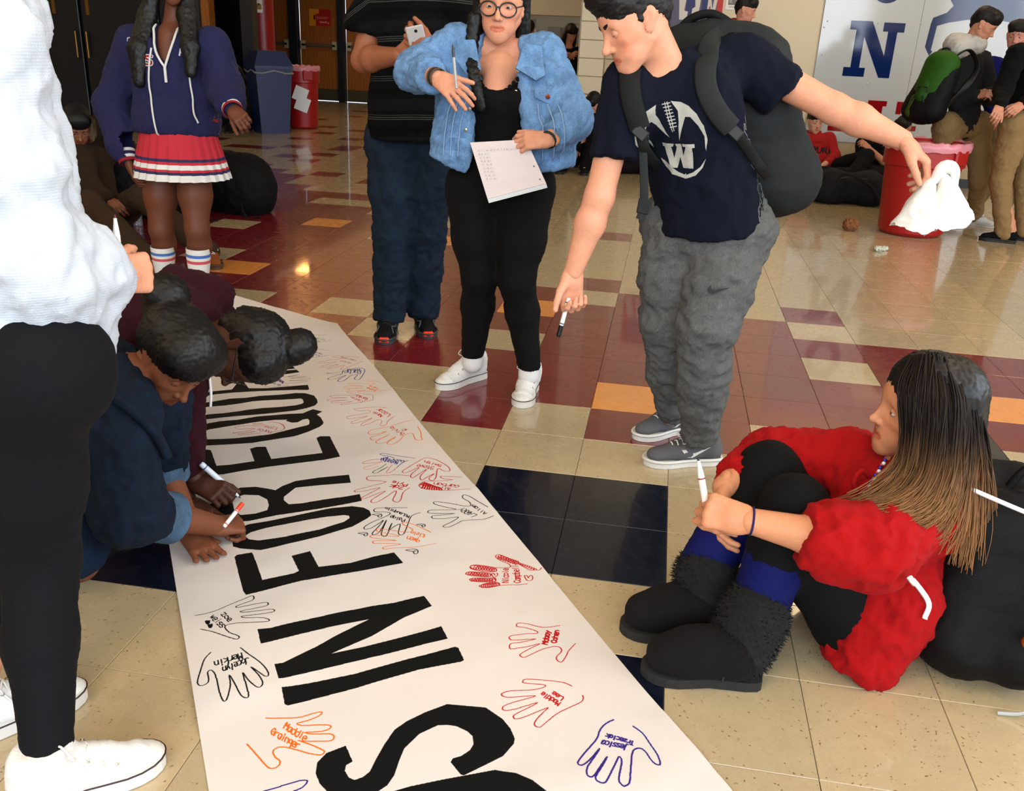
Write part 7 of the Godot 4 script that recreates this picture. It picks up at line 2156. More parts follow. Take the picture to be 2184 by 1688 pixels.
	for e in [-1.0, 1.0]:
		trim.tube(drape(jk, curve_points([J.neck + X * e * 0.062 + Vector3(0, 0.02, 0.02), J.neck + X * e * 0.05 + Vector3(0, -0.06, 0.03), J.neck + X * e * 0.025 + Vector3(0, -0.13, 0.03), J.neck + X * 0.008 + Vector3(0, -0.185, 0.03)], 4), F.normalized(), 0.002), 0.006, 6)
	trim.tube(drape(jk, [J.neck + X * 0.008 + Vector3(0, -0.18, 0.03), J.neck + X * 0.01 + Vector3(0, -0.215, 0.03), J.neck + X * 0.012 + Vector3(0, -0.25, 0.03)], F.normalized(), 0.004), 0.007, 6)
	wpart("zip_trim", trim.done(), wh, p)
	for e in [-1.0, 1.0]:
		var d := MB.new()
		var s := [[-0.055, -0.10], [-0.075, -0.24], [-0.062, -0.42], [-0.045, -0.56], [-0.035, -0.63]] if e < 0 else [[0.075, -0.03], [0.098, -0.15], [0.115, -0.28], [0.120, -0.38], [0.135, -0.43]]
		var pts := []
		for q in s:
			pts.append(J.neck + X * q[0] + Vector3(0, q[1], 0.0))
		d.tube(drape(jk, curve_points(pts, 5), F.normalized(), 0.006), 0.0045, 6)
		wpart("drawstring", d.done(), wh, p)
	# ribbed cuff in rings
	for s in 2:
		var a: Vector3 = [J.elR.lerp(J.wrR, 0.80), J.elL.lerp(J.wrL, 0.78)][s]
		var d: Vector3 = [J.wrR - J.elR, J.wrL - J.elL][s].normalized()
		for k in 4:
			var c := MB.new()
			c.lathe(a + d * 0.016 * k, d, [Vector2(0.043, 0), Vector2(0.047, 0.004), Vector2(0.047, 0.013), Vector2(0.043, 0.017)], 22)
			wpart("cuff_ring", c.done(), [wh, std(Color(0.03, 0.04, 0.22), 0.9), wh, std(Color(0.50, 0.03, 0.06), 0.9)][k], p)
	# pleated skirt, its bands woven in
	var sk := MB.new()
	var bands := [[0.0, "r"], [0.53, "r"], [0.53, "n"], [0.59, "n"], [0.59, "r"], [0.65, "r"], [0.65, "w"], [0.75, "w"], [0.75, "r"], [0.80, "r"], [0.80, "n"], [0.86, "n"], [0.86, "w"], [1.0, "w"]]
	var cols := {"r": Color(0.42, 0.012, 0.028), "n": Color(0.012, 0.012, 0.06), "w": Color(0.62, 0.61, 0.58)}
	for b in range(0, bands.size(), 2):
		var rows := []
		for j in 2:
			var f: float = bands[b + j][0]
			var row := []
			for k in 161:
				var a := TAU * k / 160.0
				var saw := fposmod(a / TAU * 26.0, 1.0)
				var r := lerpf(0.185, 0.245, f) + lerpf(0.004, 0.020, f) * (saw - 0.5)
				row.append(Vector3(J.skirtT.x + cos(a) * r, 0.850 - 0.225 * f, J.skirtT.z + sin(a) * r * 0.80))
			rows.append(row)
		sk.col = cols[bands[b][1]]
		sk.sheet(rows)
	wpart("pleated_skirt", sk.done(true), tint_mat(0.85), p)
	# knee socks with two rings, shoes
	for s in 2:
		var kn: Vector3 = [J.kneeL, J.kneeR][s]
		var an: Vector3 = ank[s]
		var top := kn.lerp(an, 0.32)
		var ax := an - top
		var so := MB.new()
		var pr := [[0.0, 0.060, "w"], [0.14, 0.060, "w"], [0.14, 0.060, "b"], [0.22, 0.060, "b"], [0.22, 0.060, "w"], [0.30, 0.059, "w"], [0.30, 0.059, "r"], [0.38, 0.058, "r"], [0.38, 0.058, "w"], [0.6, 0.052, "w"], [1.0, 0.044, "w"], [1.25, 0.044, "w"]]
		for k in pr.size() - 1:
			so.col = {"w": Color(0.66, 0.65, 0.61), "b": Color(0.05, 0.14, 0.42), "r": Color(0.52, 0.07, 0.09)}[pr[k][2]]
			so.lathe(top, ax, [Vector2(pr[k][1], pr[k][0] * ax.length()), Vector2(pr[k + 1][1], pr[k + 1][0] * ax.length())], 24)
		wpart("knee_sock", so.done(true), tint_mat(0.9), p)
		runner(p, Vector3(an.x - 0.01, 0, an.z - 0.07), Vector3(0.2, 0, 1), an, 0.24, mats.canvas_white, mats.rubber_white, mats.lace)

# ---------------------------------------------------------------- person in the white blouse
func white_blouse() -> void:
	var J: Dictionary = WHITE
	var p := person("person in loose white blouse and dark leggings at the left edge", Vector3(-0.52, 0, 1.45))
	var F := Vector3(0.72, 0, -0.69)
	var R := Vector3(0.69, 0, 0.72)
	var ank := [Vector3(-0.472, 0.105, 1.562), Vector3(-0.722, 0.10, 1.452)]
	var mb := MB.new()
	var neck := Vector3(-0.545, 1.36, 1.33)
	flesh([bone(J.hip1, J.hip2, 0.08, 0.08, 0.04), bone(J.waist + Vector3(-0.03, 0, 0), Vector3(-0.60, 1.18, 1.34), 0.07, 0.06, 0.05), bone(Vector3(-0.60, 1.18, 1.34), neck, 0.06, 0.045, 0.05)] + chain([J.hip1 + Vector3(-0.05, 0, 0), J.knee1 + Vector3(-0.01, 0, 0), ank[0] + Vector3(-0.012, 0, 0.008)], [0.05, 0.04, 0.03]) + chain([J.hip2, J.knee2, ank[1]], [0.05, 0.04, 0.03]) + chain([J.shN + Vector3(-0.05, 0, 0), J.elN + Vector3(-0.022, 0, 0), J.wrN], [0.025, 0.030, 0.024]), 0.022, [], [], mb)
	var head := neck + Vector3(0.06, 0.17, -0.05)
	var hb := frame(F + Vector3(0, -0.5, 0), Vector3.UP)
	head_flesh(mb, head, hb, 0.98, neck, {"h": 0.008})
	flesh(hand_bones(J.wrN, Vector3(0.30, -0.10, -0.95), Vector3(0.85, 0.2, 0.35), -1.0, [0.4, 0.7, 0.75, 0.8, 0.8], 0.95, 0.6), 0.004, [], [], mb)
	put_body(p, mb, mats.skin_fair)
	face_parts(p, head, hb, 0.98)
	wpart("hair", hair_mass([bone(head + hb * Vector3(0, 0.05, -0.03), head + hb * Vector3(0, 0.05, 0), 0.088, 0.085, 0.03), bone(head + hb * Vector3(0, 0, -0.08), neck + Vector3(-0.08, -0.12, 0.08), 0.06, 0.05, 0.03)], 0.008, [], Vector3.UP).done(), mats.hair_brown, p)
	var wm := cloth(Color(0.70, 0.72, 0.75), "knit", 0.7, 1.5)
	wear(p, "blouse", [bone(Vector3(-0.60, 1.20, 1.33), Vector3(-0.575, 0.84, 1.36), 0.115, 0.145, 0.06), bone(Vector3(-0.575, 0.84, 1.36), Vector3(-0.57, 0.775, 1.37), 0.145, 0.150, 0.03), bone(neck + Vector3(0, -0.03, 0), J.shN + Vector3(-0.05, -0.01, 0), 0.06, 0.065, 0.05), bone(neck + Vector3(0, -0.03, 0), neck + Vector3(-0.20, -0.07, -0.14), 0.06, 0.075, 0.05)] + chain([J.shN + Vector3(-0.05, 0, 0), J.shN.lerp(J.elN, 0.55) + Vector3(-0.035, 0, 0), J.elN + Vector3(-0.022, 0.0, 0.0), J.elN.lerp(J.wrN, 0.55), J.wrN + Vector3(-0.01, 0.0, 0.005)], [0.066, 0.074, 0.080, 0.070, 0.040], 0.04) + [bone(J.elN + Vector3(0.0, -0.06, -0.02), J.elN.lerp(J.wrN, 0.6) + Vector3(0, -0.035, 0), 0.065, 0.055, 0.04)], 0.009, [[J.waist + Vector3(0, -0.03, 0), Vector3(0.1, -1, 0), 0.3], [J.wrN + Vector3(0.0, -0.005, -0.02), Vector3(0.25, -0.1, -1), 0.08]], [[0.016, Vector3(5, 5, 5)], [0.013, Vector3(9, 7, 9), true], [0.004, Vector3(22, 18, 22)]], wm)
	wear(p, "leggings", [bone(J.hip1 + Vector3(0, 0.05, 0), J.hip2 + Vector3(0, 0.10, 0), 0.12, 0.12, 0.05)] + chain([J.hip1 + Vector3(-0.05, 0.02, 0), J.hip1.lerp(J.knee1, 0.5) + Vector3(-0.035, 0, 0), J.knee1 + Vector3(-0.01, 0, 0), J.knee1.lerp(ank[0], 0.4) + Vector3(-0.01, 0, 0.01), ank[0] + Vector3(-0.012, 0.0, 0.008)], [0.118, 0.096, 0.066, 0.060, 0.042], 0.03) + chain([J.hip2 + Vector3(0, 0.06, 0), J.knee2, J.knee2.lerp(ank[1], 0.4), ank[1] + Vector3(0, 0.10, 0)], [0.11, 0.068, 0.060, 0.046], 0.03), 0.010, [[ank[0] + Vector3(0, 0.0, 0), Vector3(0.2, -1, 0), 0.1]], [[0.003, Vector3(8, 30, 8)]], cloth(Color(0.018, 0.018, 0.034), "knit", 0.85))
	for k in 2:
		var d := F
		var toe: Vector3 = [Vector3(-0.344, 0.001, 1.438), Vector3(-0.600, 0.001, 1.302)][k]
		if k == 1:
			d = Vector3(0.62, 0, -0.78)
		high_top(p, toe - d * 0.262, d, [ank[0] + Vector3(-0.01, -0.02, 0.01), toe - d * 0.21 + Vector3(0, 0.10, 0)][k], 0.262, Color(0.16, 0.02, 0.06), mats.canvas_white, true)
	marker(J.mk1 + Vector3(0, -0.03, 0.0), J.mk0 + Vector3(0, 0.004, 0), Color(0.84, 0.84, 0.82), Color(0.35, 0.02, 0.03), "white marker with dark red nib held upright by the blouse sleeve", Color(0.8, 0.8, 0.8))

# ---------------------------------------------------------------- the two who kneel over the banner
func kneeling_pair() -> void:
	var K: Dictionary = KD
	var p := person("kneeling girl in dark denim shirt tracing her hand with marker", Vector3(-0.85, 0, 0.8))
	var mb := MB.new()
	var neck := Vector3(-0.80, 0.475, 0.70)
	flesh([bone(K.hip, neck, 0.10, 0.07, 0.04)] + chain([K.hip, K.knee + Vector3(-0.02, 0.02, 0), Vector3(-1.10, 0.06, 1.05)], [0.08, 0.05, 0.04]), 0.022, [], [], mb)
	var hb := frame(Vector3(0.62, -0.66, 0.42), Vector3(0.50, 0.80, -0.05))
	var head: Vector3 = K.head + Vector3(0.01, 0.0, 0.03)
	head_flesh(mb, head, hb, 0.98, neck, {"h": 0.0045, "open": -12.0, "lip": Color(0.75, 0.50, 0.46)})
	flesh(chain([K.elN, K.cuffN, K.fist], [0.045, 0.042, 0.027], 0.02), 0.007, [], [], mb)
	flesh(chain([K.shF, K.cuffF, K.wrF], [0.045, 0.042, 0.028], 0.02), 0.007, [], [], mb)
	flesh(hand_bones(K.fist + Vector3(-0.02, 0.015, 0.03), Vector3(0.62, -0.20, -0.75), Vector3(0.3, 0.9, 0.1), -1.0, [0.5, 0.75, 0.8, 0.85, 0.85], 0.95, 0.5), 0.0036, [], [], mb)
	flesh(hand_bones(K.wrF + Vector3(0.01, -0.018, 0.02), Vector3(0.72, -0.10, 0.55), Vector3(0, 1, 0), -1.0, [0.1, 0.06, 0.05, 0.06, 0.08], 0.98, 1.3), 0.0036, [[Vector3(-0.62, 0.012, 0.75), Vector3.DOWN, 0.12]], [], mb)
	put_body(p, mb, skin_of(Color(0.46, 0.265, 0.175)))
	face_parts(p, head, hb, 0.98, {"look": Vector3(0, -0.8, 1)})
	var H := func(v: Vector3) -> Vector3: return head + hb * v
	wpart("hair", hair_mass([bone(H.call(Vector3(0, 0.045, -0.04)), H.call(Vector3(0, 0.058, 0.006)), 0.094, 0.088, 0.03), bone(H.call(Vector3(0.05, 0.07, 0.035)), H.call(Vector3(-0.05, 0.07, 0.035)), 0.045, 0.045, 0.03), bone(H.call(Vector3(0, -0.01, -0.075)), H.call(Vector3(0, -0.04, -0.07)), 0.055, 0.04, 0.03), bone(H.call(Vector3(0.062, 0.02, -0.01)), H.call(Vector3(0.066, -0.01, 0.01)), 0.026, 0.016, 0.02), bone(H.call(Vector3(0.0, 0.075, -0.150)), H.call(Vector3(0, 0.05, -0.135)), 0.062, 0.05, 0.02)], 0.006, [], hb * Vector3(0, 0.4, 1), 0.0035).done(), mats.hair_black, p)
	var den := cloth(Color(0.052, 0.105, 0.175), "denim", 0.9)
	var shirt := wear(p, "denim_shirt", [bone(K.hip + Vector3(0.0, 0.05, -0.05), neck + Vector3(-0.06, -0.06, 0.02), 0.165, 0.130, 0.06), bone(neck + Vector3(-0.03, -0.03, 0.02), K.shN + Vector3(-0.02, -0.02, -0.04), 0.075, 0.085, 0.05), bone(neck + Vector3(-0.03, -0.03, 0), K.shF + Vector3(-0.02, 0.02, 0), 0.075, 0.080, 0.05), bone(Vector3(-0.98, 0.46, 0.62), neck + Vector3(-0.10, 0.02, -0.02), 0.12, 0.08, 0.05)] + chain([K.shN + Vector3(0, -0.02, -0.02), K.elN + Vector3(-0.01, 0.01, -0.01), K.elN.lerp(K.cuffN, 0.85)], [0.085, 0.080, 0.062], 0.04) + chain([K.shF, K.shF.lerp(K.cuffF, 0.85)], [0.080, 0.062], 0.04), 0.010, [], [[0.010, Vector3(7, 7, 7)], [0.009, Vector3(13, 12, 13), true]], den)
	var collar := MB.new()
	collar.tube(drape(shirt, curve_points([neck + Vector3(-0.05, 0.02, 0.10), neck + Vector3(0.02, -0.02, 0.10), neck + Vector3(0.06, -0.10, 0.06), neck + Vector3(0.07, -0.18, 0.03)], 4), Vector3(0.6, 0.3, 0.75).normalized(), 0.004), 0.013, 8)
	wpart("collar", collar.done(), den, p)
	var pale := cloth(Color(0.30, 0.40, 0.50), "denim", 0.9)
	for s in 2:
		var a: Vector3 = [K.elN.lerp(K.cuffN, 0.72), K.shF.lerp(K.cuffF, 0.82)][s]
		var d: Vector3 = [K.fist - K.elN, K.cuffF - K.shF][s].normalized()
		var c := MB.new()
		c.lathe(a, d, [Vector2(0.052, 0.0), Vector2(0.066, 0.004), Vector2(0.068, 0.055), Vector2(0.060, 0.060), Vector2(0.044, 0.056)], 26)
		wpart("rolled_cuff", c.done(), pale, p)
	wear(p, "jeans", chain([K.hip + Vector3(-0.05, 0.0, 0.03), K.knee + Vector3(-0.03, 0.07, 0.0), Vector3(-1.15, 0.08, 1.05)], [0.14, 0.085, 0.065], 0.03), 0.013, [[Vector3(-0.85, 0.004, 0.95), Vector3.DOWN, 0.25]], [[0.006, Vector3(8, 8, 8)]], cloth(Color(0.07, 0.15, 0.25), "denim", 0.9))
	marker(K.mk1 + Vector3(0.01, 0.02, 0.02), K.mk0 + Vector3(0.008, 0.01, 0.0), Color(0.84, 0.84, 0.82), Color(0.85, 0.22, 0.03), "orange capped marker in the fist of the kneeling denim girl", Color(0.85, 0.22, 0.03), true)
	# the girl in the maroon hoodie
	var M: Dictionary = KM
	var q := person("kneeling girl in maroon hoodie with hair bun writing on banner", Vector3(-0.9, 0, 0.35))
	var m2 := MB.new()
	var nk := Vector3(-0.80, 0.455, 0.27)
	flesh([bone(M.hip, nk, 0.10, 0.06, 0.04)] + chain([M.hip, Vector3(-1.12, 0.10, 0.30), Vector3(-1.40, 0.06, 0.25)], [0.08, 0.05, 0.04]), 0.022, [], [], m2)
	var h2 := frame(Vector3(-0.05, -0.90, 0.42), Vector3(0.88, 0.12, -0.25))
	var hd: Vector3 = M.head + Vector3(0.0, -0.005, 0.0)
	head_flesh(m2, hd, h2, 0.98, nk, {"h": 0.005, "open": -15.0})
	flesh(chain([M.el, M.wr, M.hand + Vector3(-0.045, 0.01, -0.02)], [0.045, 0.034, 0.027], 0.02), 0.007, [], [], m2)
	flesh(hand_bones(M.hand + Vector3(-0.04, 0.005, -0.015), Vector3(0.9, -0.15, 0.2), Vector3(0.1, 0.85, 0.5), -1.0, [0.4, 0.6, 0.65, 0.7, 0.7], 0.95, 0.6), 0.0038, [], [], m2)
	flesh(chain([Vector3(-0.90, 0.14, 0.46), M.hand2 + Vector3(-0.05, 0.02, -0.02)], [0.035, 0.027], 0.02), 0.008, [], [], m2)
	flesh(hand_bones(M.hand2 + Vector3(-0.045, 0.004, -0.015), Vector3(0.85, -0.08, 0.45), Vector3(0, 1, 0), -1.0, [0.1, 0.08, 0.08, 0.1, 0.1], 0.95, 1.1), 0.0038, [], [], m2)
	put_body(q, m2, mats.skin_deep)
	face_parts(q, hd, h2, 0.98, {"look": Vector3(0, -0.5, 1)})
	var G := func(v: Vector3) -> Vector3: return hd + h2 * v
	wpart("hair", hair_mass([bone(G.call(Vector3(0, 0.045, -0.04)), G.call(Vector3(0, 0.058, 0.0)), 0.093, 0.087, 0.03), bone(G.call(Vector3(0.05, 0.07, 0.03)), G.call(Vector3(-0.05, 0.07, 0.03)), 0.045, 0.045, 0.03), bone(G.call(Vector3(0, -0.01, -0.075)), G.call(Vector3(0, -0.04, -0.07)), 0.055, 0.04, 0.03), bone(G.call(Vector3(0.0, 0.165, -0.045)), G.call(Vector3(0, 0.150, -0.03)), 0.050, 0.05, 0.012)], 0.0065, [], h2 * Vector3(0.3, 1, 0.2), 0.004).done(), mats.hair_black, q)
	var gl := MB.new()
	for e in [-1.0, 1.0]:
		var ring := []
		for k in 17:
			var a := TAU * k / 16.0
			ring.append(G.call(Vector3(e * 0.034 + cos(a) * 0.027, sin(a) * 0.019, 0.096)))
		gl.tube(ring, 0.0022, 6, false)
		gl.tube([G.call(Vector3(e * 0.060, 0.004, 0.092)), G.call(Vector3(e * 0.079, 0.006, 0.0))], 0.0022, 6)
	wpart("glasses", gl.done(), std(Color(0.03, 0.025, 0.022), 0.3), q)
	var mar := cloth(Color(0.17, 0.022, 0.065), "fleece", 0.95)
	wear(q, "hoodie", [bone(M.hip + Vector3(0, 0.02, 0), nk + Vector3(-0.10, 0.0, 0), 0.155, 0.125, 0.06), bone(nk + Vector3(-0.08, -0.02, 0), M.shN + Vector3(-0.05, -0.04, -0.03), 0.085, 0.085, 0.05), bone(nk + Vector3(-0.12, 0.02, -0.04), Vector3(-0.93, 0.40, 0.02), 0.09, 0.09, 0.05), bone(Vector3(-1.00, 0.56, 0.10), Vector3(-0.86, 0.545, 0.12), 0.062, 0.055, 0.04), bone(Vector3(-0.97, 0.55, 0.24), Vector3(-0.86, 0.53, 0.25), 0.055, 0.045, 0.04)] + chain([M.shN + Vector3(-0.06, -0.05, -0.03), M.el + Vector3(-0.02, 0, 0), M.wr + Vector3(-0.01, 0.015, 0)], [0.082, 0.068, 0.050], 0.04) + chain([Vector3(-0.93, 0.38, 0.05), Vector3(-0.98, 0.22, 0.30), Vector3(-0.89, 0.12, 0.44)], [0.08, 0.065, 0.05], 0.04), 0.011, [], [[0.010, Vector3(7, 7, 7)], [0.010, Vector3(12, 12, 12), true]], mar)
	var ds := MB.new()
	ds.tube(curve_points([nk + Vector3(0.05, -0.07, 0.13), nk + Vector3(0.06, -0.12, 0.15), nk + Vector3(0.055, -0.16, 0.15)], 4), 0.004, 6)
	wpart("drawstring", ds.done(), mats.white, q)
	wear(q, "trousers", chain([M.hip + Vector3(0.0, -0.06, 0.02), Vector3(-1.12, 0.10, 0.30), Vector3(-1.42, 0.08, 0.25)], [0.13, 0.09, 0.07], 0.03), 0.016, [], [], cloth(Color(0.03, 0.03, 0.035), "knit"))
	marker(M.mk0 + Vector3(-0.01, 0.008, 0), M.mk1, Color(0.80, 0.82, 0.86), Color(0.12, 0.13, 0.2), "white and blue marker writing between two black letters", Color(0.04, 0.16, 0.5))

# ---------------------------------------------------------------- girl seated on the floor
func seated_girl() -> void:
	var J: Dictionary = SEAT
	var p := person("girl with long ombre hair and red hoodie seated on floor", Vector3(1.0, 0, 0.75))
	var mb := MB.new()
	flesh([bone(J.hip1 + Vector3(0, 0.06, 0), J.hip2 + Vector3(0, 0.08, 0), 0.09, 0.09, 0.04), bone(J.belly, J.chest, 0.10, 0.10, 0.05), bone(J.chest, J.neck, 0.09, 0.05, 0.04)] + chain([J.hip1, J.knee1, J.top1], [0.07, 0.05, 0.04]) + chain([J.hip2, J.knee2, J.top2], [0.07, 0.05, 0.04]), 0.02, [], [], mb)
	var hb := frame(Vector3(-0.93, 0.04, 0.10), Vector3(0.22, 1, 0.05))
	var head: Vector3 = J.head + Vector3(0.008, -0.012, 0.0)
	head_flesh(mb, head, hb, 0.97, J.neck + Vector3(0.02, -0.02, 0), {"open": 6.0, "wide": 1.04, "nose": 0.9, "h": 0.0038, "flush": Color(1, 0.84, 0.80), "lip": Color(0.80, 0.48, 0.45)})
	flesh(chain([J.elN, J.elN.lerp(J.wrN, 0.4), J.wrN], [0.048, 0.043, 0.028], 0.02), 0.006, [], [], mb)
	flesh(chain([J.elF, J.wrF], [0.046, 0.030], 0.02), 0.007, [], [], mb)
	flesh(hand_bones(J.wrN + Vector3(-0.005, 0, 0), Vector3(-0.96, 0.12, -0.10), Vector3(0.05, 0.45, 0.9), -1.0, [0.55, 0.78, 0.82, 0.86, 0.9], 0.98, 0.5), 0.0033, [], [], mb)
	flesh(hand_bones(J.wrF, Vector3(-0.15, -0.75, 0.62), Vector3(-0.9, -0.2, 0.1), 1.0, [0.2, 0.25, 0.28, 0.3, 0.32], 0.95, 0.6), 0.0035, [], [], mb)
	put_body(p, mb, mats.skin_tan)
	face_parts(p, head, hb, 0.97, {"look": Vector3(0.0, 0.12, 1), "brow": -0.002})
	# leggings, leg warmers, boots
	var blk := cloth(Color(0.010, 0.010, 0.011), "knit", 0.85)
	wear(p, "leggings", [bone(J.hip1 + Vector3(0.02, 0.055, -0.02), J.hip2 + Vector3(0, 0.09, 0), 0.125, 0.12, 0.05)] + chain([J.hip1 + Vector3(-0.01, 0.045, 0.0), J.hip1.lerp(J.knee1, 0.5), J.knee1, J.knee1.lerp(J.top1, 0.4), J.top1], [0.118, 0.098, 0.074, 0.070, 0.055], 0.03) + chain([J.hip2 + Vector3(0, 0.07, 0), J.hip2.lerp(J.knee2, 0.5), J.knee2, J.knee2.lerp(J.top2, 0.4), J.top2], [0.11, 0.095, 0.074, 0.068, 0.055], 0.03), 0.009, [[Vector3(1.0, 0.003, 0.8), Vector3.DOWN, 0.3]], [[0.003, Vector3(12, 12, 12)]], blk)
	for s in 2:
		var kn: Vector3 = [J.knee1, J.knee2][s]
		var tp: Vector3 = [J.top1, J.top2][s]
		wear(p, "leg_warmer", [bone(kn.lerp(tp, 0.42), tp + Vector3(0, -0.01, 0), 0.074, 0.064, 0.01)], 0.008, [[kn.lerp(tp, 0.40), kn - tp, 0.09]], [[0.003, Vector3(10, 60, 10)]], cloth(Color(0.012, 0.030, 0.27), "knit", 0.8))
		var toe: Vector3 = [J.toe1, J.toe2][s]
		var heel: Vector3 = [J.heel1, J.heel2][s]
		toe.y = 0; heel.y = 0
		var d := (toe - heel).normalized()
		var P := func(x: float, y: float) -> Vector3: return toe - d * x + Vector3.UP * y
		var boot := flesh([bone(P.call(0.05, 0.055), P.call(0.12, 0.068), 0.050, 0.056, 0.03, Vector3.UP, 0.9), bone(P.call(0.10, 0.065), P.call(0.20, 0.075), 0.054, 0.054, 0.03), bone(P.call(0.19, 0.07), tp + Vector3(0, -0.04, 0), 0.058, 0.068, 0.03)], 0.007, [[P.call(0.12, 0.022), Vector3.DOWN, 0.2]], [[0.002, Vector3(14, 14, 14)]])
		var suede := cloth(Color(0.055, 0.047, 0.042), "fleece", 0.95)
		var bt := wpart("boot", boot.done(), suede, p)
		var so := MB.new()
		sole(so, P.call(0.262, 0.001), d, Vector3.UP, 0.270, 0.112, 0.024)
		wpart("sole", so.done(), std(Color(0.070, 0.063, 0.058), 0.8), bt)
		var seam := MB.new()
		var side := d.cross(Vector3.UP) * -1.0
		seam.tube([P.call(0.165, 0.028) + side * 0.054, P.call(0.168, 0.06) + side * 0.057, P.call(0.180, 0.10) + side * 0.055], 0.0022, 5)
		wpart("seam", seam.done(), std(Color(0.12, 0.11, 0.10), 0.9), bt)
		# sheepskin cuff: a core bristling with tufts
		var ax: Vector3 = (tp - P.call(0.20, 0.06)).normalized()
		var c0: Vector3 = P.call(0.20, 0.06).lerp(tp, 0.35)
		var core := flesh([bone(c0 - ax * 0.02, tp - ax * 0.035, 0.070, 0.076, 0.02)], 0.009)
		var g := RandomNumberGenerator.new()
		g.seed = 40 + s
		var fur := MB.new()
		for k in core.v.size():
			for r in 2:
				var n := (core.n[k] + Vector3(g.randf_range(-1, 1), g.randf_range(-1, 1) - 0.3, g.randf_range(-1, 1)) * 0.55).normalized()
				var q := core.v[k] + Vector3(g.randf_range(-1, 1), g.randf_range(-1, 1), g.randf_range(-1, 1)) * 0.004
				var w := n.cross(Vector3(g.randf(), g.randf(), g.randf())).normalized() * 0.0016
				var i0 := fur.vert(q - w, core.n[k])
				fur.vert(q + w, core.n[k])
				fur.vert(q + n * g.randf_range(0.008, 0.015), core.n[k])
				fur.tri(i0, i0 + 1, i0 + 2)
		var fm := std(Color(0.016, 0.015, 0.015), 0.95)
		var cf := wpart("fur_cuff", core.done(), fm, bt)
		var tf := wpart("fur", fur.done(), fm, p)
		tf.set_meta("kind", "stuff")
	# hoodie
	var red := cloth(Color(0.60, 0.022, 0.032), "fleece", 0.95)
	var hd := wear(p, "hoodie", [bone(Vector3(1.09, 0.09, 0.72), J.chest + Vector3(0.025, 0.0, 0), 0.135, 0.130, 0.06), bone(Vector3(1.06, 0.05, 0.84), Vector3(1.10, 0.16, 0.80), 0.09, 0.11, 0.05), bone(J.shN + Vector3(-0.0, -0.02, -0.02), J.shF + Vector3(0.02, -0.02, 0.02), 0.080, 0.080, 0.05), bone(J.neck + Vector3(0.045, -0.01, 0), J.chest, 0.075, 0.12, 0.05), bone(J.neck + Vector3(0.10, 0.015, 0.06), J.neck + Vector3(0.10, 0.015, -0.06), 0.05, 0.05, 0.04)] + chain([J.shN + Vector3(0, -0.015, 0), J.elN + Vector3(0.02, 0.0, -0.01), J.elN.lerp(J.wrN, 0.30), J.elN.lerp(J.wrN, 0.47)], [0.084, 0.082, 0.072, 0.060], 0.04) + chain([J.shF, J.elF + Vector3(0.01, 0, 0), J.elF.lerp(J.wrF, 0.72)], [0.080, 0.070, 0.056], 0.04), 0.008,
		[[J.elN.lerp(J.wrN, 0.52), J.wrN - J.elN, 0.10], [J.elF.lerp(J.wrF, 0.80), J.wrF - J.elF, 0.09], [Vector3(1.05, 0.008, 0.8), Vector3(-0.25, -1, 0), 0.25]], [[0.010, Vector3(6, 6, 6)], [0.013, Vector3(13, 9, 9), true], [0.002, Vector3(40, 40, 40)]], red)
	var cord := MB.new()
	cord.tube(drape(hd, curve_points([Vector3(1.066, 0.300, 0.80), Vector3(1.09, 0.275, 0.80), Vector3(1.125, 0.245, 0.80), Vector3(1.155, 0.205, 0.80), Vector3(1.150, 0.170, 0.80)], 5), Vector3(0, 0.25, 1).normalized(), 0.004), 0.006, 6, true, Vector3(0, 0.2, 1), 0.35)
	wpart("waist_cord", cord.done(), mats.white, p)
	var bow := MB.new()
	bow.tube(curve_points([Vector3(1.035, 0.43, 0.735), Vector3(1.0, 0.46, 0.745), Vector3(0.985, 0.435, 0.755), Vector3(1.0, 0.415, 0.755), Vector3(1.035, 0.43, 0.74)], 5), 0.006, 7)
	wpart("neck_bow", bow.done(), red, p)
	var beads := MB.new()
	for k in 22:
		var f := k / 21.0
		beads.col = [Color(0.02, 0.02, 0.25), Color(0.7, 0.7, 0.72), Color(0.4, 0.02, 0.05)][k % 3]
		beads.ball(Vector3(lerpf(1.045, 0.99, f), lerpf(0.49, 0.365, f), lerpf(0.74, 0.775, f) + 0.004 * sin(k * 2.0)), Vector3.ONE * 0.0048, Basis.IDENTITY, 7, 5)
	var bd := wpart("bead_necklace", beads.done(true), tint_mat(0.2), p)
	bd.set_meta("kind", "stuff")
	var hbnd := MB.new()
	hbnd.lathe(J.wrN + Vector3(0.005, 0, 0), Vector3(-1, 0.05, 0), [Vector2(0.030, 0), Vector2(0.0325, 0.002), Vector2(0.030, 0.005)], 20)
	wpart("hair_tie", hbnd.done(), std(Color(0.03, 0.03, 0.30), 0.6), p)
	# hair: dark at the root, honey at the tips
	var H := func(v: Vector3) -> Vector3: return head + hb * v
	var capm := hair_mass([bone(H.call(Vector3(0, 0.046, -0.040)), H.call(Vector3(0, 0.056, 0.0)), 0.090, 0.086, 0.03), bone(H.call(Vector3(0, -0.02, -0.075)), H.call(Vector3(0, -0.12, -0.085)), 0.070, 0.062, 0.03), bone(H.call(Vector3(0.074, 0.03, -0.012)), H.call(Vector3(0.088, -0.11, -0.01)), 0.034, 0.034, 0.02), bone(H.call(Vector3(0.066, 0.06, 0.028)), H.call(Vector3(0.076, 0.0, 0.012)), 0.020, 0.018, 0.015), bone(H.call(Vector3(-0.074, 0.03, -0.012)), H.call(Vector3(-0.085, -0.10, -0.01)), 0.032, 0.03, 0.02)], 0.006, [], Vector3.UP, 0.003)
	wpart("hair", capm.done(), hair_mat(Color(0.020, 0.014, 0.011), 0.45), p)
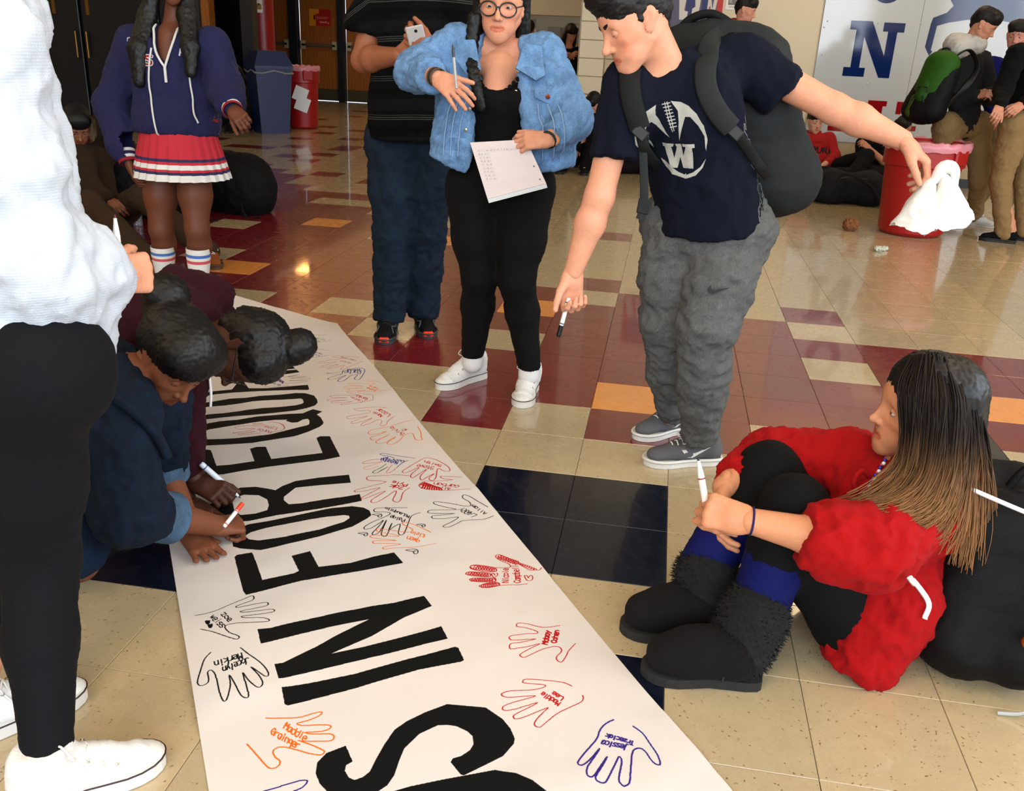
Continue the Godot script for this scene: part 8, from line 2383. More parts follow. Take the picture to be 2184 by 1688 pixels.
	var g2 := [
		[Vector3(1.07, 0.715, 0.70), Vector3(1.045, 0.665, 0.755), Vector3(1.065, 0.575, 0.775), Vector3(1.055, 0.50, 0.80), Vector3(0.99, 0.435, 0.83), Vector3(0.93, 0.385, 0.81)],
		[Vector3(1.09, 0.725, 0.71), Vector3(1.075, 0.665, 0.775), Vector3(1.085, 0.575, 0.80), Vector3(1.075, 0.495, 0.83), Vector3(1.02, 0.44, 0.86), Vector3(0.945, 0.40, 0.85)],
		[Vector3(1.11, 0.728, 0.70), Vector3(1.115, 0.66, 0.785), Vector3(1.118, 0.57, 0.825), Vector3(1.105, 0.50, 0.865), Vector3(1.06, 0.455, 0.895), Vector3(0.99, 0.425, 0.895)],
		[Vector3(1.135, 0.72, 0.70), Vector3(1.155, 0.66, 0.77), Vector3(1.155, 0.57, 0.82), Vector3(1.14, 0.50, 0.87), Vector3(1.115, 0.45, 0.90), Vector3(1.06, 0.42, 0.905)],
		[Vector3(1.16, 0.705, 0.69), Vector3(1.19, 0.64, 0.74), Vector3(1.205, 0.56, 0.77), Vector3(1.21, 0.48, 0.80), Vector3(1.215, 0.39, 0.83), Vector3(1.215, 0.30, 0.85)],
		[Vector3(1.17, 0.69, 0.67), Vector3(1.215, 0.62, 0.70), Vector3(1.24, 0.54, 0.73), Vector3(1.26, 0.46, 0.76), Vector3(1.275, 0.36, 0.79), Vector3(1.28, 0.27, 0.81)]]
	var hm := tint_mat(0.6)
	hm.metallic_specular = 0.25
	for k in 4:
		var st := strands(g2.slice([0, 1, 2, 3][k], [3, 4, 5, 6][k]), [480, 480, 460, 300][k], [0.020, 0.020, 0.020, 0.026][k], 0.0021, Color(0.012, 0.008, 0.006), Color(0.22, 0.105, 0.042), 60 + k, 0.62)
		var o := wpart("hair_lock", st.done(true), hm, p)
		o.set_meta("kind", "stuff")
	marker(J.mk1 + Vector3(0.004, -0.03, 0.01), J.mk0, Color(0.84, 0.80, 0.76), Color(0.10, 0.05, 0.05), "white marker with red print held upright by the seated girl", Color(0.55, 0.05, 0.06))
	# her backpack, leant against from the front
	var t := thing("backpack", "black backpack with white piping behind the seated girl", "backpack", Vector3(1.33, 0, 0.68))
	var nyl := cloth(Color(0.013, 0.013, 0.014), "nylon", 0.7)
	wpart("bag_body", flesh([bone(Vector3(1.28, 0.10, 0.58), Vector3(1.27, 0.10, 0.80), 0.095, 0.095, 0.03), bone(Vector3(1.40, 0.12, 0.58), Vector3(1.39, 0.12, 0.80), 0.11, 0.11, 0.03), bone(Vector3(1.27, 0.10, 0.80), Vector3(1.29, 0.36, 0.74), 0.09, 0.085, 0.03), bone(Vector3(1.39, 0.12, 0.80), Vector3(1.37, 0.36, 0.74), 0.11, 0.09, 0.03), bone(Vector3(1.40, 0.12, 0.58), Vector3(1.37, 0.37, 0.60), 0.11, 0.09, 0.03), bone(Vector3(1.27, 0.12, 0.58), Vector3(1.29, 0.37, 0.60), 0.1, 0.085, 0.03)], 0.011, [[Vector3(1.33, 0.004, 0.7), Vector3.DOWN, 0.4]], [[0.010, Vector3(8, 8, 8)]]).done(), nyl, t)
	var pip := MB.new()
	pip.tube(curve_points([Vector3(1.20, 0.478, 0.81), Vector3(1.30, 0.455, 0.845), Vector3(1.38, 0.43, 0.845), Vector3(1.46, 0.38, 0.83)], 6), 0.005, 7)
	wpart("white_piping", pip.done(), mats.white, t)
	for k in 2:
		var z := MB.new()
		z.tube(curve_points([Vector3(1.36 + 0.02 * k, 0.20, 0.925), Vector3(1.42, 0.25 - 0.05 * k, 0.925), Vector3(1.475, 0.30 - 0.06 * k, 0.91)], 5), 0.007, 7)
		wpart("zip_band", z.done(), std(Color(0.55, 0.55, 0.54), 0.6), t)
	var lp := MB.new()
	lp.tube(curve_points([Vector3(1.33, 0.44, 0.70), Vector3(1.36, 0.49, 0.70), Vector3(1.42, 0.485, 0.70), Vector3(1.45, 0.42, 0.71)], 6), 0.010, 8)
	wpart("grab_handle", lp.done(), nyl, t)
	var ch := MB.new()
	ch.ball(Vector3(1.355, 0.190, 0.935), Vector3(0.020, 0.016, 0.014), Basis(Vector3.FORWARD, 0.5), 14, 9)
	wpart("charm", ch.done(), std(Color(0.50, 0.20, 0.06), 0.25), t)
	var tag_ := MB.new()
	tag_.tube(curve_points([Vector3(1.40, 0.09, 0.92), Vector3(1.405, 0.06, 0.94), Vector3(1.38, 0.02, 0.945), Vector3(1.33, 0.006, 0.94)], 5), 0.005, 6, true, Vector3(0, 0.3, 1), 0.3)
	wpart("pull_tag", tag_.done(), std(Color(0.62, 0.62, 0.60), 0.5), t)

# joints of the people in the background
const FAR := {
	"red_hoodie": [2.11, 0.65, -8.25, 0.25, -0.10, 1.00, 2.12, 0.51, -8.27, 1.97, 0.45, -8.25, 1.92, 0.24, -8.17, 2.06, 0.17, -7.90, 2.29, 0.48, -8.25, 2.36, 0.30, -8.17, 2.20, 0.21, -7.90, 2.07, 0.10, -8.20, 1.88, 0.07, -7.65, 2.02, 0.02, -7.50, 2.20, 0.05, -7.42, 2.30, 0.12, -8.20, 2.62, 0.36, -7.75, 2.40, 0.02, -7.42, 2.36, 0.10, -7.28],
	"navy_tee": [3.04, 0.64, -8.20, -0.50, -0.50, 0.80, 2.96, 0.51, -8.20, 2.65, 0.46, -8.20, 2.65, 0.27, -8.10, 2.65, 0.19, -7.80, 2.97, 0.48, -8.20, 2.85, 0.30, -7.95, 2.67, 0.43, -7.90, 2.75, 0.13, -8.15, 2.35, 0.05, -7.50, 1.86, 0.06, -7.25, 1.74, 0.02, -7.05, 3.00, 0.15, -8.15, 2.35, 0.18, -7.45, 1.84, 0.10, -7.45, 1.78, 0.26, -7.42],
	"green_pack": [2.88, 1.62, -5.55, 0.75, -0.45, 0.35, 2.81, 1.46, -5.60, 2.61, 1.36, -5.50, 2.79, 1.05, -5.48, 2.89, 1.10, -5.35, 2.98, 1.37, -5.75, 3.09, 1.09, -5.70, 2.99, 1.12, -5.45, 2.76, 0.82, -5.52, 2.82, 0.43, -5.50, 2.83, 0.00, -5.72, 3.05, 0.00, -5.50, 3.04, 0.83, -5.68, 3.14, 0.42, -5.65, 3.20, 0.00, -5.95, 3.40, 0.00, -5.80],
	"blue_jacket": [3.35, 1.57, -6.20, -0.40, -0.15, 0.90, 3.36, 1.39, -6.22, 3.20, 1.33, -6.20, 3.20, 1.08, -6.10, 3.23, 0.95, -6.00, 3.46, 1.34, -6.20, 3.56, 1.10, -6.15, 3.50, 0.97, -6.00, 3.36, 0.81, -6.20, 3.42, 0.42, -6.20, 3.34, 0.00, -6.30, 3.22, 0.00, -6.05, 3.51, 0.82, -6.20, 3.60, 0.44, -6.20, 3.60, 0.00, -6.30, 3.52, 0.00, -6.05],
	"black_sweater": [3.23, 1.67, -5.20, -0.90, -0.10, 0.20, 3.20, 1.54, -5.20, 3.02, 1.42, -5.08, 2.97, 1.16, -5.05, 2.92, 1.05, -4.90, 3.30, 1.43, -5.32, 3.34, 1.18, -5.20, 3.11, 1.06, -5.00, 3.14, 0.88, -5.12, 3.13, 0.48, -5.12, 3.30, 0.00, -5.10, 3.08, 0.00, -5.16, 3.31, 0.87, -5.30, 3.37, 0.48, -5.30, 3.50, 0.00, -5.25, 3.30, 0.00, -5.36],
	"red_hood_walker": [1.13, 1.73, -7.20, 0.90, -0.25, 0.25, 1.10, 1.60, -7.20, 1.04, 1.48, -7.06, 1.07, 1.13, -7.06, 1.18, 0.87, -7.00, 1.12, 1.49, -7.34, 1.19, 1.13, -7.30, 1.29, 0.91, -7.30, 1.15, 0.82, -7.12, 1.23, 0.41, -7.10, 1.08, 0.00, -7.15, 1.30, 0.00, -7.05, 1.21, 0.81, -7.28, 1.22, 0.39, -7.30, 1.06, 0.00, -7.40, 1.28, 0.00, -7.30],
	"hall_girl": [-1.07, 1.50, -11.60, 0.45, -0.60, 0.80, -1.09, 1.33, -11.60, -1.21, 1.23, -11.60, -1.18, 0.99, -11.55, -1.03, 1.17, -11.35, -0.95, 1.25, -11.60, -0.91, 1.06, -11.55, -0.98, 1.17, -11.35, -1.09, 0.72, -11.60, -1.06, 0.32, -11.60, -1.00, 0.00, -11.65, -0.95, 0.00, -11.42, -0.99, 0.73, -11.60, -0.96, 0.32, -11.60, -0.84, 0.00, -11.60, -0.80, 0.00, -11.38],
	"hall_back": [-1.66, 1.53, -11.30, -0.30, 0.00, -1.00, -1.65, 1.37, -11.30, -1.78, 1.27, -11.30, -1.80, 0.96, -11.30, -1.76, 0.77, -11.30, -1.50, 1.29, -11.30, -1.46, 0.98, -11.30, -1.46, 0.78, -11.30, -1.69, 0.77, -11.30, -1.67, 0.30, -11.30, -1.75, 0.00, -11.30, -1.78, 0.00, -11.50, -1.55, 0.78, -11.30, -1.52, 0.31, -11.30, -1.52, 0.00, -11.30, -1.55, 0.00, -11.50],
	"crouch_black": [-0.37, 0.72, -8.10, -0.40, -0.75, 0.60, -0.39, 0.60, -8.10, -0.49, 0.53, -8.10, -0.52, 0.34, -8.00, -0.52, 0.27, -7.85, -0.28, 0.55, -8.10, -0.21, 0.39, -8.00, -0.41, 0.36, -7.75, -0.43, 0.22, -8.10, -0.54, 0.35, -7.65, -0.62, 0.00, -7.62, -0.66, 0.00, -7.40, -0.29, 0.23, -8.10, -0.31, 0.41, -7.70, -0.38, 0.00, -7.65, -0.38, 0.00, -7.43],
	"brown_jacket": [-3.37, 0.69, -2.95, 0.50, -0.60, 0.60, -3.44, 0.56, -3.10, -3.36, 0.50, -2.95, -3.24, 0.32, -2.80, -3.00, 0.26, -2.65, -3.34, 0.51, -3.20, -3.18, 0.69, -3.00, -3.16, 0.79, -2.90, -3.43, 0.05, -3.00, -2.95, 0.30, -2.35, -2.42, 0.00, -2.05, -2.28, 0.00, -1.90, -3.31, 0.04, -3.10, -2.75, 0.32, -2.60, -2.20, 0.00, -2.35, -2.05, 0.00, -2.18],
	"bin_croucher": [-5.65, 0.75, -9.95, -0.60, -0.30, 0.70, -5.61, 0.62, -10.00, -5.65, 0.51, -9.95, -5.58, 0.32, -9.75, -5.59, 0.62, -9.73, -5.47, 0.52, -10.00, -5.40, 0.32, -9.85, -5.42, 0.20, -9.65, -5.64, 0.09, -9.95, -5.54, 0.26, -9.55, -5.75, 0.00, -9.55, -5.78, 0.00, -9.35, -5.48, 0.10, -9.95, -5.33, 0.27, -9.55, -5.50, 0.00, -9.50, -5.50, 0.00, -9.30],
}

# a person of the background: joints from FAR; colours and cut of the clothes from o
func far_person(key: String, label: String, o: Dictionary) -> Node3D:
	var a: Array = FAR[key]
	var J := []
	for k in range(0, a.size(), 3):
		J.append(Vector3(a[k], a[k + 1], a[k + 2]))
	var p := person(label, Vector3(J[9].x, 0, J[9].z))
	var h: float = o.get("h", 0.012)
	var s: float = o.get("s", 0.98)
	var mid: Vector3 = (J[9] + J[13]) / 2
	var F: Vector3 = Vector3(J[1].x, 0, J[1].z).normalized() if not o.has("front") else o.front
	var sm := skin_of(o.get("skin", Color(0.76, 0.52, 0.41)))
	var mb := MB.new()
	flesh([bone(mid + Vector3(0, 0.05, 0), J[2], 0.09, 0.06, 0.04)] + chain([J[9], J[10], J[11] + Vector3(0, 0.08, 0)], [0.07, 0.05, 0.04]) + chain([J[13], J[14], J[15] + Vector3(0, 0.08, 0)], [0.07, 0.05, 0.04]), 0.03, [], [], mb)
	var hb := frame(J[1], Vector3.UP)
	head_flesh(mb, J[0], hb, s, J[2], {"h": h * 0.62, "open": o.get("open", 8.0)})
	for k in 2:
		flesh(chain([J[3 + k * 3], J[4 + k * 3], J[5 + k * 3]], [0.045, 0.040, 0.028], 0.02), h * 0.8, [], [], mb)
		var d: Vector3 = (J[5 + k * 3] - J[4 + k * 3]).normalized()
		flesh(hand_bones(J[5 + k * 3], d, o.get("back", Vector3(0.1, 0.6, 0.8)), [-1.0, 1.0][k], [0.3, 0.35, 0.4, 0.45, 0.5], 0.98, 0.7), 0.006, [], [], mb)
	put_body(p, mb, sm)
	face_parts(p, J[0], hb, s, {"hair": hair_mat(o.get("hair", Color(0.02, 0.016, 0.014)))})
	var H := func(v: Vector3) -> Vector3: return J[0] + hb * v * s
	var hq := [bone(H.call(Vector3(0, 0.055, -0.04)), H.call(Vector3(0, 0.066, 0.015)), 0.084 * s, 0.078 * s, 0.03), bone(H.call(Vector3(0, 0.0, -0.07)), H.call(Vector3(0, -0.03, -0.066)), 0.052, 0.036, 0.03), bone(H.call(Vector3(-0.045, 0.095, 0.05)), H.call(Vector3(0.045, 0.095, 0.05)), 0.032, 0.032, 0.03)]
	if o.get("long", false):
		hq += chain([H.call(Vector3(0, 0.03, -0.05)), H.call(Vector3(0, -0.12, -0.08)), H.call(Vector3(0, -0.28, -0.06))], [0.09, 0.085, 0.06], 0.03)
		for e in [-1.0, 1.0]:
			hq += chain([H.call(Vector3(e * 0.075, 0.02, -0.01)), H.call(Vector3(e * 0.09, -0.14, 0.0)), H.call(Vector3(e * 0.085, -0.26, 0.03))], [0.03, 0.035, 0.03], 0.02)
	wpart("hair", hair_mass(hq, h * 0.7, [], Vector3(0, 0.4, 1), 0.004).done(), hair_mat(o.get("hair", Color(0.02, 0.016, 0.014)), 0.6), p)
	# top
	var up: float = o.get("sleeve", 0.9)
	var tq := [bone(J[2].lerp(mid, 0.30), mid + Vector3(0, 0.06, 0), 0.150, 0.150, 0.05, F, 0.75), bone(J[3].lerp(J[6], 0.15) + Vector3(0, -0.02, 0), J[6].lerp(J[3], 0.15) + Vector3(0, -0.02, 0), 0.075, 0.075, 0.05)]
	for k in 2:
		var sl := [J[3 + k * 3], J[4 + k * 3]]
		var sr := [0.075, 0.066]
		if up > 0.5:
			sl.append(J[4 + k * 3].lerp(J[5 + k * 3], up)); sr.append(0.050)
		else:
			sl[1] = J[3 + k * 3].lerp(J[4 + k * 3], 0.7)
		tq += chain(sl, sr, 0.04)
	if o.get("hood", false):
		tq += [bone(J[2] - F * 0.07 + Vector3(-0.05, 0.01, 0), J[2] - F * 0.07 + Vector3(0.05, 0.01, 0), 0.055, 0.055, 0.04), bone(J[2] + F * 0.02 + Vector3(0, -0.02, 0), J[2] - F * 0.04, 0.07, 0.075, 0.03)]
	var tm := flesh(tq, h, [[J[2] + Vector3(0, 0.045, 0), Vector3.UP, 0.16]], [[0.008, Vector3(7, 7, 7)], [0.008, Vector3(12, 10, 12), true]])
	var tmat := cloth(o.top, "fleece", 0.95)
	if o.has("print"):
		var im := Image.create(256, 256, false, Image.FORMAT_RGB8)
		im.fill(o.top)
		write_word(im, o.print, Vector2(56, 112), Vector2(200, 112), Vector2(56, 82), 6.0, Color(0.05, 0.03, 0.05))
		tmat = std(Color.WHITE, 0.95)
		tmat.albedo_texture = tex(im)
		tmat.texture_repeat = false
		print_uv(tm, J[2].lerp(mid, 0.5), F.cross(Vector3.UP) * -1.0, Vector3.UP, Vector2(0.48, 0.48))
	wpart(o.get("top_name", "sweater"), tm.done(), tmat, p)
	var pq := [bone(J[9] + Vector3(0, 0.03, 0), J[13] + Vector3(0, 0.03, 0), 0.115, 0.115, 0.05)]
	for k in 2:
		var kn: Vector3 = J[10 + k * 4]
		var ft: Vector3 = J[11 + k * 4] + (J[12 + k * 4] - J[11 + k * 4]) * 0.25 + Vector3(0, 0.075, 0)
		pq += chain([J[9 + k * 4], J[9 + k * 4].lerp(kn, 0.5), kn, ft], [0.112, 0.096, 0.078, 0.064], 0.03)
	wear(p, "trousers", pq, h, [], [[0.008, Vector3(7, 10, 7)], [0.007, Vector3(12, 16, 12), true]], cloth(o.pants, "denim" if o.get("denim", false) else "knit", 0.92))
	for k in 2:
		var toe: Vector3 = J[12 + k * 4]
		var heel: Vector3 = J[11 + k * 4]
		var d := toe - heel
		var sm2: Material = cloth(o.get("shoe", Color(0.75, 0.74, 0.72)), "knit")
		if absf(d.y) > 0.06 or o.get("lying", false):
			# foot of a leg stretched out: sole turned to the viewer
			var f := flesh([bone(heel + Vector3(0, 0.03, 0), toe + Vector3(0, 0.02, 0), 0.042, 0.038, 0.02), bone(heel + Vector3(0, 0.06, 0), heel + Vector3(0, 0.03, 0), 0.042, 0.040, 0.02)], 0.010)
			var sh := wpart("shoe", f.done(), sm2, p)
			var so := MB.new()
			var b := frame(Vector3(-0.3, -0.35, 0.9), d)
			so.bbox((heel + toe) / 2 + b.z * 0.036 + Vector3(0, 0.025, 0), b, Vector3(0.042, d.length() / 2 + 0.035, 0.010), 0.008)
			wpart("sole", so.done(), std(Color(0.60, 0.50, 0.34), 0.7), sh)
		else:
			d.y = 0
			runner(p, Vector3(toe.x, 0, toe.z) - d.normalized() * 0.27, d, heel, 0.27, sm2, std(o.get("sole", Color(0.7, 0.68, 0.64)), 0.6), mats.lace, "shoe")
	return p

func worn_pack(label: String, top: Vector3, bot: Vector3, F: Vector3, col: Color, low: Color) -> Node3D:
	var t := thing("backpack", label, "backpack", bot)
	var R := F.cross(Vector3.UP).normalized()
	var q := []
	for e in [-1.0, 1.0]:
		q.append(bone(top + R * e * 0.07 - Vector3(0, 0.05, 0), bot + R * e * 0.09, 0.085, 0.10, 0.04))
	wpart("bag_body", flesh(q + [bone(top, bot, 0.10, 0.12, 0.04)], 0.013, [], [[0.006, Vector3(9, 9, 9)]]).done(), cloth(low, "nylon", 0.7), t)
	if col != low:
		wpart("upper_panel", flesh([bone(top + F * -0.012 + Vector3(0, 0.012, 0), top.lerp(bot, 0.55) - F * 0.012, 0.108, 0.108, 0.03, R, 1.35)], 0.012).done(), cloth(col, "nylon", 0.7), t)
		wpart("front_pocket", flesh([bone(top.lerp(bot, 0.38) - F * 0.085, top.lerp(bot, 0.62) - F * 0.09, 0.055, 0.06, 0.02)], 0.010).done(), cloth(col * 0.85, "nylon", 0.7), t)
		wpart("side_pocket", flesh([bone(top.lerp(bot, 0.7) - F * 0.085 - R * 0.05, bot - F * 0.07 - R * 0.06, 0.045, 0.05, 0.02)], 0.010).done(), cloth(Color(0.20, 0.26, 0.06), "nylon", 0.7), t)
		for k in 3:
			var z := MB.new()
			var c: Vector3 = top.lerp(bot, [0.22, 0.40, 0.62][k]) - F * [0.118, 0.142, 0.140][k]
			z.tube(curve_points([c - R * 0.055 - Vector3(0, 0.03, 0), c - R * 0.04 + Vector3(0, 0.01, 0), c + R * 0.04 + Vector3(0, 0.01, 0), c + R * 0.055 - Vector3(0, 0.03, 0)], 4), 0.005, 6)
			wpart("zip", z.done(), mats.black, t)
	var l := MB.new()
	l.tube(curve_points([top - R * 0.035 + Vector3(0, 0.07, 0), top - R * 0.03 + Vector3(0, 0.125, 0), top + R * 0.03 + Vector3(0, 0.125, 0), top + R * 0.035 + Vector3(0, 0.07, 0)], 5), 0.007, 7)
	wpart("grab_loop", l.done(), mats.black, t)
	for e in [-1.0, 1.0]:
		var st := MB.new()
		band(st, curve_points([top + R * e * 0.08 + Vector3(0, 0.06, 0), top + R * e * 0.11 + F * 0.13 + Vector3(0, 0.09, 0), top + R * e * 0.14 + F * 0.24 - Vector3(0, 0.06, 0), top.lerp(bot, 0.6) + R * e * 0.16 + F * 0.20, bot + R * e * 0.14 + F * 0.06], 5), 0.026, 0.008, F + Vector3(0, 0.8, 0))
		wpart("shoulder_strap", st.done(), mats.black, t)
	return t

func build_far_people() -> void:
	var khaki := Color(0.50, 0.40, 0.26)
	far_person("red_hoodie", "boy in red lettered hoodie sitting against the cream wall", {"top": Color(0.58, 0.02, 0.035), "pants": Color(0.045, 0.048, 0.055), "print": "MARYLAND", "hood": true, "skin": Color(0.82, 0.60, 0.50), "hair": Color(0.05, 0.03, 0.02), "shoe": Color(0.30, 0.22, 0.13), "front": Vector3(0.1, 0, 1), "top_name": "hoodie", "sleeve": 0.55, "lying": true})
	far_person("navy_tee", "boy in dark navy shirt sitting behind the red bin", {"top": Color(0.020, 0.026, 0.042), "pants": Color(0.055, 0.062, 0.075), "denim": true, "sleeve": 0.3, "top_name": "shirt", "front": Vector3(-0.3, 0, 1), "lying": true})
	far_person("green_pack", "boy in grey sweater and khakis wearing a green backpack", {"top": Color(0.115, 0.115, 0.12), "pants": khaki, "hair": Color(0.05, 0.035, 0.025), "front": Vector3(0.75, 0, 0.5), "shoe": Color(0.72, 0.72, 0.71)})
	var hd := thing("sweater_hood", "white hood of the grey sweater boy bunched at neck", "hood", Vector3(2.78, 1.42, -5.6))
	wpart("hood", flesh([bone(Vector3(2.70, 1.475, -5.60), Vector3(2.86, 1.48, -5.56), 0.085, 0.075, 0.04), bone(Vector3(2.72, 1.44, -5.52), Vector3(2.80, 1.43, -5.66), 0.075, 0.08, 0.04)], 0.012, [], [[0.010, Vector3(14, 14, 14), true]]).done(), cloth(Color(0.72, 0.70, 0.66), "fleece"), hd)
	worn_pack("bright green and black backpack worn by boy near the red bin", Vector3(2.60, 1.31, -5.42), Vector3(2.52, 0.97, -5.42), Vector3(0.72, 0.25, -0.55).normalized(), Color(0.13, 0.29, 0.035), Color(0.015, 0.016, 0.016))
	far_person("blue_jacket", "boy in bright blue jacket and khakis facing the group", {"top": Color(0.012, 0.035, 0.30), "pants": khaki * 0.85, "hair": Color(0.04, 0.028, 0.02), "skin": Color(0.78, 0.54, 0.46), "top_name": "jacket", "front": Vector3(-0.4, 0, 1), "shoe": Color(0.30, 0.17, 0.08)})
	far_person("black_sweater", "person in black sweater and khakis at the right edge", {"top": Color(0.010, 0.012, 0.012), "pants": khaki, "front": Vector3(-0.9, 0, 0.3), "shoe": Color(0.014, 0.016, 0.017), "sole": Color(0.02, 0.02, 0.02)})
	far_person("red_hood_walker", "boy with red hood and dark backpack walking past pennant", {"top": Color(0.012, 0.012, 0.014), "pants": Color(0.04, 0.045, 0.05), "hair": Color(0.045, 0.03, 0.022), "skin": Color(0.80, 0.56, 0.46), "front": Vector3(0.95, 0, 0.2), "top_name": "jacket"})
	var rh := thing("red_hood", "red hood collar around the walking boy's neck", "hood", Vector3(1.10, 1.55, -7.2))
	wpart("hood", flesh([bone(Vector3(1.03, 1.585, -7.23), Vector3(1.13, 1.555, -7.14), 0.075, 0.065, 0.04), bone(Vector3(1.02, 1.55, -7.14), Vector3(1.10, 1.53, -7.26), 0.065, 0.07, 0.04)], 0.012, [], [[0.008, Vector3(14, 14, 14), true]]).done(), cloth(Color(0.60, 0.025, 0.04), "fleece"), rh)
	far_person("hall_girl", "girl in black coat looking at her phone in the hall", {"top": Color(0.010, 0.010, 0.012), "pants": Color(0.010, 0.010, 0.012), "long": true, "shoe": Color(0.02, 0.02, 0.02), "sole": Color(0.02, 0.02, 0.02), "open": -10.0, "h": 0.016, "front": Vector3(0.3, 0, 1), "top_name": "coat"})
	far_person("hall_back", "dark-haired person in dark clothes beside the trophy case", {"top": Color(0.012, 0.012, 0.014), "pants": Color(0.012, 0.012, 0.014), "h": 0.018, "shoe": Color(0.02, 0.02, 0.02), "sole": Color(0.02, 0.02, 0.02)})
	far_person("crouch_black", "person in black crouching by the paper bag with a phone", {"top": Color(0.010, 0.010, 0.011), "pants": Color(0.012, 0.012, 0.013), "h": 0.015, "sleeve": 0.6, "shoe": Color(0.02, 0.02, 0.02), "sole": Color(0.02, 0.02, 0.02), "front": Vector3(-0.2, 0, 1)})
	far_person("brown_jacket", "person in brown jacket and tan boots seated behind the cheerleader", {"top": Color(0.17, 0.115, 0.065), "pants": Color(0.20, 0.14, 0.08), "skin": Color(0.55, 0.35, 0.26), "shoe": Color(0.50, 0.27, 0.10), "sole": Color(0.28, 0.18, 0.10), "top_name": "jacket", "front": Vector3(0.5, 0, 0.8)})
	far_person("bin_croucher", "person in brown puffer coat crouching beside the blue bin", {"top": Color(0.10, 0.075, 0.055), "pants": Color(0.02, 0.02, 0.025), "skin": Color(0.62, 0.38, 0.26), "long": true, "h": 0.015, "shoe": Color(0.03, 0.03, 0.03), "sole": Color(0.03, 0.03, 0.03), "top_name": "coat", "front": Vector3(-0.4, 0, 1)})

func bin_can(label: String, at: Vector3, r0: float, r1: float, hgt: float, flyers: bool) -> void:
	var t := thing("trash_can", label, "trash can", at)
	var red := std(Color(0.60, 0.045, 0.05), 0.42)
	var m := MB.new()
	var k := hgt
	var band_y := k * 0.74
	var rb := lerpf(r0, r1, 0.72)
	m.lathe(Vector3.ZERO, Vector3.UP, [Vector2(0, 0.005), Vector2(r0 - 0.02, 0.005), Vector2(r0, 0.03), Vector2(rb, band_y), Vector2(rb + 0.022, band_y + 0.01), Vector2(r1 + 0.008, k - 0.05), Vector2(r1 + 0.022, k - 0.04), Vector2(r1 + 0.022, k - 0.005), Vector2(r1 - 0.01, k), Vector2(r1 - 0.03, k - 0.02), Vector2(r0 - 0.01, 0.05), Vector2(0, 0.05)], 44)
	part("body", m.done(), red, t)
	for s in 2:
		var h := MB.new()
		var a: float = [0.85, 0.85 + PI][s]
		var o := Vector3(cos(a), 0, sin(a))
		h.bbox(o * (r1 + 0.008) + Vector3.UP * (k * 0.87), frame(o), Vector3(0.075, k * 0.085, 0.018), 0.012)
		part("handle", h.done(), red, t)
	var film := std(Color(0.80, 0.50, 0.54), 0.3)
	film.backlight_enabled = true
	film.backlight = Color(0.3, 0.15, 0.16)
	var f := MB.new()
	var rows := []
	for j in 7:
		var row := []
		for i in 61:
			var a := TAU * i / 60.0
			var prof: Vector2 = [Vector2(r1 - 0.05, k - 0.13), Vector2(r1 - 0.03, k - 0.05), Vector2(r1 - 0.005, k + 0.012), Vector2(r1 + 0.026, k + 0.004), Vector2(r1 + 0.031, k - 0.03), Vector2(r1 + 0.028, k - 0.05), Vector2(r1 + 0.026, k - 0.062)][j]
			var w := 0.006 * sin(a * 17.0 + j) + 0.010 * noise.get_noise_2d(a * 3.0, j * 3.0)
			row.append(Vector3(cos(a) * (prof.x + w * 0.4), prof.y + w, sin(a) * (prof.x + w * 0.4)))
		rows.append(row)
	f.sheet(rows)
	part("liner", f.done(), film, t)
	if flyers:
		for s in 2:
			var q := MB.new()
			var a := 0.25 + 0.1 * s
			var o := Vector3(sin(a), 0, cos(a))
			q.bbox(o * (r0 + 0.03) + Vector3.UP * [0.50, 0.36][s], frame(o, Vector3(0.4, 1, 0)), Vector3(0.10, 0.10, 0.002), 0.001)
			part("stuck_paper", q.done(), mats.white, t)

func slim_bin(label: String, at: Vector3, turn: float, col: Color, liner: bool) -> void:
	var t := thing("recycling_bin", label, "recycling bin", at)
	t.rotation.y = turn
	var mt := std(col, 0.45)
	var m := MB.new()
	for k in 4:
		var b := Basis(Vector3.UP, k * PI / 2)
		m.face([b * Vector3(-0.20, 0.0, 0.20), b * Vector3(0.20, 0.0, 0.20), b * Vector3(0.255, 0.88, 0.255), b * Vector3(-0.255, 0.88, 0.255)])
	m.face([Vector3(-0.2, 0, -0.2), Vector3(0.2, 0, -0.2), Vector3(0.2, 0, 0.2), Vector3(-0.2, 0, 0.2)])
	part("body", m.done(), mt, t)
	var l := MB.new()
	for k in 4:
		var b := Basis(Vector3.UP, k * PI / 2)
		l.face([b * Vector3(-0.268, 0.90, 0.268), b * Vector3(0.268, 0.90, 0.268), b * Vector3(0.19, 1.09, 0.19), b * Vector3(-0.19, 1.09, 0.19)])
		l.face([b * Vector3(-0.268, 0.86, 0.268), b * Vector3(0.268, 0.86, 0.268), b * Vector3(0.268, 0.90, 0.268), b * Vector3(-0.268, 0.90, 0.268)])
	l.face([Vector3(-0.19, 1.09, 0.19), Vector3(0.19, 1.09, 0.19), Vector3(0.19, 1.09, -0.19), Vector3(-0.19, 1.09, -0.19)])
	part("lid", l.done(), mt, t)
	if liner:
		var f := MB.new()
		var ring := []
		for k in 5:
			for j in 6:
				var a := (k + j / 6.0) * PI / 2 + PI / 4
				ring.append(Vector3(cos(a), 0, sin(a)) * 0.262 / maxf(absf(cos(a)), absf(sin(a))) + Vector3(0, 0.82 + 0.018 * sin(a * 5.0), 0))
		f.tube(ring, 0.014, 6, false)
		part("bag_edge", f.done(), std(Color(0.45, 0.46, 0.48), 0.4), t)

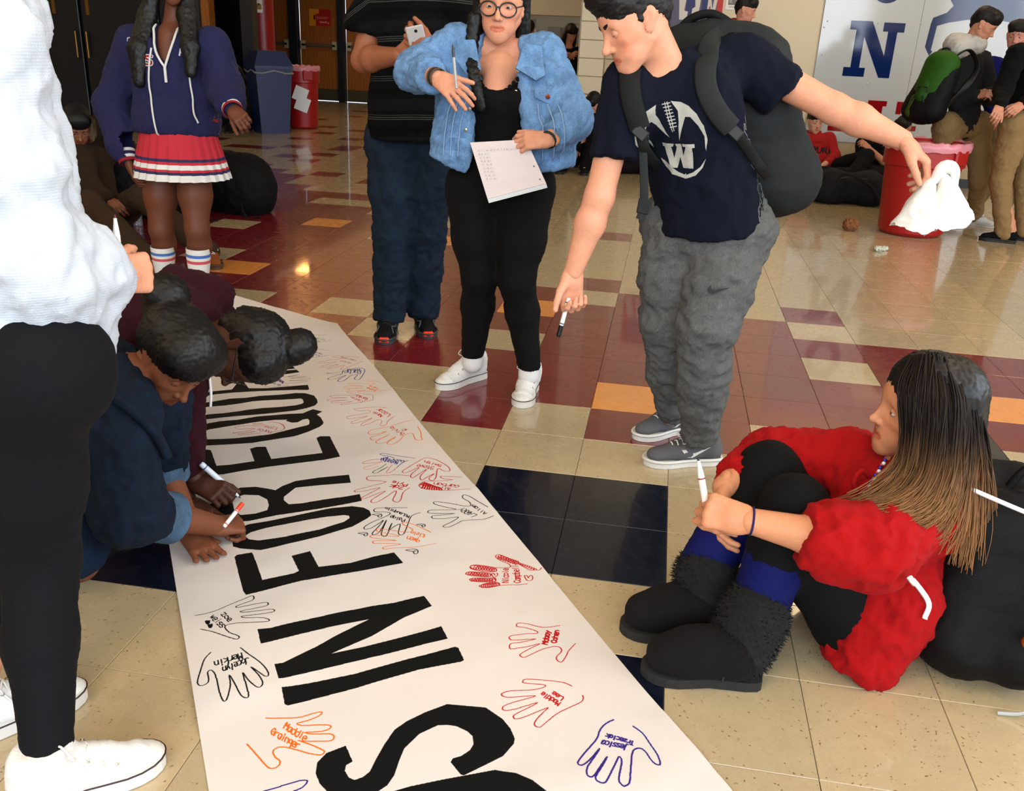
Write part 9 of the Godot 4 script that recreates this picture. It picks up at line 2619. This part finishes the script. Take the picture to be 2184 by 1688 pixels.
# soft bag on the floor: rounded body with a strap and a zip
func soft_bag(called: String, label: String, at: Vector3, size: Vector3, turn: float, col: Color, extra := "") -> void:
	var t := thing(called, label, "bag", at)
	var b := Basis(Vector3.UP, turn)
	var r := minf(size.x, minf(size.y, size.z)) * 0.5
	var q := []
	for sx in [-1.0, 1.0]:
		for sz in [-1.0, 1.0]:
			q.append(bone(b * Vector3(sx * (size.x / 2 - r * 0.7), r * 0.7, sz * (size.z / 2 - r * 0.7)), b * Vector3(sx * (size.x / 2 - r * 0.8), size.y - r * 0.7, sz * (size.z / 2 - r * 0.75)), r * 0.72, r * 0.66, r))
	q.append(bone(b * Vector3(-size.x * 0.28, size.y * 0.5, 0), b * Vector3(size.x * 0.28, size.y * 0.5, 0), size.y * 0.46, size.y * 0.46, r))
	var mt := cloth(col, "nylon", 0.8)
	part("bag_body", flesh(q, 0.014, [[Vector3.ZERO, Vector3.DOWN, 0.6]], [[0.012, Vector3(8, 8, 8)], [0.006, Vector3(18, 18, 18), true]]).done(), mt, t)
	var s := MB.new()
	band(s, curve_points([b * Vector3(-size.x * 0.3, size.y * 0.9, size.z * 0.35), b * Vector3(-size.x * 0.1, size.y * 1.02, size.z * 0.42), b * Vector3(size.x * 0.25, size.y * 0.7, size.z * 0.56), b * Vector3(size.x * 0.5, 0.012, size.z * 0.62), b * Vector3(size.x * 0.75, 0.006, size.z * 0.5)], 6), 0.014, 0.004, b.z + Vector3(0, 0.6, 0))
	part("strap", s.done(), mt, t)
	var z := MB.new()
	z.tube(curve_points([b * Vector3(-size.x * 0.35, size.y * 0.80, size.z * 0.42), b * Vector3(0, size.y * 0.93, size.z * 0.42), b * Vector3(size.x * 0.35, size.y * 0.80, size.z * 0.42)], 5), 0.005, 6)
	part("zip", z.done(), std(Color(0.10, 0.10, 0.10), 0.4), t)
	if extra == "logo":
		var l := MB.new()
		var c := b * Vector3(0.02, size.y * 0.42, size.z * 0.56)
		l.tube([c + Vector3(-0.02, 0.03, 0), c + Vector3(0, -0.012, 0.005), c + Vector3(0.02, 0.03, 0)], 0.005, 6)
		for k in 6:
			l.box(c + Vector3(-0.06 + k * 0.02, -0.06, 0), c + Vector3(-0.046 + k * 0.02, -0.048, 0.006))
		part("printed_logo", l.done(), std(Color(0.62, 0.16, 0.14), 0.6), t).set_meta("kind", "stuff")
	if extra == "star":
		var st := PackedVector2Array()
		for k in 10:
			st.append(Vector2.from_angle(PI / 2 + k * PI / 5) * (0.045 if k % 2 == 0 else 0.018))
		var l := MB.new()
		l.slab(st, b * Vector3(-size.x * 0.22, size.y * 0.5, size.z * 0.55), b, 0.006)
		part("star_print", l.done(), std(Color(0.35, 0.37, 0.40), 0.6), t)
		var w := MB.new()
		w.box(b * Vector3(size.x * 0.2, size.y * 0.6, size.z * 0.54), b * Vector3(size.x * 0.2, size.y * 0.6, size.z * 0.54) + Vector3(0.09, 0.13, 0.01))
		part("printed_patch", w.done(), std(Color(0.55, 0.55, 0.55), 0.6), t)

func build_bags() -> void:
	soft_bag("duffel_bag", "black gym bag with grey star print behind the water bottle", Vector3(-3.22, 0, -3.55), Vector3(0.62, 0.42, 0.30), 0.3, Color(0.016, 0.018, 0.022), "star")
	soft_bag("floor_backpack", "black backpack on maroon tiles behind the cheerleader's legs", Vector3(-2.78, 0, -4.0), Vector3(0.46, 0.40, 0.30), -0.3, Color(0.010, 0.010, 0.012))
	soft_bag("tote_bag", "black bag with small red logo before the block pilaster", Vector3(-0.72, 0, -8.25), Vector3(0.36, 0.36, 0.22), 0.1, Color(0.012, 0.012, 0.013), "logo")
	soft_bag("sports_bag", "black and maroon sports bag on floor below the pennant", Vector3(0.22, 0, -7.95), Vector3(0.60, 0.26, 0.30), 0.0, Color(0.07, 0.008, 0.022))
	soft_bag("small_backpack", "black backpack on floor beside the red hoodie boy", Vector3(1.50, 0, -6.62), Vector3(0.42, 0.27, 0.30), 0.1, Color(0.012, 0.012, 0.013))
	soft_bag("grey_backpack", "slate grey backpack lying in front of the navy shirt boy", Vector3(2.30, 0, -6.72), Vector3(0.62, 0.29, 0.36), 0.05, Color(0.085, 0.088, 0.095))
	# kraft paper bag
	var t := thing("paper_bag", "brown kraft paper bag standing by the block pilaster", "paper bag", Vector3(-0.34, 0, -8.25))
	var m := MB.new()
	m.bbox(Vector3(0, 0.15, 0), Basis(Vector3.UP, 0.35), Vector3(0.085, 0.15, 0.055), 0.006)
	part("bag_body", m.done(), std(Color(0.38, 0.21, 0.09), 0.85), t)
	# bottle of water
	var w := thing("water_bottle", "clear water bottle with blue label before the gym bag", "bottle", Vector3(-3.16, 0, -3.19))
	var gm := std(Color(0.85, 0.93, 0.97, 0.12), 0.05)
	gm.transparency = BaseMaterial3D.TRANSPARENCY_ALPHA
	var bm := MB.new()
	bm.lathe(Vector3.ZERO, Vector3.UP, [Vector2(0, 0), Vector2(0.030, 0), Vector2(0.033, 0.01), Vector2(0.031, 0.06), Vector2(0.033, 0.13), Vector2(0.013, 0.18), Vector2(0.013, 0.195)], 20)
	part("body", bm.done(), gm, w)
	var lb := MB.new()
	lb.lathe(Vector3.ZERO, Vector3.UP, [Vector2(0.0335, 0.065), Vector2(0.0335, 0.115)], 20)
	part("label_band", lb.done(), std(Color(0.16, 0.34, 0.52), 0.4), w)
	var cp := MB.new()
	cp.lathe(Vector3.ZERO, Vector3.UP, [Vector2(0.015, 0.19), Vector2(0.015, 0.208), Vector2(0, 0.208)], 14)
	part("cap", cp.done(), mats.white, w)
	# litter
	var c := MB.new()
	c = flesh([bone(Vector3(0, 0.05, 0), Vector3(0.02, 0.055, 0), 0.048, 0.045)], 0.008, [], [[0.022, Vector3(26, 26, 26), true], [0.012, Vector3(50, 50, 50), true]])
	var cr := part("crumpled_paper", c.done(), std(Color(0.46, 0.27, 0.13), 0.9), self, Vector3(2.055, -0.004, -5.14))
	tag(cr, "crumpled brown paper ball on the floor left of red bin", "litter")
	var v := flesh([bone(Vector3(-0.04, 0.018, 0.01), Vector3(0.05, 0.016, -0.01), 0.022, 0.016, 0.01, Vector3.UP, 0.7)], 0.006, [], [[0.020, Vector3(40, 40, 40), true]])
	var wr := part("candy_wrapper", v.done(), std(Color(0.70, 0.72, 0.66), 0.3), self, Vector3(2.15, 0.0, -4.35))
	wr.rotation.y = 0.5
	tag(wr, "crumpled white and green wrapper on the floor before red bin", "litter")
	var pp := MB.new()
	pp.face([Vector3(-0.34, 0.004, -7.80), Vector3(-0.12, 0.004, -7.70), Vector3(-0.16, 0.03, -7.92)])
	pp.face([Vector3(-0.34, 0.004, -7.80), Vector3(-0.16, 0.03, -7.92), Vector3(-0.12, 0.002, -7.70)])
	var po := part("paper_scrap", pp.done(), mats.white, self)
	tag(po, "white folded paper scrap lying on floor near the pilaster", "paper")
	var hm := MB.new()
	hm.ball(Vector3(0, 0.10, 0), Vector3(0.095, 0.10, 0.10), Basis.IDENTITY, 20, 12)
	var ho := part("ball_cap", hm.done(), std(Color(0.66, 0.62, 0.55), 0.5), self, Vector3(1.62, 0, -7.05))
	tag(ho, "off white ball resting on the floor behind the small backpack", "ball")

func build_back_things() -> void:
	bin_can("large red trash can with pink liner under the outstretched arm", Vector3(2.56, 0, -5.25), 0.255, 0.305, 0.74, false)
	bin_can("red trash can with taped papers behind the blue bin", Vector3(-4.95, 0, -10.75), 0.21, 0.24, 0.88, true)
	slim_bin("blue recycling bin with lid beside the red column", Vector3(-5.08, 0, -9.86), 0.72, Color(0.055, 0.125, 0.29), true)
	slim_bin("dark navy recycling bin by the unlit doorway", Vector3(-6.05, 0, -10.1), 0.3, Color(0.02, 0.03, 0.055), false)
	# trophy case: glass, plaques, cups
	var pane := MB.new()
	pane.box(Vector3(-2.38, 0.36, -13.56), Vector3(-0.64, 1.79, -13.55))
	struct("window_3", pane.done(), mats.glass, "glass front of the trophy case", "window")
	var pl := [[-1.62, 1.46, 0.13, 0.17, Color(0.16, 0.085, 0.04)], [-1.30, 1.50, 0.09, 0.20, Color(0.20, 0.11, 0.05)], [-2.05, 1.60, 0.09, 0.14, Color(0.13, 0.07, 0.035)], [-0.80, 1.40, 0.07, 0.24, Color(0.20, 0.02, 0.025)]]
	for k in 4:
		var q: Array = pl[k]
		var t := thing("plaque", ["dark wood plaque with a lit brass plate in trophy case", "tall wood plaque with pale panel in trophy case", "small square wood plaque in trophy case", "narrow dark red plaque near the case's right end"][k], "plaque", Vector3(q[0], q[1], -14.05), "plaques in the trophy case")
		var m := MB.new()
		m.bbox(Vector3.ZERO, Basis.IDENTITY, Vector3(q[2], q[3], 0.02), 0.008)
		part("board", m.done(), std(q[4], 0.4), t)
		var b := MB.new()
		b.bbox(Vector3([-0.06, 0.03, 0, 0][k], [-0.07, 0, 0.02, 0.05][k], 0.022), Basis.IDENTITY, Vector3([0.04, 0.05, 0.03, 0.03][k], [0.07, 0.17, 0.03, 0.06][k], 0.004), 0.002)
		part("plate", b.done(), std([Color(0.72, 0.52, 0.28), Color(0.50, 0.34, 0.18), Color(0.62, 0.56, 0.44), Color(0.5, 0.42, 0.3)][k], 0.35, 0.3), t)
	for k in 3:
		var t := thing("trophy", ["small gold trophy cup beside the tall plaque", "silver trophy cup left of the wood plaques", "gold figure trophy at the case's right end"][k], "trophy", Vector3([-1.02, -1.95, -0.72][k], 1.28, -13.95), "trophies in the case")
		var m := MB.new()
		m.lathe(Vector3.ZERO, Vector3.UP, [Vector2(0.05, 0), Vector2(0.05, 0.05), Vector2(0.012, 0.06), Vector2(0.012, 0.14), Vector2(0.05, 0.20), Vector2(0.055, 0.30), Vector2(0.045, 0.30), Vector2(0.0, 0.2)], 18)
		part("cup", m.done(), std([Color(0.7, 0.5, 0.2), Color(0.6, 0.6, 0.62), Color(0.7, 0.5, 0.2)][k], 0.25, 0.9), t)
	var sh := MB.new()
	sh.box(Vector3(-2.38, 1.25, -14.1), Vector3(-0.64, 1.28, -13.6))
	struct("trim_8", sh.done(), mats.glass, "glass shelf in the trophy case", "shelf")
